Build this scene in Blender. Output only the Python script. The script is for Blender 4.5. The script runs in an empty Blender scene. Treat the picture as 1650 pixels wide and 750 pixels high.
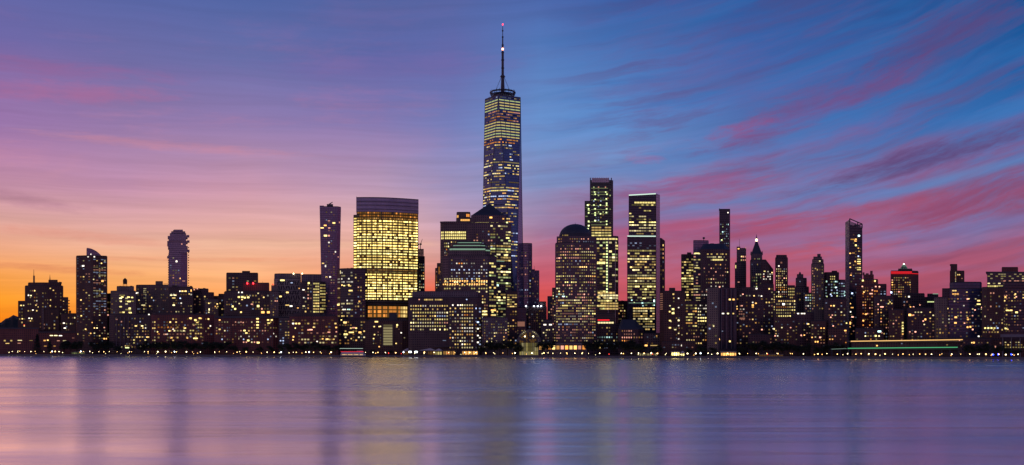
import bpy, bmesh, math, random
from mathutils import Vector, Matrix

random.seed(7)
SC = bpy.context.scene
COL = SC.collection
R = math.radians

# ---------------------------------------------------------------- camera, world, sun, exposure
F = 1860.0          # focal length in photo pixels (photo 1650 wide)
HZ = 560.0          # horizon row
CAMZ = 15.0
GZ = 2.5            # ground level of the city above the water

cam = bpy.data.cameras.new('camera')
camo = bpy.data.objects.new('camera', cam)
COL.objects.link(camo)
camo.location = (0, 0, CAMZ)
camo.rotation_euler = (R(90), 0, 0)
cam.sensor_width = 36.0
cam.lens = 36.0 * F / 1650.0
cam.shift_y = (HZ - 375.0) / 1650.0
cam.clip_start = 1.0
cam.clip_end = 60000.0
SC.camera = camo

SC.view_settings.view_transform = 'Standard'
SC.view_settings.look = 'None'
SC.view_settings.exposure = 0.0
SC.view_settings.gamma = 1.0
SC.view_settings.use_curve_mapping = False
SC.cycles.use_denoising = True
SC.cycles.max_bounces = 6
SC.cycles.sample_clamp_indirect = 3.0
SC.cycles.sample_clamp_direct = 6.0
SC.render.filter_size = 1.5


def lin(c):
    out = []
    for v in c[:3]:
        v = v / 255.0
        out.append(v / 12.92 if v <= 0.04045 else ((v + 0.055) / 1.055) ** 2.4)
    return tuple(out)


class S:
    """a node socket with arithmetic"""
    nt = None

    def __init__(self, sock):
        self.s = sock

    @staticmethod
    def m(op, *a, clamp=False):
        n = S.nt.nodes.new('ShaderNodeMath')
        n.operation = op
        n.use_clamp = clamp
        for i, v in enumerate(a):
            if isinstance(v, S):
                S.nt.links.new(v.s, n.inputs[i])
            else:
                n.inputs[i].default_value = v
        return S(n.outputs[0])

    def __add__(s, o): return S.m('ADD', s, o)
    def __radd__(s, o): return S.m('ADD', s, o)
    def __sub__(s, o): return S.m('SUBTRACT', s, o)
    def __rsub__(s, o): return S.m('SUBTRACT', o, s)
    def __mul__(s, o): return S.m('MULTIPLY', s, o)
    def __rmul__(s, o): return S.m('MULTIPLY', s, o)
    def __truediv__(s, o): return S.m('DIVIDE', s, o)

    def step(s, a, b):
        n = S.nt.nodes.new('ShaderNodeMapRange')
        n.interpolation_type = 'SMOOTHSTEP'
        S.nt.links.new(s.s, n.inputs[0])
        n.inputs[1].default_value = a
        n.inputs[2].default_value = b
        return S(n.outputs[0])

    def linr(s, a, b):
        n = S.nt.nodes.new('ShaderNodeMapRange')
        S.nt.links.new(s.s, n.inputs[0])
        n.inputs[1].default_value = a
        n.inputs[2].default_value = b
        return S(n.outputs[0])


def cmix(nt, fac, a, b, mode='MIX'):
    n = nt.nodes.new('ShaderNodeMix')
    n.data_type = 'RGBA'
    n.blend_type = mode
    for i, v in ((0, fac), (6, a), (7, b)):
        if isinstance(v, S):
            nt.links.new(v.s, n.inputs[i])
        elif hasattr(v, 'is_linked'):
            nt.links.new(v, n.inputs[i])
        elif i == 0:
            n.inputs[0].default_value = v
        else:
            n.inputs[i].default_value = (*v[:3], 1)
    return n.outputs[2]


def ramp(nt, fac, stops):
    n = nt.nodes.new('ShaderNodeValToRGB')
    nt.links.new(fac.s, n.inputs[0])
    cr = n.color_ramp
    stops = sorted(stops)
    while len(cr.elements) < len(stops):
        cr.elements.new(0.5)
    for e, (p, c) in zip(cr.elements, stops):
        e.position = p
    for e, (p, c) in zip(cr.elements, stops):
        e.position = p
        e.color = (*c, 1)
    return n.outputs[0]


def noise(nt, x, y, z, scale, detail=4, rough=0.5, dist=0.0):
    c = nt.nodes.new('ShaderNodeCombineXYZ')
    for i, v in enumerate((x, y, z)):
        if isinstance(v, S):
            nt.links.new(v.s, c.inputs[i])
        else:
            c.inputs[i].default_value = v
    n = nt.nodes.new('ShaderNodeTexNoise')
    n.inputs['Scale'].default_value = scale
    n.inputs['Detail'].default_value = detail
    n.inputs['Roughness'].default_value = rough
    n.inputs['Distortion'].default_value = dist
    nt.links.new(c.outputs[0], n.inputs['Vector'])
    return S(n.outputs[0])


def build_world():
    w = bpy.data.worlds.new('World')
    SC.world = w
    w.use_nodes = True
    nt = w.node_tree
    nt.nodes.clear()
    S.nt = nt
    tc = nt.nodes.new('ShaderNodeTexCoord')
    sep = nt.nodes.new('ShaderNodeSeparateXYZ')
    nt.links.new(tc.outputs['Generated'], sep.inputs[0])
    x, y, z = (S(sep.outputs[i]) for i in range(3))
    hyp = S.m('SQRT', x * x + y * y)
    az = S.m('ARCTAN2', x, y) * 57.29578
    el = S.m('ARCTAN2', z, hyp) * 57.29578
    # columns: photo column -> (photo row, colour) list
    cols = [
        (0, [(0, 97, 101, 166), (60, 106, 101, 165), (115, 134, 103, 160), (150, 140, 108, 165), (200, 150, 115, 170),
             (250, 175, 126, 168), (300, 190, 140, 165), (350, 214, 162, 158), (400, 232, 166, 132), (440, 243, 160, 84),
             (480, 250, 156, 45), (515, 240, 130, 25), (560, 205, 100, 30)]),
        (200, [(0, 86, 100, 164), (100, 108, 106, 164), (200, 144, 118, 168), (300, 190, 142, 174), (350, 214, 162, 166),
               (400, 230, 174, 148), (440, 242, 172, 112), (480, 250, 165, 80), (515, 235, 130, 40), (560, 205, 100, 40)]),
        (400, [(0, 78, 100, 164), (100, 102, 109, 168), (200, 142, 122, 174), (300, 198, 150, 174), (350, 217, 165, 166),
               (400, 232, 176, 150), (440, 248, 180, 130), (480, 250, 160, 90), (560, 210, 100, 70)]),
        (610, [(0, 80, 98, 160), (100, 94, 102, 166), (200, 132, 120, 176), (300, 184, 152, 182), (350, 214, 168, 172),
               (400, 232, 172, 154), (440, 235, 150, 120), (480, 236, 110, 80), (560, 200, 75, 60)]),
        (730, [(0, 82, 100, 163), (100, 96, 105, 170), (200, 114, 124, 184), (300, 156, 146, 190), (360, 188, 154, 178),
               (410, 212, 156, 154), (440, 214, 128, 124), (470, 235, 96, 72), (560, 190, 60, 55)]),
        (870, [(0, 74, 104, 172), (100, 86, 124, 188), (200, 102, 144, 204), (300, 128, 146, 194), (360, 162, 138, 174),
               (400, 182, 118, 144), (440, 204, 92, 110), (480, 228, 80, 72), (560, 180, 55, 60)]),
        (1010, [(0, 54, 94, 164), (100, 70, 118, 186), (200, 88, 136, 200), (260, 112, 140, 194), (320, 134, 126, 174),
                (380, 156, 112, 150), (440, 212, 92, 105), (480, 224, 84, 84), (560, 180, 55, 60)]),
        (1200, [(0, 48, 90, 160), (100, 62, 98, 168), (200, 80, 110, 174), (300, 112, 118, 174), (360, 132, 112, 162),
                (420, 168, 98, 134), (460, 188, 84, 102), (560, 160, 50, 60)]),
        (1400, [(0, 40, 84, 150), (100, 54, 92, 160), (200, 66, 108, 176), (300, 102, 118, 176), (360, 126, 112, 162),
                (420, 150, 98, 140), (470, 170, 78, 104), (560, 140, 46, 60)]),
        (1650, [(0, 14, 82, 148), (100, 28, 90, 158), (200, 42, 108, 176), (290, 70, 124, 186), (340, 112, 112, 165),
                (400, 132, 98, 142), (440, 154, 78, 108), (560, 120, 40, 60)]),
    ]
    cloud_cols = [(0.02, (150, 66, 92)), (0.11, (180, 84, 106)), (0.17, (168, 82, 112)), (0.25, (150, 78, 116)),
                  (0.36, (134, 78, 126)), (0.5, (112, 76, 130)), (1.0, (90, 70, 120))]
    entries = []
    for px, st in cols:
        a = math.degrees(math.atan((px - 825) / F))
        stops = []
        for row in st:
            e = math.degrees(math.atan((HZ - row[0]) / F * math.cos(R(a))))
            stops.append((e / 60.0, lin(row[1:])))
        top = stops[0][1]
        stops.append((0.45, tuple(v * 0.62 for v in top)))
        stops.append((1.0, lin((34, 46, 92))))
        entries.append((a, stops))
    side = lambda lo, mid, hi: [(0.0, lin(lo)), (0.12, lin(mid)), (0.3, lin(hi)), (1.0, lin((34, 46, 92)))]
    entries.append((75, side((176, 100, 124), (160, 110, 150), (80, 92, 150))))
    entries.append((130, side((168, 124, 138), (150, 120, 148), (88, 94, 140))))
    entries.insert(0, (-60, side((215, 125, 60), (185, 130, 140), (90, 85, 140))))
    entries.insert(0, (-120, side((176, 130, 142), (156, 124, 150), (90, 94, 140))))
    e60 = el / 60.0
    c = None
    prev = None
    for a, stops in entries:
        rc = ramp(nt, e60, stops)
        c = rc if c is None else cmix(nt, az.step(prev, a) if (a - prev) > 15 else az.linr(prev, a), c, rc)
        prev = a
    # streaky cloud veil, rising towards the right
    rr = S.m('MAXIMUM', az + 7.0, 0.0)
    lift = rr * rr * 0.0046 * (el / 20.0 + 0.5)
    cc = el - lift
    warp = noise(nt, az * 0.12, cc * 0.35, 3.1, 1.0, 3, 0.5) - 0.5
    cw = cc + warp * 1.6
    n1 = noise(nt, az * 0.055, cw * 0.55, 0.0, 1.0, 4, 0.55, 0.25)
    n2 = noise(nt, az * 0.24, cw * 1.5, 7.7, 1.0, 6, 0.66, 0.1)
    n3 = noise(nt, az * 0.95, cw * 4.6, 2.7, 1.0, 5, 0.65, 0.0)
    nn = n1 * 0.56 + n2 * 0.34 + n3 * 0.10
    right = az.step(-2.5, 9.0)
    ccol = ramp(nt, e60, [(p * 0.5, lin(k)) for p, k in cloud_cols])
    low = 1.0 - el.step(5.0, 11.5)
    thr = nn + low * 0.125
    veil = thr.step(0.46, 0.67) * right * (0.74 - el.step(7.0, 13.0) * 0.40)
    c = cmix(nt, veil, c, ccol)
    # a second, darker mauve layer crossing the pink one
    n5 = noise(nt, az * 0.11, cw * 1.05, 63.0, 1.0, 5, 0.56, 0.2) * 0.86 + n3 * 0.14
    c = cmix(nt, n5.step(0.49, 0.64) * right * 0.5, c, ramp(nt, e60, [(0.03, lin((142, 72, 104))), (0.12, lin((124, 76, 122))), (0.2, lin((92, 78, 132))), (0.3, lin((70, 76, 138)))]))
    # broken pink and blue-grey veils on the left
    l1 = noise(nt, az * 0.07 + el * 0.03, el * 0.34 - az * 0.012, 51.0, 1.0, 6, 0.64, 0.35)
    l2 = noise(nt, az * 0.30, el * 1.1 - az * 0.03, 57.0, 1.0, 6, 0.66, 0.2)
    lq = l1 * 0.7 + l2 * 0.3
    lm = (1.0 - az.step(-9.0, 3.0)) * el.step(5.5, 9.5)
    c = cmix(nt, lq.step(0.50, 0.66) * lm * (0.36 - el.step(12.0, 16.0) * 0.2), c, ramp(nt, e60, [(0.12, lin((214, 152, 164))), (0.2, lin((172, 116, 162))), (0.28, lin((132, 100, 158)))]))
    c = cmix(nt, (1.0 - lq.step(0.36, 0.49)) * lm * 0.4, c, ramp(nt, e60, [(0.12, lin((190, 148, 180))), (0.2, lin((128, 112, 172))), (0.28, lin((80, 94, 160)))]))
    # blue gaps between the streaks
    n4 = noise(nt, az * 0.09, cw * 0.8, 21.0, 1.0, 4, 0.55, 0.2)
    gap = n4.step(0.48, 0.64) * right * el.step(1.5, 6.5) * 0.5
    c = cmix(nt, gap, c, ramp(nt, e60, [(0.05, lin((150, 112, 154))), (0.12, lin((86, 130, 192))), (0.2, lin((48, 112, 182))), (0.4, lin((20, 88, 156)))]))

    # named wisps: centre px,py ; half length, half width in degrees ; slope deg ; colour ; strength
    def wisp(px, py, L, W, slope, colr, k, seed, edge=0.35):
        nonlocal c
        a0 = math.degrees(math.atan((px - 825) / F))
        e0 = math.degrees(math.atan((HZ - py) / F * math.cos(R(a0))))
        ca, sa = math.cos(R(slope)), math.sin(R(slope))
        da = az - a0
        de = el - e0
        u = (da * ca + de * sa) / L
        v = (de * ca - da * sa) / W
        nz = n2 * 0.6 + n3 * 0.4
        q = u * u + v * v + (0.52 - nz) * 5.0
        mfac = (1.0 - q.step(-0.5, 1.5)) * k
        c = cmix(nt, mfac, c, lin(colr))

    wisp(1305, 172, 6.0, 0.9, 17.5, (124, 66, 120), 0.62, 1.0)
    wisp(1190, 206, 2.0, 0.45, 14, (168, 66, 110), 0.5, 2.0)
    wisp(1525, 45, 4.2, 0.9, 22, (92, 66, 122), 0.62, 3.0)
    wisp(1120, 130, 4.5, 1.6, 14, (92, 92, 156), 0.35, 23.0)
    wisp(1500, 250, 6.5, 0.55, 13, (84, 64, 118), 0.75, 4.0)
    wisp(1040, 257, 1.2, 0.28, -4, (178, 92, 140), 0.6, 5.0)
    wisp(1600, 325, 5.0, 1.0, 12, (148, 66, 100), 0.7, 6.0)
    wisp(1100, 300, 4.0, 0.5, 7, (160, 90, 140), 0.6, 8.0)
    wisp(1060, 372, 6.0, 0.6, 6, (178, 84, 122), 0.6, 9.0)
    wisp(1330, 350, 6.5, 0.5, 9, (168, 76, 108), 0.6, 10.0)
    wisp(1260, 412, 7.5, 0.5, 4, (196, 78, 92), 0.6, 22.0)
    wisp(1540, 285, 4.5, 0.28, 12, (80, 140, 200), 0.5, 11.0)
    wisp(1610, 180, 3.0, 0.5, 12, (36, 124, 196), 0.5, 12.0)
    wisp(120, 150, 4.5, 0.6, 3, (180, 105, 150), 0.5, 13.0)
    wisp(90, 112, 5.5, 0.45, -1, (152, 98, 152), 0.5, 14.0)
    wisp(290, 236, 7.0, 0.28, -2, (202, 136, 158), 0.55, 15.0)
    wisp(620, 108, 7.0, 0.7, 3, (118, 104, 168), 0.45, 16.0)
    wisp(40, 322, 3.5, 0.35, -8, (160, 112, 140), 0.5, 17.0)
    wisp(420, 395, 9.0, 0.25, 1, (240, 188, 160), 0.5, 18.0)
    wisp(60, 432, 4.5, 0.2, -2, (205, 122, 92), 0.6, 19.0)
    wisp(330, 418, 6.0, 0.14, 1, (226, 136, 108), 0.55, 20.0)
    wisp(120, 380, 5.0, 0.3, -4, (214, 142, 128), 0.55, 21.0)
    wisp(1500, 395, 7.0, 0.28, 7, (156, 120, 168), 0.5, 30.0)
    wisp(1400, 442, 7.0, 0.2, 3, (150, 106, 150), 0.45, 31.0)
    wisp(1130, 345, 4.5, 0.3, 6, (142, 118, 172), 0.5, 32.0)
    wisp(1250, 385, 5.0, 0.25, 7, (150, 112, 162), 0.45, 33.0)
    wisp(1600, 360, 4.0, 0.3, 10, (120, 120, 178), 0.5, 34.0)
    # fine horizontal streaks in the glow, brightness only
    m1 = noise(nt, az * 0.07, (cc + warp * 0.8) * 2.2, 5.5, 1.0, 5, 0.6, 0.15)
    f = (m1 - 0.5) * 0.55 * (1.0 - el.step(4.0, 15.0) * 0.6) + 1.0
    vm = nt.nodes.new('ShaderNodeVectorMath')
    vm.operation = 'SCALE'
    nt.links.new(c, vm.inputs[0])
    nt.links.new(f.s, vm.inputs['Scale'])
    # the pre-sunrise atmosphere adds its own faint light
    sky = nt.nodes.new('ShaderNodeTexSky')
    sky.sky_type = 'NISHITA'
    sky.sun_disc = False
    sky.sun_elevation = R(0.5)
    sky.sun_rotation = R(-22)
    sk = nt.nodes.new('ShaderNodeVectorMath')
    sk.operation = 'SCALE'
    nt.links.new(sky.outputs[0], sk.inputs[0])
    sk.inputs['Scale'].default_value = 0.004
    ad = nt.nodes.new('ShaderNodeVectorMath')
    nt.links.new(vm.outputs[0], ad.inputs[0])
    nt.links.new(sk.outputs[0], ad.inputs[1])
    bg = nt.nodes.new('ShaderNodeBackground')
    nt.links.new(ad.outputs[0], bg.inputs[0])
    bg.inputs[1].default_value = 1.0
    out = nt.nodes.new('ShaderNodeOutputWorld')
    nt.links.new(bg.outputs[0], out.inputs[0])
    w.cycles.sampling_method = 'MANUAL'
    w.cycles.sample_map_resolution = 1024


build_world()

sun = bpy.data.lights.new('sun', 'SUN')
sun.energy = 0.02
sun.angle = R(12)
sun.color = (1.0, 0.6, 0.4)
suno = bpy.data.objects.new('sun', sun)
COL.objects.link(suno)
suno.rotation_euler = (R(88), 0, R(180 + 22))   # light travels from the glow, low at the left, towards the camera


# ---------------------------------------------------------------- geometry helpers
def shoreD(px):
    return F * CAMZ / (13.5 + 6.0 * px / 1650.0)


def wx(px, d):
    return (px - 825.0) / F * d


def wz(py, d):
    return CAMZ + (HZ - py) / F * d


def link(o, parent=None):
    COL.objects.link(o)
    if parent is not None:
        o.parent = parent
    return o


def mesh_obj(name, bm, mats, parent=None, origin=None):
    me = bpy.data.meshes.new(name)
    if origin is not None:
        bmesh.ops.translate(bm, vec=-Vector(origin), verts=bm.verts)
    bm.normal_update()
    bm.to_mesh(me)
    bm.free()
    for m in (mats if isinstance(mats, (list, tuple)) else [mats]):
        me.materials.append(m)
    o = bpy.data.objects.new(name, me)
    link(o, parent)
    if parent is None and origin is not None:
        o.location = origin
    return o


def tag(o, label=None, cat=None, group=None, kind=None):
    if label: o['label'] = label
    if cat: o['category'] = cat
    if group: o['group'] = group
    if kind: o['kind'] = kind
    return o


def empty(name, loc, label, cat, group=None):
    o = bpy.data.objects.new(name, None)
    o.empty_display_size = 1.0
    COL.objects.link(o)
    o.location = loc
    return tag(o, label, cat, group)


def loft(bm, rings, mi=0, cap=True):
    """rings: list of lists of 3D points, same count, bottom to top; UV in metres"""
    uvl = bm.loops.layers.uv.verify()
    vs = [[bm.verts.new(p) for p in r] for r in rings]
    n = len(rings[0])
    per = [0.0]
    base = rings[0]
    for i in range(n):
        a, b = Vector(base[i]), Vector(base[(i + 1) % n])
        per.append(per[-1] + (Vector((a.x, a.y)) - Vector((b.x, b.y))).length)
    for k in range(len(rings) - 1):
        for i in range(n):
            j = (i + 1) % n
            q = [vs[k][i], vs[k][j], vs[k + 1][j], vs[k + 1][i]]
            try:
                f = bm.faces.new(q)
            except ValueError:
                continue
            f.material_index = mi
            us = [per[i], per[i + 1], per[i + 1], per[i]]
            for l, u in zip(f.loops, us):
                l[uvl].uv = (u, l.vert.co.z)
    if cap:
        for r in (vs[-1], list(reversed(vs[0]))):
            try:
                f = bm.faces.new(r)
                f.material_index = mi
                for l in f.loops:
                    l[uvl].uv = (0.05, 0.05)
            except ValueError:
                pass
    return bm


def box(bm, cx, cy, cz, sx, sy, sz, rz=0.0, mi=0):
    c, s = math.cos(rz), math.sin(rz)
    pts = []
    for dx, dy in ((-sx, -sy), (sx, -sy), (sx, sy), (-sx, sy)):
        dx /= 2; dy /= 2
        pts.append((cx + dx * c - dy * s, cy + dx * s + dy * c))
    loft(bm, [[(x, y, cz - sz / 2) for x, y in pts], [(x, y, cz + sz / 2) for x, y in pts]], mi)


def tube(bm, p0, p1, r0, r1=None, n=8, mi=0):
    r1 = r0 if r1 is None else r1
    p0, p1 = Vector(p0), Vector(p1)
    d = (p1 - p0).normalized()
    a = d.orthogonal().normalized()
    b = d.cross(a)
    rings = []
    for p, r in ((p0, r0), (p1, r1)):
        rings.append([p + (a * math.cos(t) + b * math.sin(t)) * r for t in [2 * math.pi * i / n for i in range(n)]])
    loft(bm, rings, mi)


def lathe(bm, cx, cy, prof, n=16, mi=0):
    rings = [[(cx + r * math.cos(2 * math.pi * i / n), cy + r * math.sin(2 * math.pi * i / n), z) for i in range(n)] for r, z in prof]
    loft(bm, rings, mi)


def NB():
    return bmesh.new()


# ---------------------------------------------------------------- materials
MATS = {}


def new_mat(name):
    m = bpy.data.materials.new(name)
    m.use_nodes = True
    m.node_tree.nodes.clear()
    S.nt = m.node_tree
    return m, m.node_tree


def finish(m, nt, bsdf):
    o = nt.nodes.new('ShaderNodeOutputMaterial')
    nt.links.new(bsdf.outputs[0], o.inputs[0])
    MATS[m.name] = m
    return m


def facade(name, wall, glass, bay, floor, wf=0.6, hf=0.55, wrough=0.85, grough=0.12, streak=0.25):
    """wall with a grid of unlit glass panes (UV in metres)"""
    m, nt = new_mat(name)
    tc = nt.nodes.new('ShaderNodeTexCoord')
    sep = nt.nodes.new('ShaderNodeSeparateXYZ')
    nt.links.new(tc.outputs['UV'], sep.inputs[0])
    u, v = S(sep.outputs[0]), S(sep.outputs[1])
    ub, vb = u / bay, v / floor
    fu, fv = S.m('FRACT', ub), S.m('FRACT', vb)
    inu = S.m('LESS_THAN', S.m('ABSOLUTE', fu - 0.5), wf / 2)
    inv = S.m('LESS_THAN', S.m('ABSOLUTE', fv - 0.5), hf / 2)
    pane = inu * inv
    cb = nt.nodes.new('ShaderNodeCombineXYZ')
    nt.links.new(S.m('FLOOR', ub).s, cb.inputs[0])
    nt.links.new(S.m('FLOOR', vb).s, cb.inputs[1])
    wn = nt.nodes.new('ShaderNodeTexWhiteNoise')
    wn.noise_dimensions = '2D'
    nt.links.new(cb.outputs[0], wn.inputs['Vector'])
    rnd = S(wn.outputs['Value'])
    nz = noise(nt, u * 0.05, v * 0.02, 0.0, 1.0, 4, 0.6)
    wallc = cmix(nt, nz.step(0.3, 0.75), tuple(k * (1 - streak) for k in wall), tuple(min(1, k * (1 + streak)) for k in wall))
    glassc = cmix(nt, rnd.step(0.55, 1.0), glass, tuple(min(1, k * 1.25 + 0.015) for k in glass))
    c = cmix(nt, pane, wallc, glassc)
    b = nt.nodes.new('ShaderNodeBsdfPrincipled')
    nt.links.new(c, b.inputs['Base Color'])
    ro = pane * (grough - wrough) + wrough
    nt.links.new((ro + rnd * pane * 0.15).s, b.inputs['Roughness'])
    nt.links.new((pane * 0.5 + 0.2).s, b.inputs['Specular IOR Level'])
    return finish(m, nt, b)


def plain(name, col, rough=0.8, metal=0.0, var=0.2, scale=0.2, alpha=None):
    m, nt = new_mat(name)
    tc = nt.nodes.new('ShaderNodeTexCoord')
    n = nt.nodes.new('ShaderNodeTexNoise')
    n.inputs['Scale'].default_value = scale
    n.inputs['Detail'].default_value = 5
    nt.links.new(tc.outputs['Object'], n.inputs['Vector'])
    c = cmix(nt, S(n.outputs[0]), tuple(k * (1 - var) for k in col), tuple(min(1, k * (1 + var)) for k in col))
    b = nt.nodes.new('ShaderNodeBsdfPrincipled')
    nt.links.new(c, b.inputs['Base Color'])
    b.inputs['Roughness'].default_value = rough
    b.inputs['Metallic'].default_value = metal
    return finish(m, nt, b)


def glow(name, col, k, sample=False):
    m, nt = new_mat(name)
    b = nt.nodes.new('ShaderNodeEmission')
    b.inputs[0].default_value = (*lin(col), 1)
    b.inputs[1].default_value = k
    m.cycles.emission_sampling = 'AUTO' if sample else 'NONE'
    return finish(m, nt, b)


facade('brown_brick', (0.16, 0.085, 0.065), (0.03, 0.03, 0.04), 3.4, 3.2, 0.5, 0.5)
facade('red_brick', (0.26, 0.085, 0.07), (0.03, 0.03, 0.04), 3.6, 3.2, 0.5, 0.5)
facade('tan_brick', (0.30, 0.23, 0.18), (0.04, 0.04, 0.05), 3.2, 3.2, 0.45, 0.5)
facade('pale_stone', (0.42, 0.36, 0.30), (0.05, 0.05, 0.06), 3.6, 3.8, 0.5, 0.5)
facade('grey_stone', (0.23, 0.19, 0.19), (0.04, 0.04, 0.05), 3.4, 3.6, 0.5, 0.55)
facade('dark_stone', (0.13, 0.085, 0.085), (0.02, 0.02, 0.03), 3.4, 3.6, 0.55, 0.55)
facade('granite_grid', (0.23, 0.15, 0.15), (0.03, 0.035, 0.05), 3.3, 4.0, 0.6, 0.6)
facade('blue_glass', (0.05, 0.06, 0.10), (0.05, 0.07, 0.14), 1.8, 4.0, 0.88, 0.86, 0.5, 0.08)
facade('dark_glass', (0.035, 0.035, 0.045), (0.03, 0.035, 0.06), 2.0, 4.0, 0.85, 0.8, 0.5, 0.1)
facade('plum_glass', (0.20, 0.15, 0.20), (0.26, 0.20, 0.30), 2.2, 4.0, 0.85, 0.75, 0.5, 0.15)
facade('green_glass', (0.04, 0.06, 0.05), (0.03, 0.06, 0.05), 2.0, 4.0, 0.85, 0.8, 0.5, 0.12)
facade('silver_glass', (0.45, 0.42, 0.45), (0.5, 0.45, 0.48), 2.0, 4.0, 0.85, 0.8, 0.35, 0.15)
facade('olive_curtain', (0.10, 0.085, 0.03), (0.16, 0.13, 0.05), 2.6, 4.3, 0.85, 0.6, 0.5, 0.2)
facade('louvre_band', (0.62, 0.50, 0.58), (0.40, 0.32, 0.40), 40.0, 3.6, 0.995, 0.55, 0.5, 0.3)
MATS['silver_glass'].node_tree.nodes['Principled BSDF'].inputs['Metallic'].default_value = 0.6
MATS['plum_glass'].node_tree.nodes['Principled BSDF'].inputs['Metallic'].default_value = 0.45
plain('roofing', (0.07, 0.065, 0.07), 0.9)
plain('concrete', (0.30, 0.28, 0.27), 0.9)
plain('dark_concrete', (0.12, 0.11, 0.11), 0.9)
plain('copper_dome', (0.05, 0.06, 0.075), 0.55, 0.0, 0.3, 0.08)
plain('steel', (0.10, 0.10, 0.11), 0.5, 0.6)
plain('white_paint', (0.75, 0.74, 0.72), 0.6)
plain('canvas', (0.72, 0.66, 0.62), 0.7)
plain('hull_paint', (0.05, 0.06, 0.08), 0.4)
plain('bark', (0.07, 0.05, 0.035), 0.95, scale=2.0)
plain('leaf_dark', (0.025, 0.04, 0.02), 0.8, scale=0.5, var=0.6)
plain('leaf_mid', (0.04, 0.06, 0.025), 0.8, scale=0.5, var=0.6)
plain('needle', (0.018, 0.035, 0.025), 0.8, scale=0.5, var=0.5)
plain('stone_wall', (0.17, 0.155, 0.15), 0.9, scale=0.4, var=0.4)
plain('wood_tank', (0.10, 0.06, 0.04), 0.9)

PAL = {
    'gold': (250, 214, 118),
    'warm': (255, 214, 128), 'pale': (255, 236, 172), 'amber': (255, 186, 100), 'cool': (188, 232, 226),
    'green': (222, 236, 160), 'white': (255, 244, 224), 'red': (255, 60, 50), 'blue': (60, 90, 255),
    'yel': (250, 228, 140), 'rose': (255, 176, 150), 'ice': (196, 214, 255), 'orange': (255, 160, 72),
}
LEV = [0.10, 0.26, 0.6, 1.15, 2.2, 4.2]
for pn, pc in PAL.items():
    for li, lv in enumerate(LEV):
        glow('lit_%s_%d' % (pn, li), pc, lv)
for nm, cc_, k in (('lamp_white', (255, 232, 176), 9), ('lamp_warm', (255, 200, 120), 7), ('lamp_cool', (225, 240, 255), 12),
                   ('lamp_blue', (40, 60, 255), 16), ('lamp_flood', (235, 250, 255), 7), ('lamp_red', (255, 40, 50), 8)):
    glow(nm, cc_, k, True)
glow('trail_orange', (255, 198, 120), 1.15)
glow('trail_green', (100, 220, 150), .7)
glow('strip_red', (255, 40, 50), 1.2)
glow('strip_white', (225, 255, 235), 1.0)
glow('strip_mint', (180, 225, 195), 0.45)


def lit(pal, level):
    return MATS['lit_%s_%d' % (pal, max(0, min(5, level)))]


UNIT = {}


def unit_box(mat):
    if mat.name not in UNIT:
        bm = bmesh.new()
        box(bm, 0, 0, 0, 1, 1, 1)
        me = bpy.data.meshes.new('pane_' + mat.name)
        bm.normal_update()
        bm.to_mesh(me)
        bm.free()
        me.materials.append(mat)
        UNIT[mat.name] = me
    return UNIT[mat.name]


BLDS = []


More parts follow.
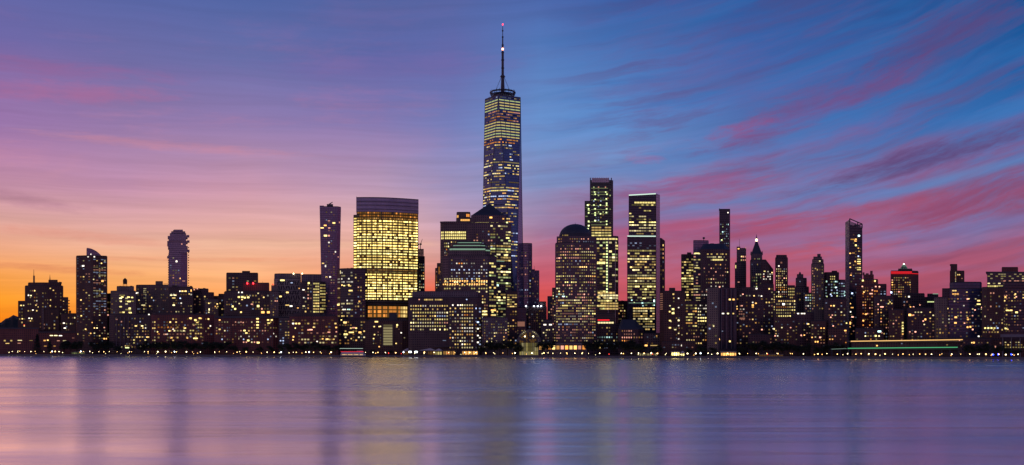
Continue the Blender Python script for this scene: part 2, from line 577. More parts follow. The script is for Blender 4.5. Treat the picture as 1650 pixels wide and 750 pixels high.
class Bld:
    def __init__(s, name, label, cat, px, back, short=None, group=None, seed=None):
        s.px = px
        s.D = shoreD(px) + back
        s.back = back
        s.base = Vector((wx(px, s.D), s.D + 4.0, GZ))
        s.root = empty(name, s.base, label, cat, group)
        s.rng = random.Random(seed if seed is not None else int(px * 13 + back))
        s.wins = []
        s.bands = []
        s.short = short or label
        s.name = name
        s.span = [1e9, -1e9]
        s.chain = None
        BLDS.append(s)

    # front chain in px (px or (px, extra depth)) -> world xy
    def xy(s, chain, off=0.0):
        out = []
        for c in chain:
            p, dd = (c if isinstance(c, (tuple, list)) else (c, 0.0))
            d = s.D + dd + off
            out.append((wx(p, d), d))
        return out

    def ring(s, chain, depth, off=0.0):
        f = s.xy(chain, off)
        mx = sum(p[0] for p in f) / len(f)
        my = sum(p[1] for p in f) / len(f)
        l = math.hypot(mx, my)
        ux, uy = mx / l, my / l
        yb = max(p[1] for p in f)
        a, b = f[0], f[-1]
        ka = (yb + depth - a[1]) / uy
        kb = (yb + depth - b[1]) / uy
        return f + [(b[0] + ux * kb, b[1] + uy * kb), (a[0] + ux * ka, a[1] + uy * ka)], f

    def z(s, py):
        return wz(py, s.D)

    def obj(s, name, bm, mats):
        bmesh.ops.translate(bm, vec=-s.base, verts=bm.verts)
        return mesh_obj(name, bm, mats, s.root)

    def tier(s, part, chain, ytop, ybot=None, mat='dark_stone', depth=32, off=0.0, top=None, roof=True, par=1.2, keep=True):
        """prism; top = optional chain for a tapered top; ytop may be a list, one per front point"""
        ring, f = s.ring(chain, depth, off)
        zb = GZ if ybot is None else s.z(ybot)
        tops = ytop if isinstance(ytop, (list, tuple)) else [ytop] * len(chain)
        zt = [s.z(t) for t in tops] + [s.z(tops[-1]), s.z(tops[0])]
        ring2 = ring
        if top is not None:
            ring2, _ = s.ring(top, depth, off)
        bm = NB()
        loft(bm, [[(x, y, zb) for x, y in ring], [(x, y, z) for (x, y), z in zip(ring2, zt)]])
        o = s.obj(part, bm, MATS[mat])
        if roof and len(set(zt)) == 1:
            # parapet and roof deck
            cx = sum(p[0] for p in ring2) / len(ring2)
            cy = sum(p[1] for p in ring2) / len(ring2)
            k = 0.97
            inn = [(cx + (x - cx) * k, cy + (y - cy) * k) for x, y in ring2]
            bm = NB()
            loft(bm, [[(x, y, zt[0] - 0.3) for x, y in inn], [(x, y, zt[0] + par) for x, y in inn]])
            s.obj('roof', bm, MATS['roofing'])
        if keep:
            s.chain = f
            s.chain_top = [(x, y) for x, y in ring2[:len(chain)]]
            s.zb, s.zt = zb, zt[0]
        if ybot is None:
            s.span = [min(s.span[0], min((c[0] if isinstance(c, (tuple, list)) else c) for c in chain)),
                      max(s.span[1], max((c[0] if isinstance(c, (tuple, list)) else c) for c in chain))]
        return o

    def hit(s, px, z=None):
        """point on the front chain seen at column px -> x, y, angle"""
        f = s.chain
        if z is not None and s.chain_top != s.chain:
            t = (z - s.zb) / max(1e-6, (s.zt - s.zb))
            t = max(0, min(1, t))
            f = [(a[0] + (b[0] - a[0]) * t, a[1] + (b[1] - a[1]) * t) for a, b in zip(s.chain, s.chain_top)]
        k = (px - 825.0) / F
        for i in range(len(f) - 1):
            (ax, ay), (bx_, by_) = f[i], f[i + 1]
            # x = k*y ; point = a + t(b-a)
            den = (bx_ - ax) - k * (by_ - ay)
            if abs(den) < 1e-9:
                continue
            t = (k * ay - ax) / den
            if -0.0005 <= t <= 1.0005:
                ang = math.atan2(by_ - ay, bx_ - ax)
                return ax + (bx_ - ax) * t, ay + (by_ - ay) * t, ang, i
        return None

    def pane(s, px, py, w, h, mat, band=None, proud=0.12):
        """one lit pane centred on photo position px,py with size w,h in photo pixels"""
        z = s.z(py)
        q = s.hit(px, z)
        if q is None:
            return
        a, b = s.hit(px - w / 2, z), s.hit(px + w / 2, z)
        if a is None: a = q
        if b is None: b = q
        if a[3] != b[3]:
            a = a if a[3] == q[3] else q
            b = b if b[3] == q[3] else q
        cx, cy = (a[0] + b[0]) / 2, (a[1] + b[1]) / 2
        ww = math.hypot(a[0] - b[0], a[1] - b[1])
        if ww < 0.3:
            return
        hh = h / F * s.D
        if z - hh / 2 < GZ:
            return
        ang = q[2]
        nx, ny = math.sin(ang), -math.cos(ang)
        rec = (cx + nx * proud, cy + ny * proud, z, ww, hh, ang, mat)
        if band is None:
            s.wins.append(rec)
        else:
            band.append(rec)

    def level(s, lo=0, hi=4):
        r = s.rng.random()
        l = 0 if r < .24 else 1 if r < .50 else 2 if r < .78 else 3 if r < .94 else 4
        return max(lo, min(hi, l)) if hi < 5 else s.rng.choice([3, 3, 4, 4, 5])

    def pick(s, pal, pure=False):
        if isinstance(pal, str):
            return pal
        if not pure and s.rng.random() < .14:
            return s.rng.choice(['white', 'amber', 'ice', 'rose', 'orange'])
        return s.rng.choice(pal)

    def grid(s, x0, x1, y0, y1, dx, dy, p, pal='warm', w=0.6, h=0.5, lo=0, hi=4, rowp=None, run=0.0, colp=None):
        """individual windows"""
        nx = max(1, int(round((x1 - x0) / dx)))
        ny = max(1, int(round((y1 - y0) / dy)))
        dx, dy = (x1 - x0) / nx, (y1 - y0) / ny
        for j in range(ny):
            pr = p
            if rowp and s.rng.random() < rowp[0]:
                pr = rowp[1]
            last = False
            w_, h_ = w * .86, h * .86
            lv = s.level(lo, hi)
            pl = s.pick(pal)
            for i in range(nx):
                pp = pr + (run if last else 0)
                if colp and (i % colp[0]) in colp[1]:
                    pp = 0
                last = s.rng.random() < pp
                if last:
                    if s.rng.random() < 0.5:
                        lv = s.level(lo, hi)
                    if s.rng.random() < 0.3:
                        pl = s.pick(pal)
                    s.pane(x0 + (i + .5) * dx, y0 + (j + .5) * dy, dx * w_, dy * h_, lit(pl, lv))
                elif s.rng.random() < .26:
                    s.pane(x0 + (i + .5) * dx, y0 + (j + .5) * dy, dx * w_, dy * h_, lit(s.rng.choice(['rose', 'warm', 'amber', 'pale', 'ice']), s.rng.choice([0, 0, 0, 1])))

    def band(s, x0, x1, y0, y1, dx, dy, p, pal='warm', w=0.86, h=0.5, lo=0, hi=4, rowp=None, run=0.0):
        """ribbon windows: every floor's lit run is one part"""
        nx = max(1, int(round((x1 - x0) / dx)))
        ny = max(1, int(round((y1 - y0) / dy)))
        dx, dy = (x1 - x0) / nx, (y1 - y0) / ny
        for j in range(ny):
            pr = p
            if rowp and s.rng.random() < rowp[0]:
                pr = rowp[1]
            last = False
            b = []
            pl = s.pick(pal, True)
            base = s.level(lo, hi)
            for i in range(nx):
                last = s.rng.random() < pr + (run if last else 0)
                if last:
                    r = s.rng.random()
                    lv = base if r < .5 else s.level(lo, hi)
                    s.pane(x0 + (i + .5) * dx, y0 + (j + .5) * dy, dx * w, dy * h, lit(pl, lv), b)
            if b:
                s.bands.append(b)

    def spots(s, lst, pal='warm', size=(2.0, 1.7), lv=3):
        for t in lst:
            px, py = t[0], t[1]
            p = t[2] if len(t) > 2 else s.pick(pal)
            l = t[3] if len(t) > 3 else lv
            w, h = (t[4] * .86, t[5] * .84) if len(t) > 5 else size
            s.pane(px, py, w, h, lit(p, l))

    def strip(s, part, x0, x1, py, hpx, mat, proud=0.3, thick=0.6):
        """continuous light strip following the facade"""
        z = s.z(py)
        hh = hpx / F * s.D
        bm = NB()
        q0, q1 = s.hit(x0), s.hit(x1)
        pts = [q0] + [None] * 0 + [q1]
        idx = [q0[3], q1[3]]
        chain = [(q0[0], q0[1])] + [s.chain[i] for i in range(idx[0] + 1, idx[1] + 1)] + [(q1[0], q1[1])]
        for (ax, ay), (bx_, by_) in zip(chain[:-1], chain[1:]):
            L = math.hypot(bx_ - ax, by_ - ay)
            if L < 0.1:
                continue
            an = math.atan2(by_ - ay, bx_ - ax)
            nx, ny = math.sin(an), -math.cos(an)
            box(bm, (ax + bx_) / 2 + nx * proud, (ay + by_) / 2 + ny * proud, z, L, thick, hh, an)
        return s.obj(part, bm, MATS[mat])

    def boxp(s, part, x0, x1, y0, y1, off, depth, mat):
        """a box by px extents, 'off' metres behind the front plane"""
        d = s.D + off
        bm = NB()
        ax, bx_ = wx(x0, d), wx(x1, d)
        zt, zb = wz(y0, s.D), wz(y1, s.D)
        an = math.atan2(-(ax + bx_) / 2, d)
        box(bm, (ax + bx_) / 2, d + depth / 2, (zt + zb) / 2, abs(bx_ - ax), depth, zt - zb, an)
        return s.obj(part, bm, MATS[mat])

    def clutter(s, x0, x1, y, n=3, hmax=3.0, off=8):
        for i in range(n):
            w = s.rng.uniform(2.0, 5.0)
            p = s.rng.uniform(x0 + w / 2 + 1, max(x0 + w / 2 + 1.1, x1 - w / 2 - 1))
            h = s.rng.uniform(1.2, hmax)
            s.boxp('rooftop_unit', p - w / 2, p + w / 2, y - h, y + 1.0, off + s.rng.uniform(0, 8) + i * 0.37, s.rng.uniform(4, 8), s.rng.choice(['roofing', 'dark_concrete']))

    def mast(s, px, y0, y1, r=0.5, off=10, part='antenna', rt=None):
        bm = NB()
        d = s.D + off
        tube(bm, (wx(px, d), d, wz(y1, s.D)), (wx(px, d), d, wz(y0, s.D)), r, rt if rt is not None else r * 0.5, 6)
        return s.obj(part, bm, MATS['steel'])

    def done(s):
        ws = sorted(s.wins, key=lambda r: -r[3] * r[4])
        for (x, y, z, w, h, an, m) in ws[:100]:
            o = bpy.data.objects.new('window', unit_box(m))
            link(o, s.root)
            o.location = (x - s.base.x, y - s.base.y, z - s.base.z)
            o.rotation_euler = (0, 0, an)
            o.scale = (w, 0.3, h)
        if len(ws) > 100:
            s.flush('window', ws[100:], 'stuff')
        bs = s.bands
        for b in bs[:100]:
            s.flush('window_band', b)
        if len(bs) > 100:
            s.flush('window_band', [r for b in bs[100:] for r in b], 'stuff')

    def flush(s, name, recs, kind=None):
        mats, idx = [], {}
        bm = NB()
        for (x, y, z, w, h, an, m) in recs:
            if m.name not in idx:
                idx[m.name] = len(mats)
                mats.append(m)
            box(bm, x, y, z, w, 0.3, h, an, idx[m.name])
        if name == 'window_band':
            # strip behind this floor's lit panes
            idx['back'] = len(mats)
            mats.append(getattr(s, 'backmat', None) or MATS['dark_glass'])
            grp = []
            for r in recs:
                if grp and abs(grp[-1][-1][5] - r[5]) < 1e-4 and abs(grp[-1][-1][2] - r[2]) < .2:
                    grp[-1].append(r)
                else:
                    grp.append([r])
            prev = None
            for g in grp:
                a, e = g[0], g[-1]
                an = a[5]
                c, sn = math.cos(an), math.sin(an)
                p = (a[0] - c * a[3] / 2, a[1] - sn * a[3] / 2)
                if prev is not None and a[2] == prev[1]:
                    p = prev[0]
                    an = math.atan2(e[1] - p[1], e[0] - p[0])
                    c, sn = math.cos(an), math.sin(an)
                q = (e[0] + c * e[3] / 2, e[1] + sn * e[3] / 2)
                L = math.hypot(q[0] - p[0], q[1] - p[1])
                nx, ny = math.sin(an), -math.cos(an)
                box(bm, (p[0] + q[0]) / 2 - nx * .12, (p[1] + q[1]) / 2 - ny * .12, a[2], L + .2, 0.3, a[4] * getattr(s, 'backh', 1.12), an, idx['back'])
                prev = (q, a[2])
        o = s.obj(name, bm, mats)
        if kind:
            o['kind'] = kind
        return o

# ---------------------------------------------------------------- the setting: water, ground, seawall
A = Vector((wx(0, shoreD(0)), shoreD(0)))
Bq = Vector((wx(1650, shoreD(1650)), shoreD(1650)))
SD = (Bq - A).normalized()
SN = Vector((-SD.y, SD.x))          # inland


def shore(px, inland=0.0):
    d = shoreD(px)
    p = Vector((wx(px, d), d)) + SN * inland
    return p


def water_material():
    m, nt = new_mat('river_water')
    g = nt.nodes.new('ShaderNodeNewGeometry')
    sep = nt.nodes.new('ShaderNodeSeparateXYZ')
    nt.links.new(g.outputs['Position'], sep.inputs[0])
    x, y = S(sep.outputs[0]), S(sep.outputs[1])
    ly = S.m('LOGARITHM', S.m('MAXIMUM', y, 20.0), 2.718)
    a = noise(nt, x * 0.0042, y * 0.011, 0.0, 1.0, 4, 0.5, 0.6)
    b = noise(nt, x * 0.016, y * 0.05, 4.0, 1.0, 4, 0.5, 0.4)
    fine = noise(nt, x * 0.15, y * 0.5, 9.0, 1.0, 4, 0.6)
    slick = noise(nt, x * 0.0035, y * 0.0125, 31.0, 1.0, 4, 0.62, 0.6)
    h = a * 4.0 + b * 0.7 + fine * 0.01
    bp = nt.nodes.new('ShaderNodeBump')
    bp.inputs['Strength'].default_value = 0.5
    bp.inputs['Distance'].default_value = 1.0
    nt.links.new(h.s, bp.inputs['Height'])
    p = nt.nodes.new('ShaderNodeBsdfPrincipled')
    p.inputs['Base Color'].default_value = (0.045, 0.045, 0.075, 1)
    p.inputs['IOR'].default_value = 1.33
    ro = slick.step(0.3, 0.75) * 0.08 + 0.205
    nt.links.new(ro.s, p.inputs['Roughness'])
    nt.links.new(bp.outputs[0], p.inputs['Normal'])
    gl = nt.nodes.new('ShaderNodeBsdfGlossy')
    gl.inputs['Color'].default_value = (1.0, 0.91, 0.915, 1)
    nt.links.new(ro.s, gl.inputs['Roughness'])
    nt.links.new(bp.outputs[0], gl.inputs['Normal'])
    mx = nt.nodes.new('ShaderNodeMixShader')
    mx.inputs[0].default_value = 0.85
    nt.links.new(p.outputs[0], mx.inputs[1])
    nt.links.new(gl.outputs[0], mx.inputs[2])
    return finish(m, nt, mx)


water_material()
bm = NB()
vs = [bm.verts.new(p) for p in ((-9000, -1500, 0), (9000, -1500, 0), (9000, 14000, 0), (-9000, 14000, 0))]
bm.faces.new(vs)
water = tag(mesh_obj('water', bm, MATS['river_water']), kind='structure')

# land: one sheet behind the seawall, out to the horizon
EXT = 4500.0
L0, L1 = A - SD * EXT, Bq + SD * EXT
bm = NB()
land = [L0, L1, L1 + SN * 30000 + SD * 9000, L0 + SN * 30000 - SD * 9000]
loft(bm, [[(p.x, p.y, -3.0) for p in land], [(p.x, p.y, GZ) for p in land]])
plain('city_ground', (0.07, 0.065, 0.06), 0.9, scale=0.05)
tag(mesh_obj('ground', bm, MATS['city_ground']), kind='structure')


def band_sheet(name, mat, i0, i1, z, kind='structure'):
    bm = NB()
    pts = [A - SD * 1500 + SN * i0, Bq + SD * 1500 + SN * i0, Bq + SD * 1500 + SN * i1, A - SD * 1500 + SN * i1]
    bm.faces.new([bm.verts.new((p.x, p.y, z)) for p in pts])
    return tag(mesh_obj(name, bm, MATS[mat]), kind=kind)


plain('paving', (0.22, 0.20, 0.18), 0.85, scale=0.6)
plain('lawn', (0.035, 0.06, 0.025), 0.9, scale=0.3, var=0.5)
plain('asphalt', (0.05, 0.05, 0.052), 0.85, scale=0.4)
band_sheet('promenade', 'paving', 1.0, 13.0, GZ + 0.02)
band_sheet('lawn', 'lawn', 13.0, 40.0, GZ + 0.03)

# seawall with a coping and piles
sw = empty('seawall', (A.x, A.y, 0), 'long low stone seawall along the whole far shore at the waterline', 'seawall')
bm = NB()
P0, P1 = A - SD * 1500, Bq + SD * 1500
an = math.atan2(SD.y, SD.x)
mid = (P0 + P1) / 2
Ls = (P1 - P0).length
box(bm, mid.x - SN.x * 0.4 - A.x, mid.y - SN.y * 0.4 - A.y, GZ / 2 - 0.6, Ls, 0.9, GZ + 1.2, an)
mesh_obj('wall', bm, MATS['stone_wall'], sw)
bm = NB()
box(bm, mid.x - SN.x * 0.3 - A.x, mid.y - SN.y * 0.3 - A.y, GZ + 0.15, Ls, 1.5, 0.3, an)
mesh_obj('coping', bm, MATS['concrete'], sw)

# ================================================================ the city, left to right
# ---- far left
hb = NB()
random.seed(3)
hx0, hx1 = -60, 46
rings_f, rings_b = [], []
Dh = shoreD(0) + 420
n_ = 26
tops = []
for i in range(n_ + 1):
    px = hx0 + (hx1 - hx0) * i / n_
    tops.append((px, 512 + 9 * math.sin(i * 0.55 + 1.2) * (0.4 + 0.3 * math.sin(i * 1.7)) + (px < 8) * 6 - (10 if 20 < px < 34 else 0) * 0.6))
for k in range(3):
    pass
vf = []
for px, py in tops:
    col_ = []
    for j, (dd, hf) in enumerate(((0, 0.0), (30, 0.55), (80, 0.92), (150, 1.0), (230, 0.8), (330, 0.0))):
        d = Dh + dd
        z = GZ - 0.5 + (wz(py, Dh) - GZ) * hf + (random.uniform(-1.5, 1.5) if 0 < hf else 0)
        col_.append(hb.verts.new((wx(px, d), d, z)))
    vf.append(col_)
for i in range(n_):
    for j in range(5):
        hb.faces.new([vf[i][j], vf[i + 1][j], vf[i + 1][j + 1], vf[i][j + 1]])
plain('wooded_hill', (0.035, 0.04, 0.03), 0.95, scale=0.08, var=0.6)
tag(mesh_obj('hills', hb, MATS['wooded_hill']), kind='structure')

b = Bld('apartment_block', 'brown stepped block with two thin rooftop masts at the far left, against the orange glow', 'building', 70, 190, 'stepped brown block with two masts')
b.tier('wall', [(40, 6), (62, 0), (78, 0), (102, 10)], 461, mat='brown_brick')
b.grid(44, 61, 466, 520, 3.6, 5.2, .22, ['warm', 'pale'], w=.62, h=.42)
b.grid(63, 100, 470, 530, 4.2, 5.4, .13, ['warm', 'pale'], w=.5, h=.38)
b.spots([(46, 476, 'white', 4), (50, 476.5, 'pale', 4), (47, 513, 'white', 4), (51, 513.5, 'pale', 4), (36, 513, 'warm', 4), (58, 492), (81, 465), (86, 468), (62, 495), (81, 493), (53, 500, 'white', 4)])
b.tier('setback', [(45, 9), (70, 7), (99, 14)], 456, 462, mat='brown_brick', depth=22, keep=False)
b.tier('penthouse', [78, 93], 451.5, 457, mat='brown_brick', depth=12, off=12, keep=False)
b.mast(54.5, 434, 457, 0.9, rt=0.35)
b.boxp('mast_sleeve', 53.2, 55.8, 444, 457, 9.4, 1.6, 'steel')
b.mast(80.5, 442, 452, 1.2, 14, rt=0.15)
b.clutter(44, 100, 456, 5, 2.5)
b = Bld('apartment_block', 'low brown wing with three lit windows beside the stepped block with two masts', 'building', 35, 185)
b.tier('wall', [29, 42], 486, mat='brown_brick', depth=30)
b.spots([(34, 492.5, 'warm', 4), (38, 492.5, 'pale', 3), (36, 514, 'warm', 4), (41, 514, 'pale', 3), (39, 524, 'red', 3), (43, 526, 'rose', 2)])
b.grid(30, 41, 490, 528, 3.5, 5.4, .15)
b = Bld('apartment_block', 'narrow brown block with balcony steps right of the two masts, against the glow', 'building', 105, 215)
b.tier('wall', [100.5, 110], 480, mat='brown_brick', depth=24)
b.grid(101, 110, 483, 528, 3, 4.6, .22)
for i in range(7):
    b.boxp('balcony', 100.7, 111.6, 484 + i * 4.6, 485.3 + i * 4.6, -1.6, 3, 'dark_concrete')
b = Bld('apartment_block', 'small brown block with a rooftop tank, just left of the tall chamfered tower', 'building', 116, 150)
b.tier('wall', [98, 123], 506, mat='brown_brick', depth=24)
b.grid(99, 122, 510, 534, 3.4, 5, .22, ['warm', 'pale'])
b.spots([(103, 521, 'white', 4, 3.4, 2), (104.5, 529, 'white', 4, 4, 2)])
b.boxp('rooftop_tank', 110.5, 113.8, 500.5, 504.5, 8, 4, 'wood_tank')
b.boxp('tank_legs', 111.3, 113.0, 504.2, 506.8, 9, 2, 'steel')
b = Bld('apartment_block', 'plain brown slab standing in front of the block with two rooftop masts', 'building', 80, 150)
b.tier('wall', [(66, 0), (95, 5)], 499, mat='brown_brick', depth=26)
b.grid(69, 94, 503, 532, 4.5, 5.4, .1, ['warm', 'pale'])
b.boxp('stair_tower', 66.6, 69.6, 497.5, 533, -1.5, 5, 'tan_brick')
b = Bld('school', 'long low flat-roofed building with horizontal window strips behind the far left trees', 'building', 60, 82, 'long flat-roofed building')
b.tier('wall', [(-60, 0), (62, 0)], 529.5, mat='red_brick', depth=40, par=0.8)
b.band(6, 20, 547, 551.5, 3.4, 4.4, .8, ['warm', 'rose'], h=.5)
b.spots([(12, 553.7, 'warm', 3, 7, 1.3), (32, 548.8, 'pale', 3, 8, 1.3), (31, 553.4, 'rose', 2, 6, 1.3), (50, 549, 'warm', 1, 6, 1.2)])
b.tier('wall', [(62, 1.5), (128, 1.5)], 536, mat='red_brick', depth=38, par=0.8)
b.tier('roof_slab', [(-62, -1.5), (63, -1.5)], 528.4, 530.2, mat='dark_concrete', depth=42, keep=False, roof=False)
b.tier('roof_slab', [(62, -0.5), (129, -0.5)], 534.6, 536.4, mat='dark_concrete', depth=42, keep=False, roof=False)
b.chain = b.xy([(62, 1.5), (128, 1.5)]); b.chain_top = b.chain
b.spots([(83, 541, 'pale', 4, 6, 1.6), (90, 541, 'pale', 4, 6, 1.6), (97.5, 541.2, 'white', 4, 6, 1.6), (72, 549, 'amber', 3, 4, 2.4), (77, 548.5, 'warm', 4, 3, 2),
         (94, 549.4, 'rose', 2, 5, 1.6), (104, 549.4, 'pale', 2, 6, 1.6), (73, 558, 'amber', 2, 5, 1.5), (88, 558, 'amber', 2, 4, 1.5), (118, 545, 'rose', 1, 4, 1.2), (125, 539.5, 'warm', 3, 3, 1.6)])

b = Bld('apartment_tower', 'tall dark chamfered tower with a curved sail-like crown, against the orange sky at left', 'tower', 147, 95, 'curved-crown tower')
b.tier('wall', [(122.5, 11), (124, 9), (147, 0), (149, 0), (173, 14)], 412.5, mat='brown_brick', depth=26)
b.grid(123.5, 127.5, 414, 520, 4, 4.1, .8, ['rose', 'ice'], lo=0, hi=0, w=.4)
b.grid(128, 146, 418, 556, 4.4, 4.3, .06, ['warm', 'pale'], w=.55, h=.45, lo=1)
b.band(150, 171, 416, 500, 4.2, 4.1, .5, ['rose', 'pale', 'ice'], lo=0, hi=1, h=.35)
b.grid(150, 171, 418, 556, 4.2, 4.2, .09, ['warm', 'pale'], w=.55, h=.45, lo=1)
b.spots([(134, 428.5, 'white', 4, 4, 2.6), (163.5, 424, 'warm', 4), (165, 452.6, 'amber', 4, 4, 3.2), (130.5, 483.5, 'warm', 4), (142, 414, 'white', 3), (147, 410, 'white', 4), (152, 414, 'white', 4),
         (150, 450.5, 'pale', 3, 4, 2), (138, 530.7, 'warm', 4), (131, 509, 'warm', 4), (149, 520, 'amber', 4), (147, 537.5, 'amber', 4, 4, 2), (168, 546, 'amber', 4, 3, 2.4), (172, 546, 'amber', 4, 3, 2.4), (125, 538.6, 'warm', 3), (168, 528, 'rose', 3)])
# curved crown: quarter barrel falling to the right
bm = NB()
ch = [(140, 3)] + [(140 + 24 * i / 6.0, 3 + i) for i in range(1, 7)]
tp = [399, 399.5, 400.6, 402.3, 404.6, 407.8, 412]
b.tier('crown', ch, tp, 413, mat='plum_glass', depth=9, off=5, keep=False, roof=False)
b.boxp('rooftop_fin', 137.8, 140, 400, 413, 8, 10, 'dark_concrete')

b = Bld('apartment_block', 'low dark block filling the narrow gap right of the tall chamfered tower', 'building', 173, 150, 'low gap block')
b.tier('wall', [(164, 0), (180, 0)], 474, mat='brown_brick', depth=22)
b.grid(172, 180, 480, 556, 3.4, 5, .15, ['warm', 'rose'])
b.clutter(172, 180, 474, 2, 2)
b = Bld('apartment_block', 'block with a round water tank on legs, right of the tall chamfered tower', 'building', 199, 125)
b.tier('wall', [(178, 8), (190, 0), (219, 6)], 469.5, mat='tan_brick')
b.grid(179, 189, 474, 506, 3.3, 4.8, .12)
b.band(192, 216, 474, 506, 4.6, 4.9, .45, ['warm', 'pale', 'yel'], h=.45, lo=1)
b.spots([(197, 479, 'yel', 4, 4.5, 2.2), (207, 479, 'yel', 4, 5, 2.2), (213, 479.5, 'yel', 4, 3.4, 2.2), (195, 486, 'pale', 4), (208, 486, 'yel', 4, 6, 2.2), (209, 497, 'yel', 4, 4, 2.4), (199, 503.5, 'yel', 4, 4, 2.4), (210, 504, 'yel', 4, 5, 2.4)])
b.tier('penthouse', [(188, 4), (216, 8)], 462, 470, mat='tan_brick', depth=20, off=2, keep=False)
bm = NB(); d_ = b.D + 12; X_ = wx(201.5, d_)
lathe(bm, X_, d_, [(3.6, wz(457.5, b.D)), (3.9, wz(453, b.D)), (3.6, wz(450.2, b.D)), (0.4, wz(447.6, b.D))], 12)
b.obj('water_tank', bm, MATS['wood_tank'])
for sx, sy in ((-1, -1), (1, -1), (-1, 1), (1, 1)):
    bm = NB()
    tube(bm, (X_ + sx * 2.8, d_ + sy * 2.8, wz(462.5, b.D)), (X_ + sx * 2.4, d_ + sy * 2.4, wz(457, b.D)), 0.35, n=5)
    b.obj('leg', bm, MATS['steel'])
b.clutter(190, 216, 462, 3, 2)

b = Bld('apartment_block', 'dark blue-grey block with vertical piers below the water tank, near the promenade', 'building', 209, 62, 'blue-grey pier block')
b.tier('wall', [(176, 6), (184, 0), (243, 3)], 507.5, mat='dark_stone', depth=40)
b.grid(185, 241, 511, 562, 4.2, 5.0, .16, ['warm', 'pale', 'white'], w=.5, h=.45)
b.grid(200, 241, 541, 560, 4.4, 4.6, .4, ['warm', 'yel', 'cool'], w=.6, h=.45, lo=2)
for p_ in (187, 193, 199.5, 206):
    b.boxp('pier', p_, p_ + 1.3, 511, 560, -1.2, 2, 'grey_stone')
b.spots([(205, 560.5, 'green', 4, 7, 2.2), (219, 525.5, 'warm', 4, 4, 2), (229, 525.5, 'pale', 4, 4, 2), (240, 507, 'white', 4), (188, 515, 'rose', 3), (238, 543.5, 'warm', 4, 5, 2)])
b.clutter(186, 240, 507.5, 5, 2.4)

b = Bld('apartment_block', 'long brown slab with a small square penthouse, left of the stacked-box tower', 'building', 245, 215)
b.tier('wall', [(219, 4), (226, 0), (272, 0)], 460, mat='tan_brick')
b.grid(221, 271, 464, 505, 3.2, 4.6, .05, ['warm', 'ice'])
b.grid(231, 236, 464, 482, 2.5, 3.2, .8, 'pale', lo=1, hi=2)
b.spots([(220, 472.5, 'white', 4), (222, 472, 'white', 3), (224, 484, 'warm', 3), (231, 492, 'pale', 3, 7, 1.5)])
b.tier('penthouse', [250.5, 262.5], 454, 461, mat='tan_brick', depth=14, off=6, keep=False)
b.clutter(222, 249, 460, 3, 1.6)
bm = NB()
for k in range(6):
    tube(bm, (wx(264 + k * 1.5, b.D + 4), b.D + 4, wz(461, b.D)), (wx(264 + k * 1.5, b.D + 4), b.D + 4, wz(456.5, b.D)), 0.18, n=4)
tube(bm, (wx(264, b.D + 4), b.D + 4, wz(456.8, b.D)), (wx(271.5, b.D + 4), b.D + 4, wz(456.8, b.D)), 0.2, n=4)
b.obj('roof_railing', bm, MATS['steel'])

# the tower of shifted boxes
b = Bld('stacked_box_tower', 'tall slender tower of shifted stacked boxes with jutting balconies at its top, left', 'tower', 286, 330)
b.tier('wall', [(271.5, 0), (291, 0), (302, 6)], 408, mat='plum_glass', depth=26)
b.grid(273, 290, 410, 462, 4, 4, .03, ['ice', 'rose'], lo=1, hi=2)
b.spots([(284.5, 421.5, 'white', 4, 3, 3), (291, 449, 'amber', 4, 3, 2.4), (296, 453, 'rose', 2, 5, 1.4)])
rr_ = random.Random(11)
lay = [(408, 401, 272, 301), (401, 396.5, 270.5, 302.5), (396.5, 392, 271.5, 300.5), (392, 388.5, 270, 302), (388.5, 384, 272, 300), (384, 380.5, 270.5, 302.5), (380.5, 376.5, 273.5, 300), (376.5, 373.5, 276, 298), (373.5, 371, 280, 295)]
for yb_, yt_, x0_, x1_ in lay:
    b.tier('stacked_box', [(x0_ + rr_.uniform(-.6, .6), rr_.uniform(-1.5, 1.5)), (x1_ + rr_.uniform(-.6, .6), rr_.uniform(-1.5, 3))], yt_, yb_, mat='plum_glass', depth=24 + rr_.uniform(-2, 2), keep=(yt_ == 376.5), roof=(yt_ < 377), par=.8)
b.spots([(288, 382.5, 'warm', 4, 2.6, 2.4), (292, 383, 'amber', 4, 3, 2.4), (289, 386.8, 'warm', 4, 2.4, 1.8), (293, 387, 'warm', 3, 2.4, 2), (273, 389, 'white', 3), (293, 393.5, 'rose', 3, 2, 1.6), (287, 402, 'rose', 2)])
for side in (0, 1):
    for k in range(14 if side == 0 else 17):
        y_ = 411 + k * 3.9 if side == 0 else 398 + k * 4.1
        if y_ > 464: break
        if side == 0:
            b.boxp('balcony', 269.4, 272.0, y_, y_ + 1.1, 1, 12, 'dark_concrete')
        else:
            b.boxp('balcony', 301.6, 303.2, y_, y_ + 1.1, 5, 12, 'dark_concrete')
for (x0_, x1_, y_) in ((268.5, 272, 389.5), (268, 273, 393.5), (300, 304, 387.5), (299.5, 304, 402.5), (267.8, 272, 413), (299, 303.6, 379)):
    b.boxp('balcony', x0_, x1_, y_, y_ + 3.2, 0, 12, 'plum_glass')
b.clutter(277, 297, 372, 4, 1.5, 4)

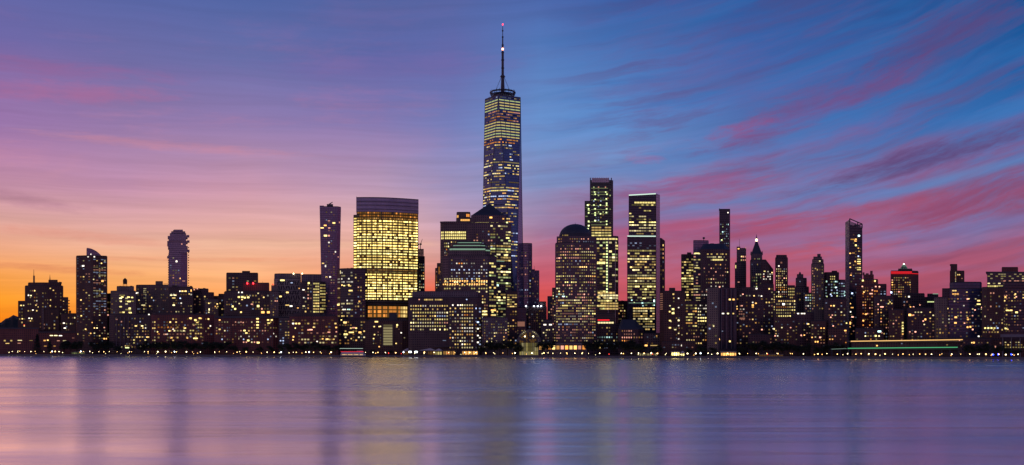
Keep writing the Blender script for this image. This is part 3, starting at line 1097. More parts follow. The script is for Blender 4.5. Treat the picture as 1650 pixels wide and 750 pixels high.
b = Bld('office_building', 'broad dark block with scattered lit offices at the foot of the stacked-box tower', 'building', 300, 170)
b.tier('wall', [(272, 0), (311, 0)], 463, mat='dark_stone', depth=36)
b.grid(274, 310, 468, 505, 4.2, 4.8, .14, ['warm', 'white', 'pale'], lo=1)
b.spots([(290, 469.5, 'white', 4), (294, 469.5, 'warm', 4, 3.6, 2.2), (299, 469.5, 'warm', 4, 4, 2.2), (308, 468.6, 'amber', 4, 2, 4), (276, 476, 'pale', 4, 4, 2), (282, 476, 'pale', 4, 5, 2), (280, 480.5, 'warm', 3, 6, 1.8), (290.5, 481, 'ice', 4),
         (271.5, 492.5, 'warm', 4, 4, 3), (280, 492, 'pale', 4, 4, 2.4), (287, 506, 'white', 4, 3, 2.6), (305, 474, 'warm', 3)])
b.clutter(275, 310, 463, 5, 2.6)
b.boxp('stair_tower', 276, 284, 459.5, 464, 9, 8, 'dark_stone')
b = Bld('office_building', 'dark purple building stepping down to the right of the stacked-box tower', 'building', 328, 205)
b.tier('wall', [(309, 2), (327, 0), (345, 5)], 472, mat='dark_stone', depth=30)
b.grid(312, 344, 476, 506, 3.8, 4.6, .1, ['warm', 'rose'])
b.tier('setback', [(310, 5), (325, 3), (336, 7)], 466, 473, mat='dark_stone', depth=22, keep=False)
b.clutter(311, 334, 466, 4, 2.6)
b.spots([(313, 467, 'rose', 3), (318, 465.5, 'rose', 3)])
b = Bld('apartment_block', 'narrow pale brick block with one column of warm windows, left of the plain grey slab', 'building', 337, 150)
b.tier('wall', [(330, 0), (352, 3)], 483, mat='tan_brick', depth=26)
b.grid(331, 351, 486, 528, 3.6, 4.4, .18, ['warm', 'pale'])
b.spots([(336.5, 489, 'warm', 4), (337, 499, 'pale', 4, 1.8, 4), (336.5, 511.5, 'warm', 4), (336.5, 503.5, 'pale', 3), (350, 490, 'warm', 4), (351.5, 494, 'warm', 3), (347, 494, 'amber', 3)])
b = Bld('apartment_block', 'small dark block with cut corner, left of the plain grey slab', 'building', 358, 240)
b.tier('wall', [(344, 0), (364, 2)], 478, mat='brown_brick', depth=24)
b.tier('penthouse', [352, 363.5], 474.5, 479, mat='brown_brick', depth=12, off=4, keep=False)
b.grid(346, 363, 482, 510, 3.6, 4.6, .15)

b = Bld('apartment_block', 'long red and brown brick block with warm windows behind the promenade trees at left', 'building', 294, 62, 'long warm-windowed brick block')
b.tier('wall', [(243, 4), (252, 0), (304, 0), (330, 0), (345, 5)], 507.5, mat='red_brick', depth=34)
b.grid(245, 251, 512, 556, 3, 4.8, .55, ['warm', 'pale'], lo=1, hi=3)
b.grid(253, 304, 525, 547, 5.2, 5.2, .42, ['warm', 'pale', 'rose'], w=.6, lo=1)
b.grid(305, 326, 511, 550, 4.6, 4.8, .5, ['warm', 'yel'], w=.7, lo=1)
b.grid(253, 343, 512, 556, 4.8, 5, .10, ['warm', 'rose'])
b.spots([(307, 513, 'warm', 4, 4.5, 2.4), (315, 516, 'warm', 4, 4.5, 3), (322, 513, 'warm', 4, 4, 2.2), (318, 520, 'warm', 3, 4, 2), (273, 533.5, 'yel', 4, 3.4, 2.4), (279, 530.5, 'white', 4), (298, 529, 'warm', 4, 4, 2.2), (276, 544.5, 'amber', 4, 4, 2.6), (302, 545, 'amber', 4),
         (315, 545.5, 'yel', 4, 8, 2.2), (266, 539, 'rose', 3, 6, 2), (253, 535, 'warm', 4, 4, 2.2), (339, 525.5, 'white', 4)])
b.tier('roof_slab', [(245, 1), (300, 1)], 504.5, 508, mat='dark_stone', depth=20, off=6, keep=False)
b.clutter(250, 340, 507, 7, 2.6)

b = Bld('apartment_tower', 'plain grey windowless slab with a small bump on its roof, against the orange sky', 'tower', 390, 260)
b.tier('wall', [(364.5, 0), (416, 3)], 440.5, mat='dark_stone', depth=26)
b.tier('penthouse', [(390, 2), (403, 4)], 437.6, 441.5, mat='dark_stone', depth=12, off=2, keep=False)
b.clutter(396, 404, 438, 2, 1.5)
b.grid(367, 414, 446, 470, 6, 5, .03, 'rose', hi=1)
b = Bld('apartment_block', 'dark block with red beacon lights along its penthouse, in front of the plain grey slab', 'building', 397, 140, 'dark block with red beacons')
b.tier('wall', [(361, 10), (383, 0), (435, 0), (448, 8)], 470, mat='dark_stone', depth=34)
b.tier('penthouse', [(392, 3), (434, 3)], 456.5, 471, mat='red_brick', depth=20, off=3, keep=False)
b.grid(364, 382, 480, 506, 3.6, 4.6, .07, ['warm', 'rose'])
b.grid(386, 434, 474, 506, 4.6, 5, .22, ['warm', 'rose', 'ice'])
b.spots([(384, 471.5, 'white', 4, 3, 2.4), (390, 471.5, 'white', 4, 2.6, 2.2), (385, 479, 'warm', 4, 4, 3), (390.5, 479, 'yel', 4, 4, 3.2), (394.5, 480, 'yel', 4, 3.4, 3), (400, 479.5, 'yel', 4, 4, 3), (390, 483, 'warm', 4), (375, 494, 'yel', 4, 3, 3.4), (379, 498, 'yel', 4, 3.4, 3),
         (385.5, 489.5, 'pale', 3), (406, 490.5, 'rose', 3, 4, 2), (416, 493.5, 'yel', 4, 4.4, 4), (425, 479.4, 'warm', 4), (423.5, 503.5, 'amber', 4, 6, 4), (432.5, 503.5, 'amber', 4, 5, 4), (416, 473, 'pale', 3)])
for p_ in (398.5, 408):
    bm = NB(); d_ = b.D + 2
    lathe(bm, wx(p_, d_), d_, [(0.3, wz(458.4, b.D)), (1.15, wz(457.4, b.D)), (1.15, wz(456.2, b.D)), (0.3, wz(455.2, b.D))], 8)
    b.obj('beacon', bm, MATS['lamp_red'])
b.mast(423, 453.5, 457, .3, 6)
b.clutter(364, 392, 470, 4, 2)
b = Bld('apartment_block', 'long block with a lit stair column and red brick bays, behind the promenade trees', 'building', 396, 62, 'lit-stair-column block')
b.tier('wall', [(345, 4), (356, 0), (440, 0), (449, 5)], 513, mat='red_brick', depth=36)
b.tier('roof_slab', [(346, -1), (449, -1)], 510, 512.6, mat='dark_concrete', depth=38, keep=False, roof=False)
b.grid(347, 447, 517, 554, 4.4, 4.5, .28, ['rose', 'pale', 'warm', 'ice'], w=.5, lo=0, hi=3)
b.spots([(415, 514, 'warm', 4, 4.4, 2.6), (415, 519, 'yel', 4, 4.4, 2.6), (415, 524, 'yel', 4, 4.4, 2.6), (415, 528.5, 'yel', 3, 4.4, 2.6), (432, 516, 'warm', 4, 3.6, 2.6), (438, 516, 'warm', 4, 3.6, 2.6), (433, 521, 'yel', 3, 5, 2.4), (394, 533, 'yel', 4, 4, 2.6), (397, 537, 'yel', 4, 4, 2.4), (401, 533.5, 'warm', 3),
         (354, 516, 'amber', 4, 3, 2), (343, 531, 'warm', 4), (354, 531, 'warm', 3, 3.4, 2.4), (384, 546, 'pale', 4, 2.2, 3.4), (400, 549, 'yel', 4, 4, 3), (416, 552.5, 'yel', 4, 5, 3), (384, 520, 'white', 3, 3, 2.6), (342, 548.5, 'amber', 4, 4, 3), (392, 520, 'rose', 3)])
for p_ in (370, 376, 382.5):
    b.boxp('brick_pier', p_, p_ + 2.0, 514, 556, -0.8, 2, 'red_brick')

b = Bld('office_building', 'pale concrete building with zigzag slit windows and a flat roof, left of the dark notch', 'building', 463, 165, 'zigzag-window building')
b.tier('wall', [(441.5, 6), (447, 0), (485, 3)], 449, mat='pale_stone', depth=34)
b.tier('setback', [(442, 7), (450, 2), (485, 5)], 441.8, 450, mat='grey_stone', depth=30, keep=False)
for r_ in range(7):
    for c_ in range(9):
        bm = NB()
        px_ = 448.5 + c_ * 4.0 + (1.1 if r_ % 2 else -0.5)
        py_ = 456 + r_ * 8.0
        q = b.hit(px_)
        if q is None: continue
        an_ = q[2]; nx_, ny_ = math.sin(an_), -math.cos(an_)
        zc = b.z(py_)
        s_ = 1 if (r_ + c_) % 2 else -1
        pts = [(-0.9 + s_ * 0.9, -3.4), (0.9 + s_ * 0.9, -3.4), (0.9 - s_ * 0.9, 3.4), (-0.9 - s_ * 0.9, 3.4)]
        f0 = [(q[0] + nx_ * 0.15 + math.cos(an_) * u, q[1] + ny_ * 0.15 + math.sin(an_) * u, zc + v) for u, v in pts]
        f1 = [(x - nx_ * 0.4, y - ny_ * 0.4, z) for x, y, z in f0]
        loft(bm, [f1, f0])
        b.obj('slit_window', bm, MATS['dark_glass'])
b.spots([(455, 452, 'yel', 4, 8, 2.6), (463, 471.5, 'warm', 4, 4.6, 2.6), (452, 478, 'warm', 4, 4.4, 2.6), (463, 492, 'warm', 3, 7, 1.8), (469, 493.5, 'white', 4, 5, 2.4), (470, 456, 'ice', 3, 4, 1.4), (482, 465, 'amber', 3, 2, 2), (480, 496.5, 'amber', 3, 3, 2)])
for p_ in (473, 487):
    bm = NB(); d_ = b.D + 1
    lathe(bm, wx(p_, d_), d_, [(0.3, wz(442.4, b.D)), (1.0, wz(441.6, b.D)), (1.0, wz(440.8, b.D)), (0.3, wz(440.2, b.D))], 8)
    b.obj('roof_light', bm, MATS['lamp_white'])
b.clutter(444, 480, 442, 5, 1.8)
b = Bld('apartment_block', 'narrow stone block with a stepped top squeezed left of the pale zigzag-window building', 'building', 440, 128)
b.tier('wall', [(435, 0), (449, 2)], 470, mat='tan_brick', depth=22)
b.grid(436, 448, 474, 510, 3.4, 4.6, .22, ['warm', 'rose'])
b.tier('penthouse', [437, 446], 461, 471, mat='tan_brick', depth=12, off=3, keep=False)
b.spots([(439.5, 458.5, 'red', 4, 3, 2)])
b = Bld('office_building', 'building with a dark recess and a yellow-lit glazed corner bay, left of the flared tower', 'building', 503, 150, 'building with the yellow-lit glazed corner')
b.tier('wall', [(485, 0), (504, 0), (515, 2), (525, 8)], 455, mat='dark_stone', depth=34)
b.tier('setback', [(485.5, 3), (505, 3), (518, 6)], 443, 456, mat='grey_stone', depth=28, keep=False)
b.grid(486, 503, 457, 505, 4, 5.2, .22, ['white', 'rose', 'warm'])
b.band(504.5, 514.5, 455, 505, 3.2, 4.6, .92, ['yel', 'warm'], h=.5, lo=2, hi=3)
b.band(515.5, 524.5, 457, 505, 3.2, 4.6, .9, ['yel', 'warm'], h=.5, lo=1, hi=2)
b.boxp('glass_mullion', 503.3, 504.3, 443, 505, -1.5, 3, 'pale_stone')
b.boxp('glass_mullion', 514.4, 515.4, 455, 508, 0, 3, 'pale_stone')
b.spots([(497.5, 456.5, 'yel', 4, 3.4, 3), (489, 467.4, 'white', 4, 4, 1.8), (489.5, 480, 'white', 3), (489.5, 493.5, 'pale', 3, 4, 2)])
b.clutter(487, 512, 443, 5, 1.6)

# flared tower
b = Bld('apartment_tower', 'tall slim glass tower flaring outward at the top with a small crane on its roof', 'tower', 532, 300, 'flared slim tower')
b.tier('wall', [(520, 0), (540, 3), (544.5, 10)], 333.5, mat='plum_glass', depth=26, top=[(515, 0), (544, 3), (549.5, 10)], roof=True)
b.spots([(530, 356, 'rose', 2, 4, 2), (538, 359.4, 'warm', 4, 5, 2.6), (524, 363.5, 'amber', 4, 5, 2.4), (519, 367.5, 'warm', 4, 6, 2), (530.5, 367.6, 'rose', 3, 4, 2), (524.5, 380, 'yel', 4, 6, 3), (530, 380, 'rose', 3, 3, 3), (530, 391, 'white', 3, 3, 2.6),
         (540.5, 406, 'white', 3, 2.2, 3), (520.5, 424.6, 'warm', 3, 4, 2), (524.5, 429, 'white', 3, 2.4, 4), (526, 447, 'warm', 4, 3, 2.4), (532, 446.5, 'white', 4, 3, 2.4), (547, 358, 'rose', 2, 2, 3), (545, 414, 'rose', 2)])
b.grid(524, 540, 340, 500, 4, 4.2, .035, ['rose', 'ice'], lo=0, hi=1)
b.tier('parapet', [(515, 0.3), (522, 0.3)], 331.5, 334, mat='plum_glass', depth=20, keep=False, roof=False)
b.boxp('mechanical_box', 526, 536, 328.5, 334.5, 6, 10, 'dark_concrete')
bm = NB(); d_ = b.D + 10
tube(bm, (wx(533, d_), d_, wz(329, b.D)), (wx(533, d_), d_, wz(326.6, b.D)), 0.8, n=6)
tube(bm, (wx(530, d_), d_, wz(328, b.D)), (wx(536, d_), d_, wz(325, b.D)), 0.7, n=6)
b.obj('crane', bm, MATS['steel'])

b = Bld('apartment_block', 'low brick block with red-brown bays right of the zigzag-window building, behind waterfront trees', 'building', 505, 66, 'red-brown brick block')
b.tier('wall', [(466, 4), (474, 0), (545, 0)], 510, mat='red_brick', depth=34)
b.tier('setback', [(472, 2), (516, 2)], 505, 511, mat='dark_stone', depth=24, off=2, keep=False)
b.grid(470, 543, 514, 555, 5, 5.2, .26, ['rose', 'warm', 'pale'], w=.7, lo=0)
b.spots([(475, 529, 'yel', 4, 4, 2.2), (474, 543, 'amber', 4, 5, 3), (473, 548, 'warm', 4, 4, 2), (501, 531.6, 'rose', 4, 6, 2.2), (506, 527.5, 'warm', 4, 4, 2), (520, 546.5, 'amber', 4, 3, 2.2), (527, 546.8, 'warm', 4, 5, 2.2), (538, 547, 'warm', 3), (543, 528, 'amber', 4, 6, 2.4), (530, 535.6, 'rose', 3, 5, 2), (543, 535, 'rose', 3, 5, 2), (511, 550.6, 'white', 4)])
b.clutter(474, 540, 508, 7, 3)
b = Bld('apartment_block', 'very dark small block between the lit stair column block and the red-brown brick block', 'building', 458, 72, 'very dark small block')
b.tier('wall', [(449, 0), (468, 0)], 512, mat='dark_glass', depth=24)
b.grid(450, 467, 516, 556, 3.8, 4.6, .26, ['rose', 'warm', 'ice'], hi=3)

b = Bld('office_building', 'dark curved-front block with bands of lit rooms between the flared tower and the bright tower', 'building', 566, 130, 'dark curved-front block')
b.tier('wall', [(543.5, 14), (549, 6), (558, 1), (570, 0), (589, 4)], 433.5, mat='dark_glass', depth=34)
b.tier('wall', [(545, -4), (590, -4)], 515, mat='dark_stone', depth=30, keep=False)
b.band(544, 569, 437, 512, 4, 5, .30, ['pale', 'warm', 'white'], rowp=(.3, .8), h=.42, lo=1)
b.spots([(549, 438.5, 'pale', 3, 1.8, 6), (546, 460.5, 'warm', 4, 7, 2.4), (556, 460.5, 'yel', 4, 6, 2), (563.5, 461, 'warm', 3, 5, 2), (565, 468.6, 'warm', 4, 7, 2.4), (547, 491, 'warm', 4, 8, 3), (552, 499, 'white', 4, 12, 2), (562, 499, 'cool', 4, 6, 2), (577.5, 463, 'rose', 3), (579, 486, 'amber', 3, 3, 3)])
b.grid(571, 588, 440, 512, 4, 5, .06)
b.chain = b.xy([(545, -4), (590, -4)]); b.chain_top = b.chain
b.grid(546, 589, 517, 556, 4.4, 4.6, .26, ['warm', 'pale', 'amber'], w=.7, lo=1)
b.spots([(556, 520, 'warm', 4, 6, 3.4), (550, 516, 'yel', 4), (557, 539, 'yel', 4, 7, 3.2), (566, 536, 'warm', 4, 9, 2.2), (580, 536, 'amber', 4, 5, 3.2), (566, 546, 'warm', 3), (570, 528.5, 'rose', 3, 6, 2)])
b.clutter(553, 587, 433, 6, 2.2)

# ---- centre left: the bright curved tower and its neighbours
b = Bld('office_tower', 'broad curved glass tower with nearly every floor lit pale yellow and a dark louvred top', 'tower', 622, 190, 'broad bright curved tower')
b.backmat = MATS['lit_amber_0']; b.backh = 1.3  # amber glow painted behind the rows, standing in for bloom on the spandrels
def arc(x0, x1, n=12, bulge=9, skew=30):
    return [(x0 + (x1 - x0) * i / n, skew * (i / n) ** 1.2 - bulge * math.sin(math.pi * i / n)) for i in range(n + 1)]
AR = arc(574.5, 674)
b.tier('wall', AR, 341, None, mat='olive_curtain', depth=26, roof=False)
b.tier('side_wall', [(569.5, 6), (575.2, 3)], 347, mat='olive_curtain', depth=20, keep=False)
b.tier('louvred_crown', [(p, d - .6) for p, d in arc(574, 674.4)], 318, 341.4, mat='louvre_band', depth=27, roof=False, keep=False)
for y_ in (318.4, 325, 331, 337.5):
    b.strip('crown_rail', 574.8, 673.8, y_, 0.7, 'steel', 0.9, 0.8)
b.chain = b.xy(AR); b.chain_top = b.chain
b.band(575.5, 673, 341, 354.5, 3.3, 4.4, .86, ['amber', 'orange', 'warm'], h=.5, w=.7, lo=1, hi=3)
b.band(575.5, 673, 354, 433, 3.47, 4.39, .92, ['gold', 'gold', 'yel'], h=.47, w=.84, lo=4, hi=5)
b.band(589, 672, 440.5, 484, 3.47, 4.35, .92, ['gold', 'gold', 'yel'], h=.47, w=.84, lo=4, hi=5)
b.band(590, 672, 433.5, 440.5, 3.47, 3.5, .8, ['yel', 'amber'], h=.45, w=.8, lo=0, hi=1)  # dim glowing panes added to lift the dark mechanical band
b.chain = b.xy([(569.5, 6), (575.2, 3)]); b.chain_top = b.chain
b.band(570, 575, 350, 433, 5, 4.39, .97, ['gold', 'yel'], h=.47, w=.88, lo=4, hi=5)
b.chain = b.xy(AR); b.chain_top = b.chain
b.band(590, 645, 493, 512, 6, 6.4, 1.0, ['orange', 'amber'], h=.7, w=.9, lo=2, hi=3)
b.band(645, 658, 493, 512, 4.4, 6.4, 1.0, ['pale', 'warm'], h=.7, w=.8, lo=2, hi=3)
b.strip('ledge', 589, 672, 487, 1.2, 'dark_concrete', 1.6, 3)
b.strip('ledge', 589, 672, 491, 1.0, 'dark_concrete', 1.6, 3)
for k in range(1, 19):
    p_ = 574.5 + k * 5.2
    q = b.hit(p_)
    bm = NB()
    box(bm, q[0], q[1] - .45, (b.z(342) + b.z(486)) / 2, 0.3, 0.5, b.z(342) - b.z(486), q[2])
    b.obj('mullion', bm, MATS['steel'])
b.mast(574.5, 315.5, 320, .3, 3)

b = Bld('office_building', 'brown low block with one tall lit stair window, below the bright curved tower', 'building', 624, 90, 'tall-stair-window block')
b.tier('wall', [(588, 3), (598, 0), (648, 0), (658, 3)], 517.5, mat='brown_brick', depth=36)
b.tier('mechanical_penthouse', [(627, 3), (640, 3)], 505, 518, mat='dark_concrete', depth=12, off=0, keep=False)
b.tier('gable_block', [(596, 2), (655, 2)], 514.4, 518, mat='dark_stone', depth=24, off=2, keep=False)
for k in range(8):
    b.pane(625, 525 + k * 4.25, 14.5, 3.3, lit('pale', 1 if k else 0))
b.boxp('pilaster', 616, 617.2, 521, 560, -1.4, 2, 'tan_brick')
b.boxp('pilaster', 632.8, 634, 521, 560, -1.4, 2, 'tan_brick')
b.grid(600, 615, 524, 556, 4, 4.6, .14, ['warm', 'pale'], w=.5, h=.4)
b.grid(636, 654, 524, 556, 4, 4.6, .10, ['warm', 'pale'], w=.5, h=.4)
b.spots([(606.5, 518.7, 'warm', 4, 6, 2.4), (603, 526.6, 'warm', 4), (611, 526.6, 'warm', 4), (603.5, 539.5, 'warm', 4), (640, 524, 'yel', 4, 3, 3), (639.5, 527, 'warm', 3), (646.5, 536.6, 'white', 4), (602, 546, 'warm', 4), (611, 559, 'amber', 4)])

# tower under construction behind
b = Bld('tower_under_construction', 'unfinished tower with open floors and a rooftop crane, just right of the bright curved tower', 'tower', 679, 330)
b.tier('wall', [(668, 0), (678, 0), (684.5, 4)], 413, mat='dark_stone', depth=22, roof=False)
b.grid(675, 684, 424, 470, 3, 4.6, .6, ['pale', 'cool', 'warm'], w=.6, lo=0, hi=3)
for k in range(6):
    b.boxp('floor_slab', 672, 682.2, 412.4 - k * 2.2, 413.1 - k * 2.2, 0, 18, 'concrete')
for p_ in (672.6, 676, 679, 681.7):
    b.boxp('column', p_ - .3, p_ + .3, 401.4, 413, 1, 1.2, 'concrete')
cr = empty('tower_crane', (wx(677.5, b.D + 8), b.D + 8, b.z(401.2)), 'small dark tower crane raised above the unfinished tower beside the bright curved tower', 'crane')
z0 = 0.0; u_ = b.D / F
bm = NB(); tube(bm, (0, 0, 0), (0, 0, 9 * u_), .7, n=5); mesh_obj('mast', bm, MATS['steel'], cr)
bm = NB(); tube(bm, (0, 0, 8 * u_), (3.2 * u_, 0, 16.5 * u_), .6, .35, n=5); mesh_obj('jib', bm, MATS['steel'], cr)
bm = NB(); tube(bm, (0, 0, 8 * u_), (-3 * u_, 0, 8.6 * u_), .5, n=5); box(bm, -3 * u_, 0, 7.7 * u_, 2.2, 1.6, 2.4); mesh_obj('counterweight', bm, MATS['steel'], cr)
bm = NB(); box(bm, .6, -1, 8 * u_, 3.2, 2.6, 2.8); mesh_obj('cab', bm, MATS['steel'], cr)

# stepped tower with amber band
b = Bld('office_tower', 'flat-topped stone tower with a bright amber window band near its top', 'tower', 730, 260, 'flat-topped amber-band tower')
b.tier('wall', [(709.5, 4), (716, 0), (757, 0)], 358, mat='granite_grid', depth=32)
b.band(710.5, 751, 372.5, 386.5, 3.1, 4.66, 1.0, ['amber', 'yel'], h=.62, w=.74, lo=3, hi=4)
b.grid(716, 752, 388, 470, 3.4, 4.7, .10, ['warm', 'pale'], lo=0)
b.grid(715, 724, 390, 425, 3.2, 4.7, .55, ['amber', 'yel'], lo=2)
b.boxp('cornice', 709, 757, 357.4, 360.2, -1.2, 2, 'granite_grid')
b.clutter(716, 735, 358, 4, 1.5)
b = Bld('office_building', 'narrow stepped ochre stone wing glowing amber from below, left of the amber-band tower', 'building', 706, 300)
b.tier('wall', [(701, 2), (712, 0)], 433, mat='tan_brick', depth=22)
b.tier('setback', [(704, 3), (712, 2)], 425, 434, mat='tan_brick', depth=18, keep=False)
b.grid(702, 711, 436, 466, 3, 4.4, .25, ['amber', 'warm'], lo=0, hi=2)
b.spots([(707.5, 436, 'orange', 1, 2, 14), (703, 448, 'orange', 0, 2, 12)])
b = Bld('office_tower', 'tower top with an octagonal amber-lit crown, peeking out behind the flat-topped amber-band tower', 'tower', 747, 330)
b.tier('wall', [(735, 3), (739, 0), (757, 0), (760, 3)], 352, mat='tan_brick', depth=22)
b.tier('crown', [(735.6, 5), (739.5, 2), (754, 2), (758, 5)], 342.5, 352.5, mat='tan_brick', depth=18, keep=True)
b.band(736, 740, 345, 354, 1.8, 9, 1, ['amber'], h=.6, w=.7, lo=3)
b.band(751, 757, 344, 350.5, 3, 6.5, 1, ['amber', 'orange'], h=.7, w=.7, lo=3)
b.chain = b.xy([(735, 3), (739, 0), (757, 0), (760, 3)]); b.chain_top = b.chain
b.band(742, 757, 352.5, 357.5, 3, 4.4, .9, ['amber'], h=.6, lo=3)

# pyramid tower
b = Bld('office_tower', 'tower with a dark pyramid roof, in front of the tallest tower', 'tower', 789, 170, 'pyramid-roofed tower')
b.tier('wall', [(752, 6), (760, 0), (800, 0), (824, 12)], 360, mat='granite_grid', depth=42)
b.tier('wall', [(759, 6), (764, 3), (799, 3), (815, 10)], 346.5, 361, mat='granite_grid', depth=34, keep=True, roof=False)
b.band(760, 806, 357.6, 361.4, 2.5, 3.6, .92, ['amber', 'yel'], h=.6, w=.7, lo=3)
b.spots([(791, 350.5, 'amber', 4, 5, 3), (811, 352, 'amber', 3, 3, 2.4)])
ring, f_ = b.ring([(760, 6), (765, 3), (799, 3), (814, 10)], 33)
ax_ = sum(p[0] for p in ring) / len(ring); ay_ = sum(p[1] for p in ring) / len(ring)
zt_, zp_ = b.z(346.5), b.z(326.5)
ax_ = wx(788.5, ay_)
bm = NB()
loft(bm, [[(x, y, zt_) for x, y in ring], [(ax_ + (x - ax_) * .03, ay_ + (y - ay_) * .03, zp_) for x, y in ring]])
b.obj('pyramid_roof', bm, MATS['copper_dome'])
b.chain = b.xy([(752, 6), (760, 0), (800, 0), (824, 12)]); b.chain_top = b.chain
b.grid(762, 799, 366, 400, 4.6, 4.6, .22, ['ice', 'rose', 'warm'], lo=0, hi=2)
b.band(790, 823, 362, 560, 4.0, 4.6, .34, ['warm', 'yel', 'green', 'pale'], rowp=(.35, .85), h=.5, lo=1, run=.3)
b.band(776, 800, 402, 560, 4.2, 4.6, .3, ['warm', 'green', 'yel'], rowp=(.3, .7), h=.5, lo=0, run=.2)
b.spots([(817, 358, 'green', 4, 3, 2.4), (818, 383, 'yel', 4, 6, 2.4), (815, 402, 'warm', 4), (802, 460, 'cool', 4, 3.4, 3.4), (815, 411, 'yel', 4, 6, 3), (807, 432, 'warm', 3)])
b.strip('light_cornice', 796, 812, 421, 1.2, 'strip_mint', 1, .6)

# stepped-top tower with green-white cornices
b = Bld('office_tower', 'stepped-top stone tower ringed by two glowing pale green light cornices', 'tower', 755, 110, 'tower with pale green light cornices')
W_ = [(713, 8), (722, 0), (786, 0), (800, 12)]
b.tier('wall', W_, 413, mat='granite_grid', depth=44)
b.tier('setback', [(722, 7), (729, 3), (782, 3), (790, 9)], 400, 414, mat='granite_grid', depth=36, keep=True)
b.band(731, 783, 411, 416, 3, 4.4, .7, ['pale', 'warm'], h=.45, lo=2)
b.strip('light_cornice', 725, 782, 401.8, 2.4, 'strip_mint', .9, .6)
b.strip('light_cornice', 782.2, 789, 403.5, 1.8, 'strip_mint', .9, .6)
b.tier('setback', [(729, 10), (735, 6), (774, 6), (783, 12)], 393, 400.5, mat='granite_grid', depth=28, keep=True)
b.strip('light_cornice', 731, 781, 395.5, 1.1, 'strip_mint', .9, .6)
b.tier('crown', [(735, 12), (739, 9), (772, 9), (776, 13)], 389, 393.5, mat='copper_dome', depth=20, keep=True)
b.strip('light_cornice', 738, 775, 390.6, 1.0, 'strip_mint', .9, .6)
b.chain = b.xy(W_); b.chain_top = b.chain
b.grid(726, 786, 417, 448, 3.9, 5.0, .42, ['ice', 'pale', 'white'], w=.6, h=.42, lo=1, hi=3, rowp=(.3, .05))
b.grid(711 + 4, 786, 447, 473, 3.85, 5.0, .62, ['warm', 'yel', 'pale'], w=.62, h=.45, lo=2, hi=4)
b.grid(776, 786.5, 475, 520, 3.5, 4.9, .72, ['warm', 'yel', 'pale'], w=.62, h=.5, lo=2)
b.grid(776, 799, 520, 562, 3.7, 4.9, .40, ['pale', 'warm'], w=.62, h=.5, lo=1)
b.spots([(t, 453 + 5.2 * r_, 'amber', 4, 2.4, 2.3) for r_ in range(2) for t in (714 + 3.9 * i for i in range(19)) if (int(t * 7) + r_) % 6])
b.band(788, 799, 417, 520, 4, 4.9, .55, ['green', 'yel', 'warm'], h=.5, lo=1, hi=3)
b.spots([(795, 500, 'amber', 4, 9, 2.6), (795, 508, 'amber', 3, 9, 2.2), (781, 502, 'yel', 4, 9, 2.6), (781, 507, 'yel', 4, 9, 2.6), (781, 512, 'yel', 4, 9, 2.6)])

# broad low office block in front
b = Bld('office_building', 'broad dark block with a regular grid of lit square windows and a recessed middle', 'building', 716, 47, 'recessed window-grid block')
b.tier('wall', [(658, 3), (664, 0), (723, 0)], 480, mat='dark_stone', depth=40)
b.tier('wall', [(723, -3), (768, -3), (776, 2)], 480, mat='dark_stone', depth=42)
b.tier('upper_storey', [(664, 6), (672, 3), (764, 3), (770, 6)], 470, 480.5, mat='grey_stone', depth=30, keep=False, par=.8)
b.chain = b.xy([(658, 3), (664, 0), (723, 0)]); b.chain_top = b.chain
b.band(683, 713, 481, 485.5, 2.6, 4, .95, ['pale', 'warm'], h=.5, w=.7, lo=2)
b.grid(660.5, 722.5, 490.5, 534, 4.0, 5.2, .95, ['pale', 'warm', 'yel'], w=.58, h=.48, lo=2, rowp=(.2, .8))
b.spots([(675.5, 483, 'rose', 3), (716, 549, 'ice', 1, 6, 1.4)])
b.chain = b.xy([(723, -3), (768, -3), (776, 2)]); b.chain_top = b.chain
b.grid(723.5, 744, 489.5, 563, 4.0, 5.2, .55, ['pale', 'white', 'warm'], w=.58, h=.45, lo=1)
b.grid(743, 763, 489.5, 563, 4.0, 5.2, .82, ['pale', 'white', 'warm'], w=.6, h=.48, lo=2)
b.grid(765, 776, 489.5, 563, 4.4, 5.2, .45, ['ice', 'white', 'pale'], w=.55, h=.48, lo=1)
b.spots([(752, 483, 'ice', 3), (770, 519.5, 'ice', 4, 3.6, 2.6), (770, 530, 'white', 4, 3, 2.6), (770, 541, 'white', 4, 2.6, 2.4), (770, 552, 'white', 4, 3, 2.6)])
b.mast(761, 474, 480, .5, -4, part='flue')
b.clutter(674, 760, 470, 6, 1.4)
b.boxp('canopy', 700, 768, 557.5, 559, -8, 8, 'dark_concrete')
b = Bld('office_building', 'dim glass-fronted wing with a lit wedge at its foot, left of the waterfront glass arch', 'building', 806, 60, 'dim glass-fronted wing')
b.tier('wall', [(777, 0), (818, 3)], 512, mat='grey_stone', depth=26)
b.grid(779, 817, 516, 562, 4, 4.6, .22, ['warm', 'pale'], lo=0)
b.spots([(797, 537, 'pale', 3), (797, 542, 'warm', 3), (812, 543, 'amber', 3), (812, 548, 'warm', 3)])
b.tier('entrance_hall', [(793, -4), (800, -6), (830, -6)], 551, mat='tan_brick', depth=16, keep=True)
b.grid(801, 830, 553, 562, 3.4, 4, .6, ['warm', 'pale'], lo=1)
b = Bld('office_building', 'narrow dark glass slab with lit ribbons below the pyramid roof, beside the tallest tower', 'building', 822, 130)
b.tier('wall', [(815, 0), (834, 3)], 470, mat='dark_stone', depth=30)
b.band(817, 833, 474, 496, 4, 3.6, .75, ['yel', 'warm'], h=.5, lo=1, hi=3)
b.grid(817, 833, 500, 556, 4, 4.6, .25, ['warm', 'amber'], lo=0, hi=3)

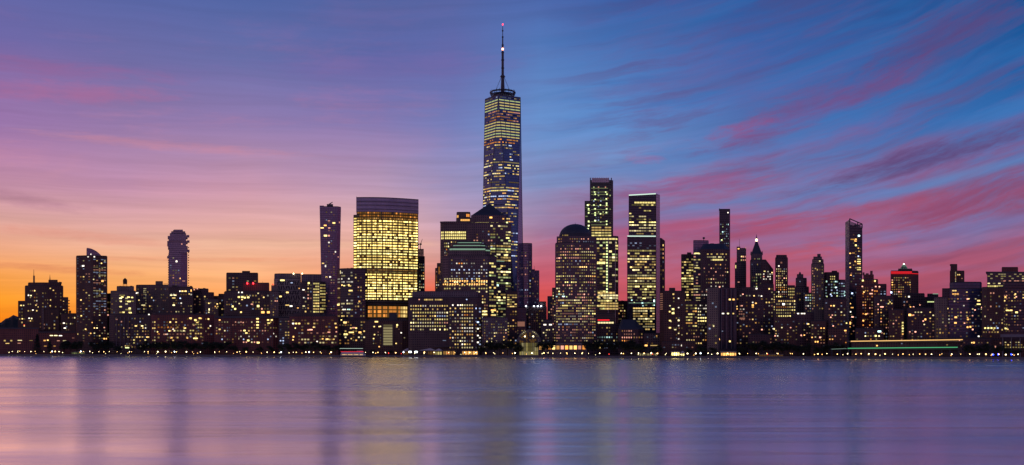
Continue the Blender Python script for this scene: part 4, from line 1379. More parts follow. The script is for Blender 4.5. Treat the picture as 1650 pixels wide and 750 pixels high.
# ---- the tallest tower
TD = 1990.0
tc = Vector((wx(810, TD), TD))
t = empty('skyscraper', (tc.x, tc.y, GZ), 'tallest tower in the skyline, tapering faceted glass with a ring and tall spire', 'skyscraper')
def TZ(py): return wz(py, TD)
H_TOP, H_BASE = TZ(160), TZ(512)
phi = R(-13.0)
def sq(rad, a0, z):
    return [Vector((tc.x + rad * math.sin(a0 + k * math.pi / 2), tc.y - rad * math.cos(a0 + k * math.pi / 2), z)) for k in range(4)]
hd_t = 31.3; hd_b = 44.0
top4 = sq(hd_t, phi, H_TOP)
bot4 = sq(hd_b * .985, phi + math.pi / 4, H_BASE)
def local(p): return Vector((p.x - tc.x, p.y - tc.y, p.z - GZ))
bm = NB()
uvl = bm.loops.layers.uv.verify()
tris = []
for k in range(4):
    # top corner k sits above the bottom edge between bottom corners k-1 and k
    tris.append((bot4[k - 1], bot4[k], top4[k]))              # upright triangle
    tris.append((top4[k], bot4[k], top4[(k + 1) % 4]))          # inverted triangle
for tr in tris:
    vs_ = [bm.verts.new(local(p)) for p in tr]
    fc = bm.faces.new(vs_)
    nrm = (tr[1] - tr[0]).cross(tr[2] - tr[0])
    h_ = Vector((0, 0, 1)).cross(nrm).normalized()
    for l, p in zip(fc.loops, tr):
        l[uvl].uv = (p.dot(h_), p.z)
bmesh.ops.remove_doubles(bm, verts=bm.verts, dist=0.01)
bm.faces.new([v for v in sorted([v for v in bm.verts if v.co.z > H_TOP - GZ - .5], key=lambda v: math.atan2(v.co.y, v.co.x))])
bmesh.ops.recalc_face_normals(bm, faces=bm.faces)
facade('tower_glass', (0.08, 0.10, 0.17), (0.11, 0.16, 0.30), 1.6, 4.2, 0.9, 0.88, 0.4, 0.06, 0.05)
MATS['tower_glass'].node_tree.nodes['Principled BSDF'].inputs['Metallic'].default_value = 0.45
mesh_obj('wall', bm, MATS['tower_glass'], t)
# podium
pod = sq(hd_b, phi + math.pi / 4, 0)
bm = NB()
loft(bm, [[(p.x - tc.x, p.y - tc.y, 0) for p in pod], [(p.x - tc.x, p.y - tc.y, H_BASE - GZ) for p in pod]])
mesh_obj('podium', bm, MATS['blue_glass'], t)

def tri_seg(tr, z):
    pts = []
    for i in range(3):
        a, c_ = tr[i], tr[(i + 1) % 3]
        if (a.z - z) * (c_.z - z) < 0:
            pts.append(a.lerp(c_, (z - a.z) / (c_.z - a.z)))
    return pts if len(pts) == 2 else None
front = []
for tr in tris:
    n_ = (tr[1] - tr[0]).cross(tr[2] - tr[0]).normalized()
    cen = (tr[0] + tr[1] + tr[2]) / 3
    if n_.dot(Vector((cen.x - tc.x, cen.y - tc.y, 0))) < 0: n_ = -n_
    if n_.dot(Vector((0, 0, CAMZ)) - cen) > 0:
        front.append((tr, n_))
rg = random.Random(5)
pitch = (H_TOP - H_BASE) / 78.0
nrow = 0
for r_ in range(76):
    py = 160 + (r_ + .5) * (512 - 160) / 78.0
    z = TZ(py)
    if 163 < py < 181: mode = ('full', ['green', 'yel'], 2, 2, .55)
    elif 184 < py < 199: mode = ('part', ['orange', 'amber', 'rose'], 1, 2, .45)
    elif 200.5 < py < 226: mode = ('full', ['green', 'yel'], 2, 2, .55)
    elif 228 < py < 236: mode = ('part', ['orange', 'amber'], 1, 3, .40)
    elif py < 300: mode = ('part', ['warm', 'yel', 'pale', 'warm', 'ice'], 0, 3, rg.choice([.12, .3, .45, .6]))
    elif py < 420: mode = ('part', ['warm', 'yel', 'warm', 'amber', 'ice'], 1, 3, rg.choice([.12, .3, .5, .65]))
    else: mode = ('part', ['warm', 'yel', 'pale'], 0, 3, rg.choice([.05, .15, .35]))
    recs = []
    pal = rg.choice(mode[1]); lvb = rg.randint(mode[2], mode[3])
    for tr, n_ in front:
        sg = tri_seg(tr, z)
        if not sg: continue
        a, c_ = sg
        if a.x > c_.x: a, c_ = c_, a
        L = (c_ - a).length
        if n_.x > .8:   # the bright facet seen edge-on at the right mirrors the sky
            continue
        nb = max(1, int(L / 3.1))
        if mode[0] == 'full': nb = max(1, int(L / 8.8))
        on = False
        for i in range(nb):
            if mode[0] == 'full':
                on = L > 7 and (a.lerp(c_, (i + .5) / nb)).x < tc.x + 27
            else:
                on = rg.random() < mode[4] + (.28 if on else 0)
            if not on: continue
            if mode[0] == 'part' and rg.random() < .4: pal = rg.choice(mode[1])
            lv = lvb if rg.random() < .6 else rg.randint(mode[2], mode[3])
            s0, s1 = (i + .06) / nb, (i + .94) / nb
            p0, p1 = a.lerp(c_, s0), a.lerp(c_, s1)
            recs.append((p0, p1, n_, lit(pal, lv)))
        mine = [r for r in recs if r[2] is n_]
        if mine:
            recs.append((mine[0][0] - n_ * .15, mine[-1][1] - n_ * .15, n_, MATS['dark_glass']))
    if not recs: continue
    bm = NB(); mats = []; idx = {}
    for p0, p1, n_, m in recs:
        if m.name not in idx: idx[m.name] = len(mats); mats.append(m)
        up = n_.cross((p1 - p0).normalized()).normalized()
        if up.z < 0: up = -up
        hh = pitch * (.19 if mode[0] == 'full' else .18)
        q = [local(p) + v for p, v in ((p0, -up * hh), (p1, -up * hh), (p1, up * hh), (p0, up * hh))]
        loft(bm, [[v - n_ * .1 for v in q], [v + n_ * .15 for v in q]], idx[m.name])
    bmesh.ops.recalc_face_normals(bm, faces=bm.faces)
    mesh_obj('window_band', bm, mats, t)
# edges of the facets
for (a, c_) in [(bot4[0], top4[0]), (bot4[0], top4[1]), (bot4[3], top4[0]), (bot4[3], top4[3]), (bot4[1], top4[1])]:
    bm = NB(); tube(bm, local(a), local(c_), .45, n=5); mesh_obj('edge_trim', bm, MATS['steel'], t)
# parapet and rooftop ring
bm = NB(); sq5 = sq(hd_t + .3, phi, 0)
loft(bm, [[(p.x - tc.x, p.y - tc.y, H_TOP - GZ - .2) for p in sq5], [(p.x - tc.x, p.y - tc.y, H_TOP - GZ + 1.6) for p in sq5]])
mesh_obj('parapet', bm, MATS['steel'], t)
def lz(py): return TZ(py) - GZ
for (y_, rad, th) in ((156.5, 19.5, .7), (153, 21, .7), (150, 21.8, .9), (148.3, 20.5, .6)):
    bm = NB()
    for k in range(32):
        a0, a1 = 2 * math.pi * k / 32, 2 * math.pi * (k + 1) / 32
        tube(bm, (rad * math.cos(a0), rad * math.sin(a0), lz(y_)), (rad * math.cos(a1), rad * math.sin(a1), lz(y_)), th, n=5)
    mesh_obj('antenna_ring', bm, MATS['steel'], t)
bm = NB()
for k in range(24):
    a0 = 2 * math.pi * k / 24
    tube(bm, (17 * math.cos(a0), 17 * math.sin(a0), lz(160)), (21.5 * math.cos(a0), 21.5 * math.sin(a0), lz(147.5 - (k % 3) * .7)), .5, n=4)
mesh_obj('ring_supports', bm, MATS['steel'], t)
bm = NB(); lathe(bm, 0, 0, [(16.5, lz(160)), (16.5, lz(152.5)), (12, lz(151)), (5, lz(150))], 20); mesh_obj('equipment_room', bm, MATS['dark_glass'], t)
bm = NB()
for k in range(14):
    a0 = math.pi * (1.06 + .88 * k / 13)
    box(bm, 16.9 * math.cos(a0), 16.9 * math.sin(a0), lz(156), 2.0, .3, 1.6, a0 + math.pi / 2)
mesh_obj('ring_lights', bm, lit('ice', 1), t)
rg = random.Random(9)
for k in range(9):
    a0 = math.pi + math.pi * k / 8
    bm = NB(); tube(bm, (24 * math.cos(a0), 17 * math.sin(a0), lz(160)), (24 * math.cos(a0), 17 * math.sin(a0), lz(158.5 - rg.uniform(0, 4))), .5, .3, n=4); mesh_obj('roof_mast', bm, MATS['steel'], t)
# spire
spl = [(3.2, 150), (3.6, 146), (3.0, 136), (2.6, 124), (3.4, 123.2), (3.4, 122), (2.2, 121), (2.0, 86), (1.6, 85.5), (1.6, 73), (1.1, 72.5), (1.0, 60), (.6, 59.5), (.5, 45), (.2, 40)]
bm = NB(); lathe(bm, 0, 0, [(r, lz(y_)) for r, y_ in spl], 8)
spire = mesh_obj('spire', bm, MATS['steel'], t)
for y_, r_ in ((124, 4.6), (110, 2.9), (97, 2.9), (85, 2.6), (72.8, 2.0), (60, 1.7), (50, 1.4)):
    bm = NB(); lathe(bm, 0, 0, [(r_ * .5, lz(y_ + 1.4)), (r_, lz(y_ + .4)), (r_, lz(y_ - .4)), (r_ * .5, lz(y_ - 1.4))], 8); mesh_obj('collar', bm, MATS['steel'], spire)
bm = NB(); lathe(bm, 0, 0, [(1.5, lz(82)), (1.9, lz(80)), (1.5, lz(77)), (1.1, lz(75.5))], 8); mesh_obj('spire_lamp', bm, MATS['lit_rose_5'], spire)
bm = NB(); lathe(bm, 0, 0, [(.5, lz(41)), (1.0, lz(40)), (.8, lz(39)), (.3, lz(38.5))], 6); mesh_obj('beacon', bm, MATS['lamp_red'], spire)
for k in range(6):
    a0 = math.pi / 6 + 2 * math.pi * k / 6
    bm = NB(); tube(bm, (16 * math.cos(a0), 16 * math.sin(a0), lz(151)), (2.5 * math.cos(a0), 2.5 * math.sin(a0), lz(124)), .22, n=4); mesh_obj('stay_cable', bm, MATS['steel'], spire)

# ---- right of the tallest tower
b = Bld('office_building', 'dark glass block with a pale beige lit panel, at the foot of the tallest tower', 'building', 839, 205, 'tallest tower')
b.tier('wall', [(826, 0), (848, 2)], 496, mat='blue_glass', depth=30)
b.tier('lit_panel', [(831, -2), (847, -1)], 517, 528, mat='pale_stone', depth=4, keep=True, roof=False)
b.spots([(839, 522.5, 'rose', 1, 15, 9)])
b.chain = b.xy([(826, 0), (848, 2)]); b.chain_top = b.chain
b.grid(828, 847, 531, 556, 4, 4.4, .3, ['warm', 'pale'])
b = Bld('office_tower', 'dark reddish flat-topped slab just right of the tallest tower, against the red sky', 'tower', 851, 330)
b.tier('wall', [(842, 0), (851, 0), (857.5, 4)], 393, mat='plum_glass', depth=22)
b.grid(845, 856, 400, 490, 3.6, 5, .10, ['rose', 'ice'], lo=0, hi=2)
b = Bld('office_tower', 'shorter dark slab with a thin mast, second right of the tallest tower', 'tower', 863, 360)
b.tier('wall', [(856, 0), (869, 2)], 437, mat='plum_glass', depth=22)
b.grid(857, 868, 442, 490, 3.4, 5, .06, ['rose'], lo=0, hi=1)
b.mast(861, 428, 438, .3, 6)
b.tier('penthouse', [856.5, 862], 435, 438, mat='plum_glass', depth=10, off=3, keep=False)
b = Bld('office_building', 'low dark block with four white roof floodlights, behind the waterfront glass arch', 'building', 865, 240, 'glass arch')
b.tier('wall', [(845, 2), (852, 0), (881, 0)], 495, mat='dark_stone', depth=34)
b.tier('setback', [(868, 3), (880, 3)], 487, 496, mat='dark_stone', depth=20, keep=False)
b.grid(847, 880, 499, 530, 4.2, 4.8, .14, ['warm', 'rose'], hi=3)
for p_ in (847.5, 860.5, 866.5, 872):
    bm = NB(); d_ = b.D - 1
    lathe(bm, wx(p_, d_), d_, [(0.3, b.z(494.8)), (1.1, b.z(494.2)), (1.1, b.z(493.2)), (.3, b.z(492.6))], 8)
    b.obj('floodlight', bm, MATS['lamp_cool'])
b.clutter(866, 880, 487, 3, 2.4)
b = Bld('apartment_block', 'small pale block with two white lights on its roof edge, left of the domed tower', 'building', 884, 160, 'small pale block')
b.tier('wall', [(872, 2), (894, 0)], 521, mat='grey_stone', depth=28)
b.tier('setback', [(875, 3), (892, 2)], 516, 522, mat='grey_stone', depth=18, keep=False)
b.grid(874, 893, 530, 560, 4, 4.4, .38, ['warm', 'pale'], lo=0)
b.spots([(878, 523.5, 'white', 4, 5, 2.2), (887, 523.5, 'white', 4, 5, 2.2), (883, 532, 'pale', 3, 7, 1.5)])
b = Bld('apartment_block', 'narrow plain block against the red sky between the dark slabs and the domed tower', 'building', 888, 280)
b.tier('wall', [(882, 0), (895, 0)], 478.5, mat='grey_stone', depth=22)
b.grid(883, 894, 482, 520, 3.6, 5, .10, ['warm', 'rose'], hi=2)

# ---- right of centre
b = Bld('office_tower', 'stone tower with a dark round dome roof and hundreds of small lit windows', 'tower', 928, 95, 'domed tower')
W_ = [(894.5, 8), (905, 0), (950, 0), (962, 9)]
b.tier('wall', W_, 392, mat='granite_grid', depth=44)
b.tier('setback', [(897, 9), (906, 2), (949, 2), (960, 10)], 380.5, 392.6, mat='granite_grid', depth=40, keep=True, roof=False)
b.grid(899, 957, 383, 391.5, 3.6, 4.2, .55, ['pale', 'rose'], w=.5, h=.45, lo=0, hi=3)
b.tier('drum', [(901, 12), (908, 5), (946, 5), (953, 12)], 377, 381, mat='copper_dome', depth=32, keep=True, roof=False)
b.band(903, 922, 377.3, 380.6, 3, 3.2, .8, ['warm', 'rose'], h=.6, lo=1, hi=2)
dd_ = b.D + 30; cx_ = wx(927, dd_)
bm = NB(); rad = 25.5 / F * dd_
pr = [(rad, wz(378.5, b.D))] + [(rad * math.cos(R(a)), wz(377.5, b.D) + (wz(358, b.D) - wz(377.5, b.D)) * math.sin(R(a))) for a in (8, 20, 32, 44, 56, 68, 79, 88)]
lathe(bm, cx_, dd_, pr, 28)
o_ = b.obj('dome', bm, MATS['copper_dome'])
for f_ in o_.data.polygons: f_.use_smooth = True
b.mast(927, 355.5, 360, .35, 30, part='finial')
b.chain = b.xy(W_); b.chain_top = b.chain
G_ = ['pale', 'warm', 'rose', 'yel']
b.grid(896, 960, 394, 433, 3.3, 4.7, .34, G_, w=.62, h=.45, lo=0, hi=4, rowp=(.3, .72), run=.2)
b.grid(896, 960, 433, 482, 3.3, 4.7, .36, G_, w=.6, h=.45, lo=0, hi=4, rowp=(.35, .65), run=.1)
b.grid(896, 960, 482, 525, 3.15, 4.2, .80, G_, w=.58, h=.5, lo=1, hi=4, rowp=(.2, .95))
b.grid(896, 960, 525, 556, 3.15, 4.4, .55, ['rose', 'warm', 'pale'], w=.52, h=.5, lo=0, hi=2)
b.spots([(897, 478, 'cool', 3), (901, 474, 'cool', 3), (908, 478, 'cool', 4, 5, 2.2), (913, 478.6, 'green', 3), (908, 474, 'cool', 2)])
b = Bld('office_building', 'narrow lower wing attached left of the domed tower, with small lit windows', 'building', 891, 120)
b.tier('wall', [(889.5, 0), (896, 0)], 465, mat='granite_grid', depth=24)
b.grid(890, 895.5, 470, 556, 2.8, 4.6, .5, G_, w=.6, h=.45, lo=0, hi=3)
b = Bld('arcade', 'low waterfront arcade with a row of glowing amber openings below the domed tower', 'arcade', 906, 62, 'glowing waterfront arcade')
b.tier('wall', [(867, 0), (946, 0)], 553.5, mat='tan_brick', depth=14)
b.tier('cornice', [(866.4, -.8), (946.6, -.8)], 553, 554.4, mat='concrete', depth=15, keep=False, roof=False)
for k in range(11):
    p_ = 871 + k * 7
    b.pane(p_, 560.3, 4.8, 6.0, lit(['amber', 'rose', 'orange', 'warm'][k % 4], [3, 4, 3, 4, 2][k % 5]))
for k in range(12):
    b.boxp('pier', 866.9 + k * 7, 868.1 + k * 7, 555.5, 567, -1.2, 1.6, 'concrete')

b = Bld('office_tower', 'tall tower of stacked glass blocks with a pinkish open crown, behind the domed tower', 'tower', 970, 330, 'crowned stacked glass tower')
b.tier('wall', [(960, 0), (991, 0), (996.5, 5)], 381.5, mat='green_glass', depth=32)
b.chain = b.xy([(940, 0), (996, 0)]); b.chain_top = b.chain
b.tier('wall', [(942, 1), (952, 1)], 325, mat='green_glass', depth=24, keep=False)
b.tier('wall', [(950.5, -1.2), (984, -1.2), (988, 3)], 290.5, mat='green_glass', depth=26, keep=True, roof=False)
b.chain = b.xy([(941, -1.2), (990, -1.2)]); b.chain_top = b.chain
b.tier('crown_screen', [(953.5, 2), (981.5, 2)], 287.3, 294.5, mat='silver_glass', depth=16, keep=False, off=-3.6, roof=False)
for p_ in range(10):
    b.boxp('crown_fin', 953.6 + p_ * 3, 954.1 + p_ * 3, 286.6, 295, -4.6, 1, 'white_paint')
for p_ in (950.7, 984.6):
    b.boxp('corner_fin', p_, p_ + 1.6, 287, 300, -1.8, 6, 'steel')
for (p_, y_, l_) in [(958, 310, 4), (976, 310, 4), (959, 313.5, 4), (978, 313.5, 4), (959, 322, 4), (977, 321, 4), (977.5, 328, 4), (947, 331, 5), (957, 331, 4), (967.5, 331, 4), (977.5, 331, 4), (959, 337, 4), (977.5, 337, 4), (948.5, 337, 4), (948.5, 343.5, 4),
                     (959, 343.5, 4), (967.5, 345, 4), (977, 343, 4), (959, 347, 4), (948.5, 357, 4), (959, 356, 5), (977.5, 357, 4), (948.5, 364, 5), (977.5, 362, 4), (968, 358, 2), (947.5, 369, 4)]:
    b.pane(p_, y_, 2.2, 1.9, lit('green', l_))
for y_ in (303, 309, 313, 322, 331, 337.5, 344, 357, 362):
    b.pane(966, y_ + .8, 27, .8, lit('green', 1))
b.band(943, 951, 328, 375, 4, 4.6, .35, ['green', 'yel'], h=.4, lo=0, hi=2)
b.band(953, 985, 365, 382, 5, 4.2, .9, ['warm', 'yel'], h=.5, lo=2, hi=4)
b.grid(955, 985, 300, 362, 4, 4.4, .12, ['green', 'ice'], lo=0, hi=2)
b.chain = b.xy([(955, -1.4), (991, -1.4), (996.5, 5)]); b.chain_top = b.chain
b.band(961, 996, 383, 388, 5, 4.8, .95, ['yel', 'warm'], h=.5, lo=3, hi=4)
b.band(961, 976, 389, 500, 4.8, 4.7, .42, ['green', 'yel', 'warm'], h=.5, lo=0, hi=3, run=.2)
for k in range(18):
    b.pane(978, 391 + k * 4.7, 2.2, 2.6, lit('green', 4 if k % 3 else 3))
b.band(961, 975, 421, 427, 4, 5, 1, ['yel'], h=.6, lo=4)
b.band(981, 996, 389, 470, 4.4, 4.7, .5, ['green', 'yel', 'pale'], h=.55, lo=1, hi=4)
b.band(963, 996, 470, 500, 4.4, 4.6, .85, ['yel', 'warm', 'pale'], h=.6, lo=2, hi=4)
for p_ in (980, 991.4):
    b.boxp('corner_column', p_ - .35, p_ + .35, 383, 545, -2.2, 1, 'silver_glass')
b = Bld('office_building', 'dark podium block with a red sign strip and lit storey, right of the domed tower', 'building', 976, 150, 'red-sign podium')
b.tier('wall', [(956, 3), (962, 0), (993, 0), (1000, 3)], 523, mat='dark_stone', depth=30)
b.tier('setback', [(962, 4), (990, 4)], 506, 524, mat='green_glass', depth=22, keep=True)
b.strip('red_sign_strip', 963, 982, 516, 1.8, 'strip_red', .8, .5)
b.band(963, 989, 518, 522.5, 4, 4.4, 1, ['pale', 'warm'], h=.6, lo=3)
b.chain = b.xy([(956, 3), (962, 0), (993, 0), (1000, 3)]); b.chain_top = b.chain
b.grid(961, 999, 541, 563, 4, 5, .6, ['cool', 'ice', 'warm'], w=.62, h=.5, lo=0, hi=3)
b.grid(961, 999, 526, 541, 4, 5, .12, ['rose', 'warm'], lo=0, hi=2)

b = Bld('office_tower', 'tall glass tower with a white light line along its top and another midway down', 'tower', 1036, 300, 'glass tower with two white light lines')
b.tier('wall', [(1010.5, 0), (1057, 3), (1063, 12)], 381.5, mat='dark_glass', depth=34)
b.tier('wall', [(1013, 1.6), (1057, 4), (1063, 12.6)], [314.6, 312.0, 312.6], 381.8, mat='dark_glass', depth=30, keep=True, roof=False)
b.tier('mirror_corner', [(1057.4, 2.4), (1063.4, 11.5)], 313, None, mat='silver_glass', depth=18, keep=False, roof=False)
b.chain = b.xy([(1013, 1.6), (1057, 4), (1063, 12.6)]); b.chain_top = b.chain
bm = NB()
p0_, p1_ = b.hit(1013.2), b.hit(1056.5)
tube(bm, (p0_[0], p0_[1] - .6, b.z(314.7)), (p1_[0], p1_[1] - .6, b.z(312)), .85, n=6)
b.obj('light_line', bm, MATS['strip_white'])
b.band(1022, 1056, 324, 329, 4, 4.4, .95, ['yel', 'pale'], h=.5, lo=3, hi=4)
b.band(1013.5, 1057, 328, 379, 3.9, 4.5, .28, ['warm', 'pale', 'yel'], rowp=(.32, .85), h=.42, lo=0, run=.25)
b.chain = b.xy([(1010.5, 0), (1057, 3), (1063, 12)]); b.chain_top = b.chain
b.strip('light_line', 1010.8, 1056.5, 380.8, 1.5, 'strip_white', .7, .7)
b.band(1011, 1057, 386, 402, 3.9, 4.4, .2, ['ice', 'pale'], rowp=(.3, .5), h=.42, lo=0, hi=3)
b.band(1011, 1058, 402, 482, 3.9, 4.35, .62, ['yel', 'warm', 'pale'], rowp=(.45, .93), h=.5, lo=1, hi=4, run=.12)
b.band(1013, 1058, 482, 494, 3.9, 4.4, .10, ['green'], h=.4, lo=0, hi=1)
b.spots([(1018, 484, 'cool', 4), (1022, 488, 'green', 3), (1035, 488.5, 'cool', 4, 3.2, 2.6), (1036, 493, 'cool', 3), (1054, 485, 'cool', 5, 2.4, 4), (1054, 492, 'cool', 4), (1038, 481, 'yel', 4, 6, 2)])
b.strip('light_cornice', 1013, 1056, 488.5, .7, 'strip_mint', .7, .5)
b.band(1020, 1055, 495, 533, 3.9, 4.35, .75, ['yel', 'warm', 'pale'], rowp=(.3, .95), h=.5, lo=1, hi=4)
b = Bld('office_tower', 'narrow black slab tucked behind the right edge of the tower with two white light lines', 'tower', 1067, 380)
b.tier('wall', [(1060, 0), (1066, 0), (1071.5, 4)], [383, 384, 388], mat='dark_stone', depth=24, roof=False)
b.grid(1064, 1070, 392, 466, 3, 7, .4, ['amber', 'warm'], lo=0, hi=3)
b = Bld('office_building', 'small dark block visible through the gap left of the tower with two white light lines', 'building', 1003, 420)
b.tier('wall', [(992, 0), (1014, 0)], 486, mat='dark_stone', depth=24)
b.grid(996, 1008, 490, 530, 3.2, 4.6, .5, ['warm', 'yel', 'amber'], lo=0)
b.clutter(993, 1012, 486, 3, 2)
b = Bld('office_building', 'low block with sloped mansard shoulders and small reddish lit windows, right of the domed tower', 'building', 1014, 85, 'mansard-shouldered block')
b.tier('wall', [(996, 4), (1000, 0), (1029, 0), (1037, 6)], 531, mat='dark_stone', depth=34, roof=False)
b.tier('mansard_roof', [(996, 4), (1000, 0), (1029, 0), (1037, 6)], 515, 531.2, mat='copper_dome', depth=34, top=[(1001, 12), (1004, 9), (1020, 9), (1024, 14)], keep=False, roof=False)
b.grid(1001, 1019, 531, 552, 3.8, 4.8, .8, ['rose', 'amber'], w=.5, h=.5, lo=1, hi=3)
b.grid(1020, 1036, 536, 552, 4, 5, .3, ['rose', 'warm'], w=.5, h=.5, lo=0, hi=1)
b = Bld('office_building', 'dim low block with an amber-lit entrance, before the tower with two white light lines', 'building', 1046, 110, 'dim amber-entrance block')
b.tier('wall', [(1030, 0), (1066, 2)], 538, mat='grey_stone', depth=28)
b.spots([(1041, 557, 'amber', 4, 5, 3), (1054, 557, 'warm', 2, 14, 1.5), (1058, 541.5, 'amber', 2)])
b.grid(1034, 1064, 541, 556, 4, 5, .12, ['warm', 'rose'], lo=0, hi=2)

b = Bld('apartment_tower', 'dark plain block with few lit windows, right of the tower with two white light lines', 'tower', 1085, 80, 'dark plain block')
b.tier('wall', [(1063, 12), (1069, 0), (1104, 0)], 470, mat='brown_brick', depth=34)
b.tier('penthouse', [(1078, 4), (1088, 4)], 465, 471, mat='brown_brick', depth=14, off=2, keep=False)
b.grid(1079, 1101, 478, 548, 4.6, 5.2, .14, ['pale', 'warm'], w=.5, h=.45, lo=0)
b.spots([(1085, 474.4, 'warm', 3, 3, 2.6), (1093.5, 481, 'white', 4), (1079.5, 493, 'pale', 3), (1079, 502.5, 'warm', 4, 2.6, 2.4), (1084.5, 498.5, 'yel', 4, 4.4, 3), (1084.5, 505, 'yel', 4, 4.6, 3.2), (1093.5, 496, 'white', 3), (1079.5, 517, 'warm', 4, 3.4, 2.4), (1093.5, 516.6, 'pale', 4, 3, 2.8),
         (1079.5, 528.5, 'warm', 4, 4, 2.4), (1088, 531.5, 'pale', 3, 4, 2), (1093.5, 525, 'white', 3), (1093.5, 537.5, 'pale', 3), (1093.5, 546.6, 'white', 3)])
b.chain = b.xy([(1063, 12), (1069, 0)]); b.chain_top = b.chain
b.band(1063.5, 1068.5, 472, 500, 5, 3.4, .9, ['rose'], h=.4, lo=1, hi=1)
b.chain = b.xy([(1069, 0), (1104, 0)])
b.clutter(1068, 1078, 470, 2, 1.5); b.clutter(1089, 1103, 470, 2, 1.5)
b = Bld('parking_structure', 'low plain concrete structure behind the brightly lit waterfront kiosk', 'building', 1095, 52, 'low concrete structure')
b.tier('wall', [(1066, 0), (1120, 0)], 552, mat='brown_brick', depth=20)
b.grid(1068, 1118, 554, 562, 4.4, 4, .12, ['amber', 'rose'], lo=0, hi=1)
b.spots([(1098, 557, 'white', 3, 1.6, 3)])

b = Bld('office_tower', 'dark tower with many yellow lit floors, left of the broad twin-stepped tower', 'tower', 1107, 250, 'dark tower with yellow lit floors')
b.tier('wall', [(1097.5, 0), (1118, 1)], 411, mat='dark_stone', depth=26)
b.tier('penthouse', [(1107, 2), (1114, 2)], 408, 412, mat='dark_stone', depth=12, keep=False)
b.band(1098, 1117.5, 416, 535, 3.6, 4.4, .58, ['yel', 'warm'], rowp=(.4, .9), h=.48, lo=1, hi=4)
b = Bld('office_tower', 'slab with a brownish glass corner and glowing floor lines, left part of a stepped pair', 'tower', 1124, 225)
b.tier('wall', [(1117, 0), (1129, 0), (1142, 4)], 388.5, mat='plum_glass', depth=30)
b.band(1117.5, 1128.5, 407, 530, 3.6, 4.7, .55, ['yel', 'pale', 'rose'], h=.4, lo=0, hi=2, rowp=(.3, .9))
b.spots([(1123, 408.6, 'yel', 4, 9, 2), (1123, 432, 'yel', 3, 9, 1.6)])
bm = NB(); d_ = b.D + 8
lathe(bm, wx(1134, d_), d_, [(.4, b.z(389)), (.5, b.z(385)), (1.9, b.z(384)), (1.9, b.z(382.2)), (.6, b.z(381.5))], 8); b.obj('rooftop_dish', bm, MATS['steel'])
b.clutter(1118, 1140, 388.5, 3, 1.2)
b = Bld('office_tower', 'broad dark tower with chamfered sloping top and scattered small white windows', 'tower', 1151, 170, 'broad tower with the chamfered top')
b.tier('wall', [(1128.5, 3), (1133, 0), (1168, 0), (1176, 8)], 402, mat='dark_stone', depth=40, roof=False)
b.tier('sloping_roof', [(1128.5, 3), (1133, 0), (1168, 0), (1176, 8)], 392, 402.2, mat='copper_dome', depth=40, top=[(1133, 14), (1137, 10), (1166, 10), (1168, 14)], keep=False, roof=False)
b.band(1139, 1172, 407.5, 421.5, 3, 4.6, .72, ['warm', 'pale', 'rose'], h=.42, lo=1, hi=3)
b.band(1148, 1165, 416.5, 421.5, 3, 5, 1, ['yel'], h=.5, lo=3)
b.grid(1133, 1174, 424, 476, 3.9, 5.6, .30, ['white', 'pale', 'rose'], w=.5, h=.36, lo=0, hi=4)
b.grid(1123, 1140, 462, 560, 3.2, 5.3, .5, ['pale', 'white', 'rose'], w=.6, h=.42, lo=0, hi=4, rowp=(.3, .9))
b.clutter(1137, 1165, 392, 4, 1.2, 14)
b = Bld('office_building', 'dark low block with two rows of pale and greenish windows left of the brown slab', 'building', 1124, 95, 'dark two-row block')
b.tier('wall', [(1104, 0), (1141, 0)], 486, mat='dark_stone', depth=28)
b.grid(1124, 1139, 490, 530, 3.2, 5.3, .6, ['pale', 'white'], w=.6, h=.42, lo=0, hi=3)
b.spots([(t, y_, 'yel', 4, 2.6, 2.4) for y_ in (512.5, 517.5) for t in (1125.5, 1129.5, 1133, 1137)])
b.grid(1105, 1139, 530, 556, 3.6, 5.2, .45, ['warm', 'pale'], w=.55, h=.45, lo=0, hi=4)
b.band(1105, 1123, 490, 528, 3.6, 4.6, .6, ['yel', 'amber'], h=.45, lo=0, hi=3)
b = Bld('apartment_tower', 'very tall thin dark tower with greenish lit windows, behind the chamfered-top tower', 'tower', 1167, 420, 'very tall thin dark tower')
b.tier('wall', [(1159, 0), (1174.5, 0), (1176.5, 3)], 338, mat='dark_glass', depth=18)
b.boxp('parapet', 1159, 1160.5, 336.4, 340, -.8, 6, 'steel')
b.boxp('parapet', 1174.8, 1176.4, 336.6, 340, 1, 6, 'steel')
b.grid(1160, 1175.5, 360, 402, 2.9, 3.8, .42, ['cool', 'green', 'ice'], w=.55, h=.5, lo=1, hi=4)
b.spots([(1173, 343, 'white', 4, 2, 2), (1164.5, 374, 'cool', 4), (1174, 362, 'cool', 4), (1163, 387, 'green', 4)])
b = Bld('office_tower', 'blue-grey slender setback tower with thin mast, left of the spired tower', 'tower', 1193, 330)
b.tier('wall', [(1184, 2), (1188, 0), (1202.5, 0)], 424, mat='grey_stone', depth=24)
b.tier('upper_wall', [(1187, 2), (1202.3, 2)], 401, 425, mat='grey_stone', depth=20, keep=True)
b.tier('crown', [(1187, 3), (1193, 3)], 398.6, 402, mat='grey_stone', depth=12, keep=False)
b.grid(1193, 1202.5, 411, 422, 3, 5.4, .9, ['warm', 'yel'], lo=2)
b.spots([(1190, 401, 'amber', 4, 3, 1.8), (1195, 413.5, 'warm', 4), (1202, 399.6, 'rose', 2)])
b.chain = b.xy([(1184, 2), (1188, 0), (1202.5, 0)]); b.chain_top = b.chain
b.spots([(1185.5, 430, 'yel', 3, 1.4, 6), (1189, 455, 'rose', 3, 5, 1.6)])
b.mast(1191.5, 384.5, 400, .3, 8)
for p_ in (1190, 1193.5, 1197, 1200.3):
    b.boxp('pier', p_ - .3, p_ + .3, 424, 462, -.8, 1, 'tan_brick')
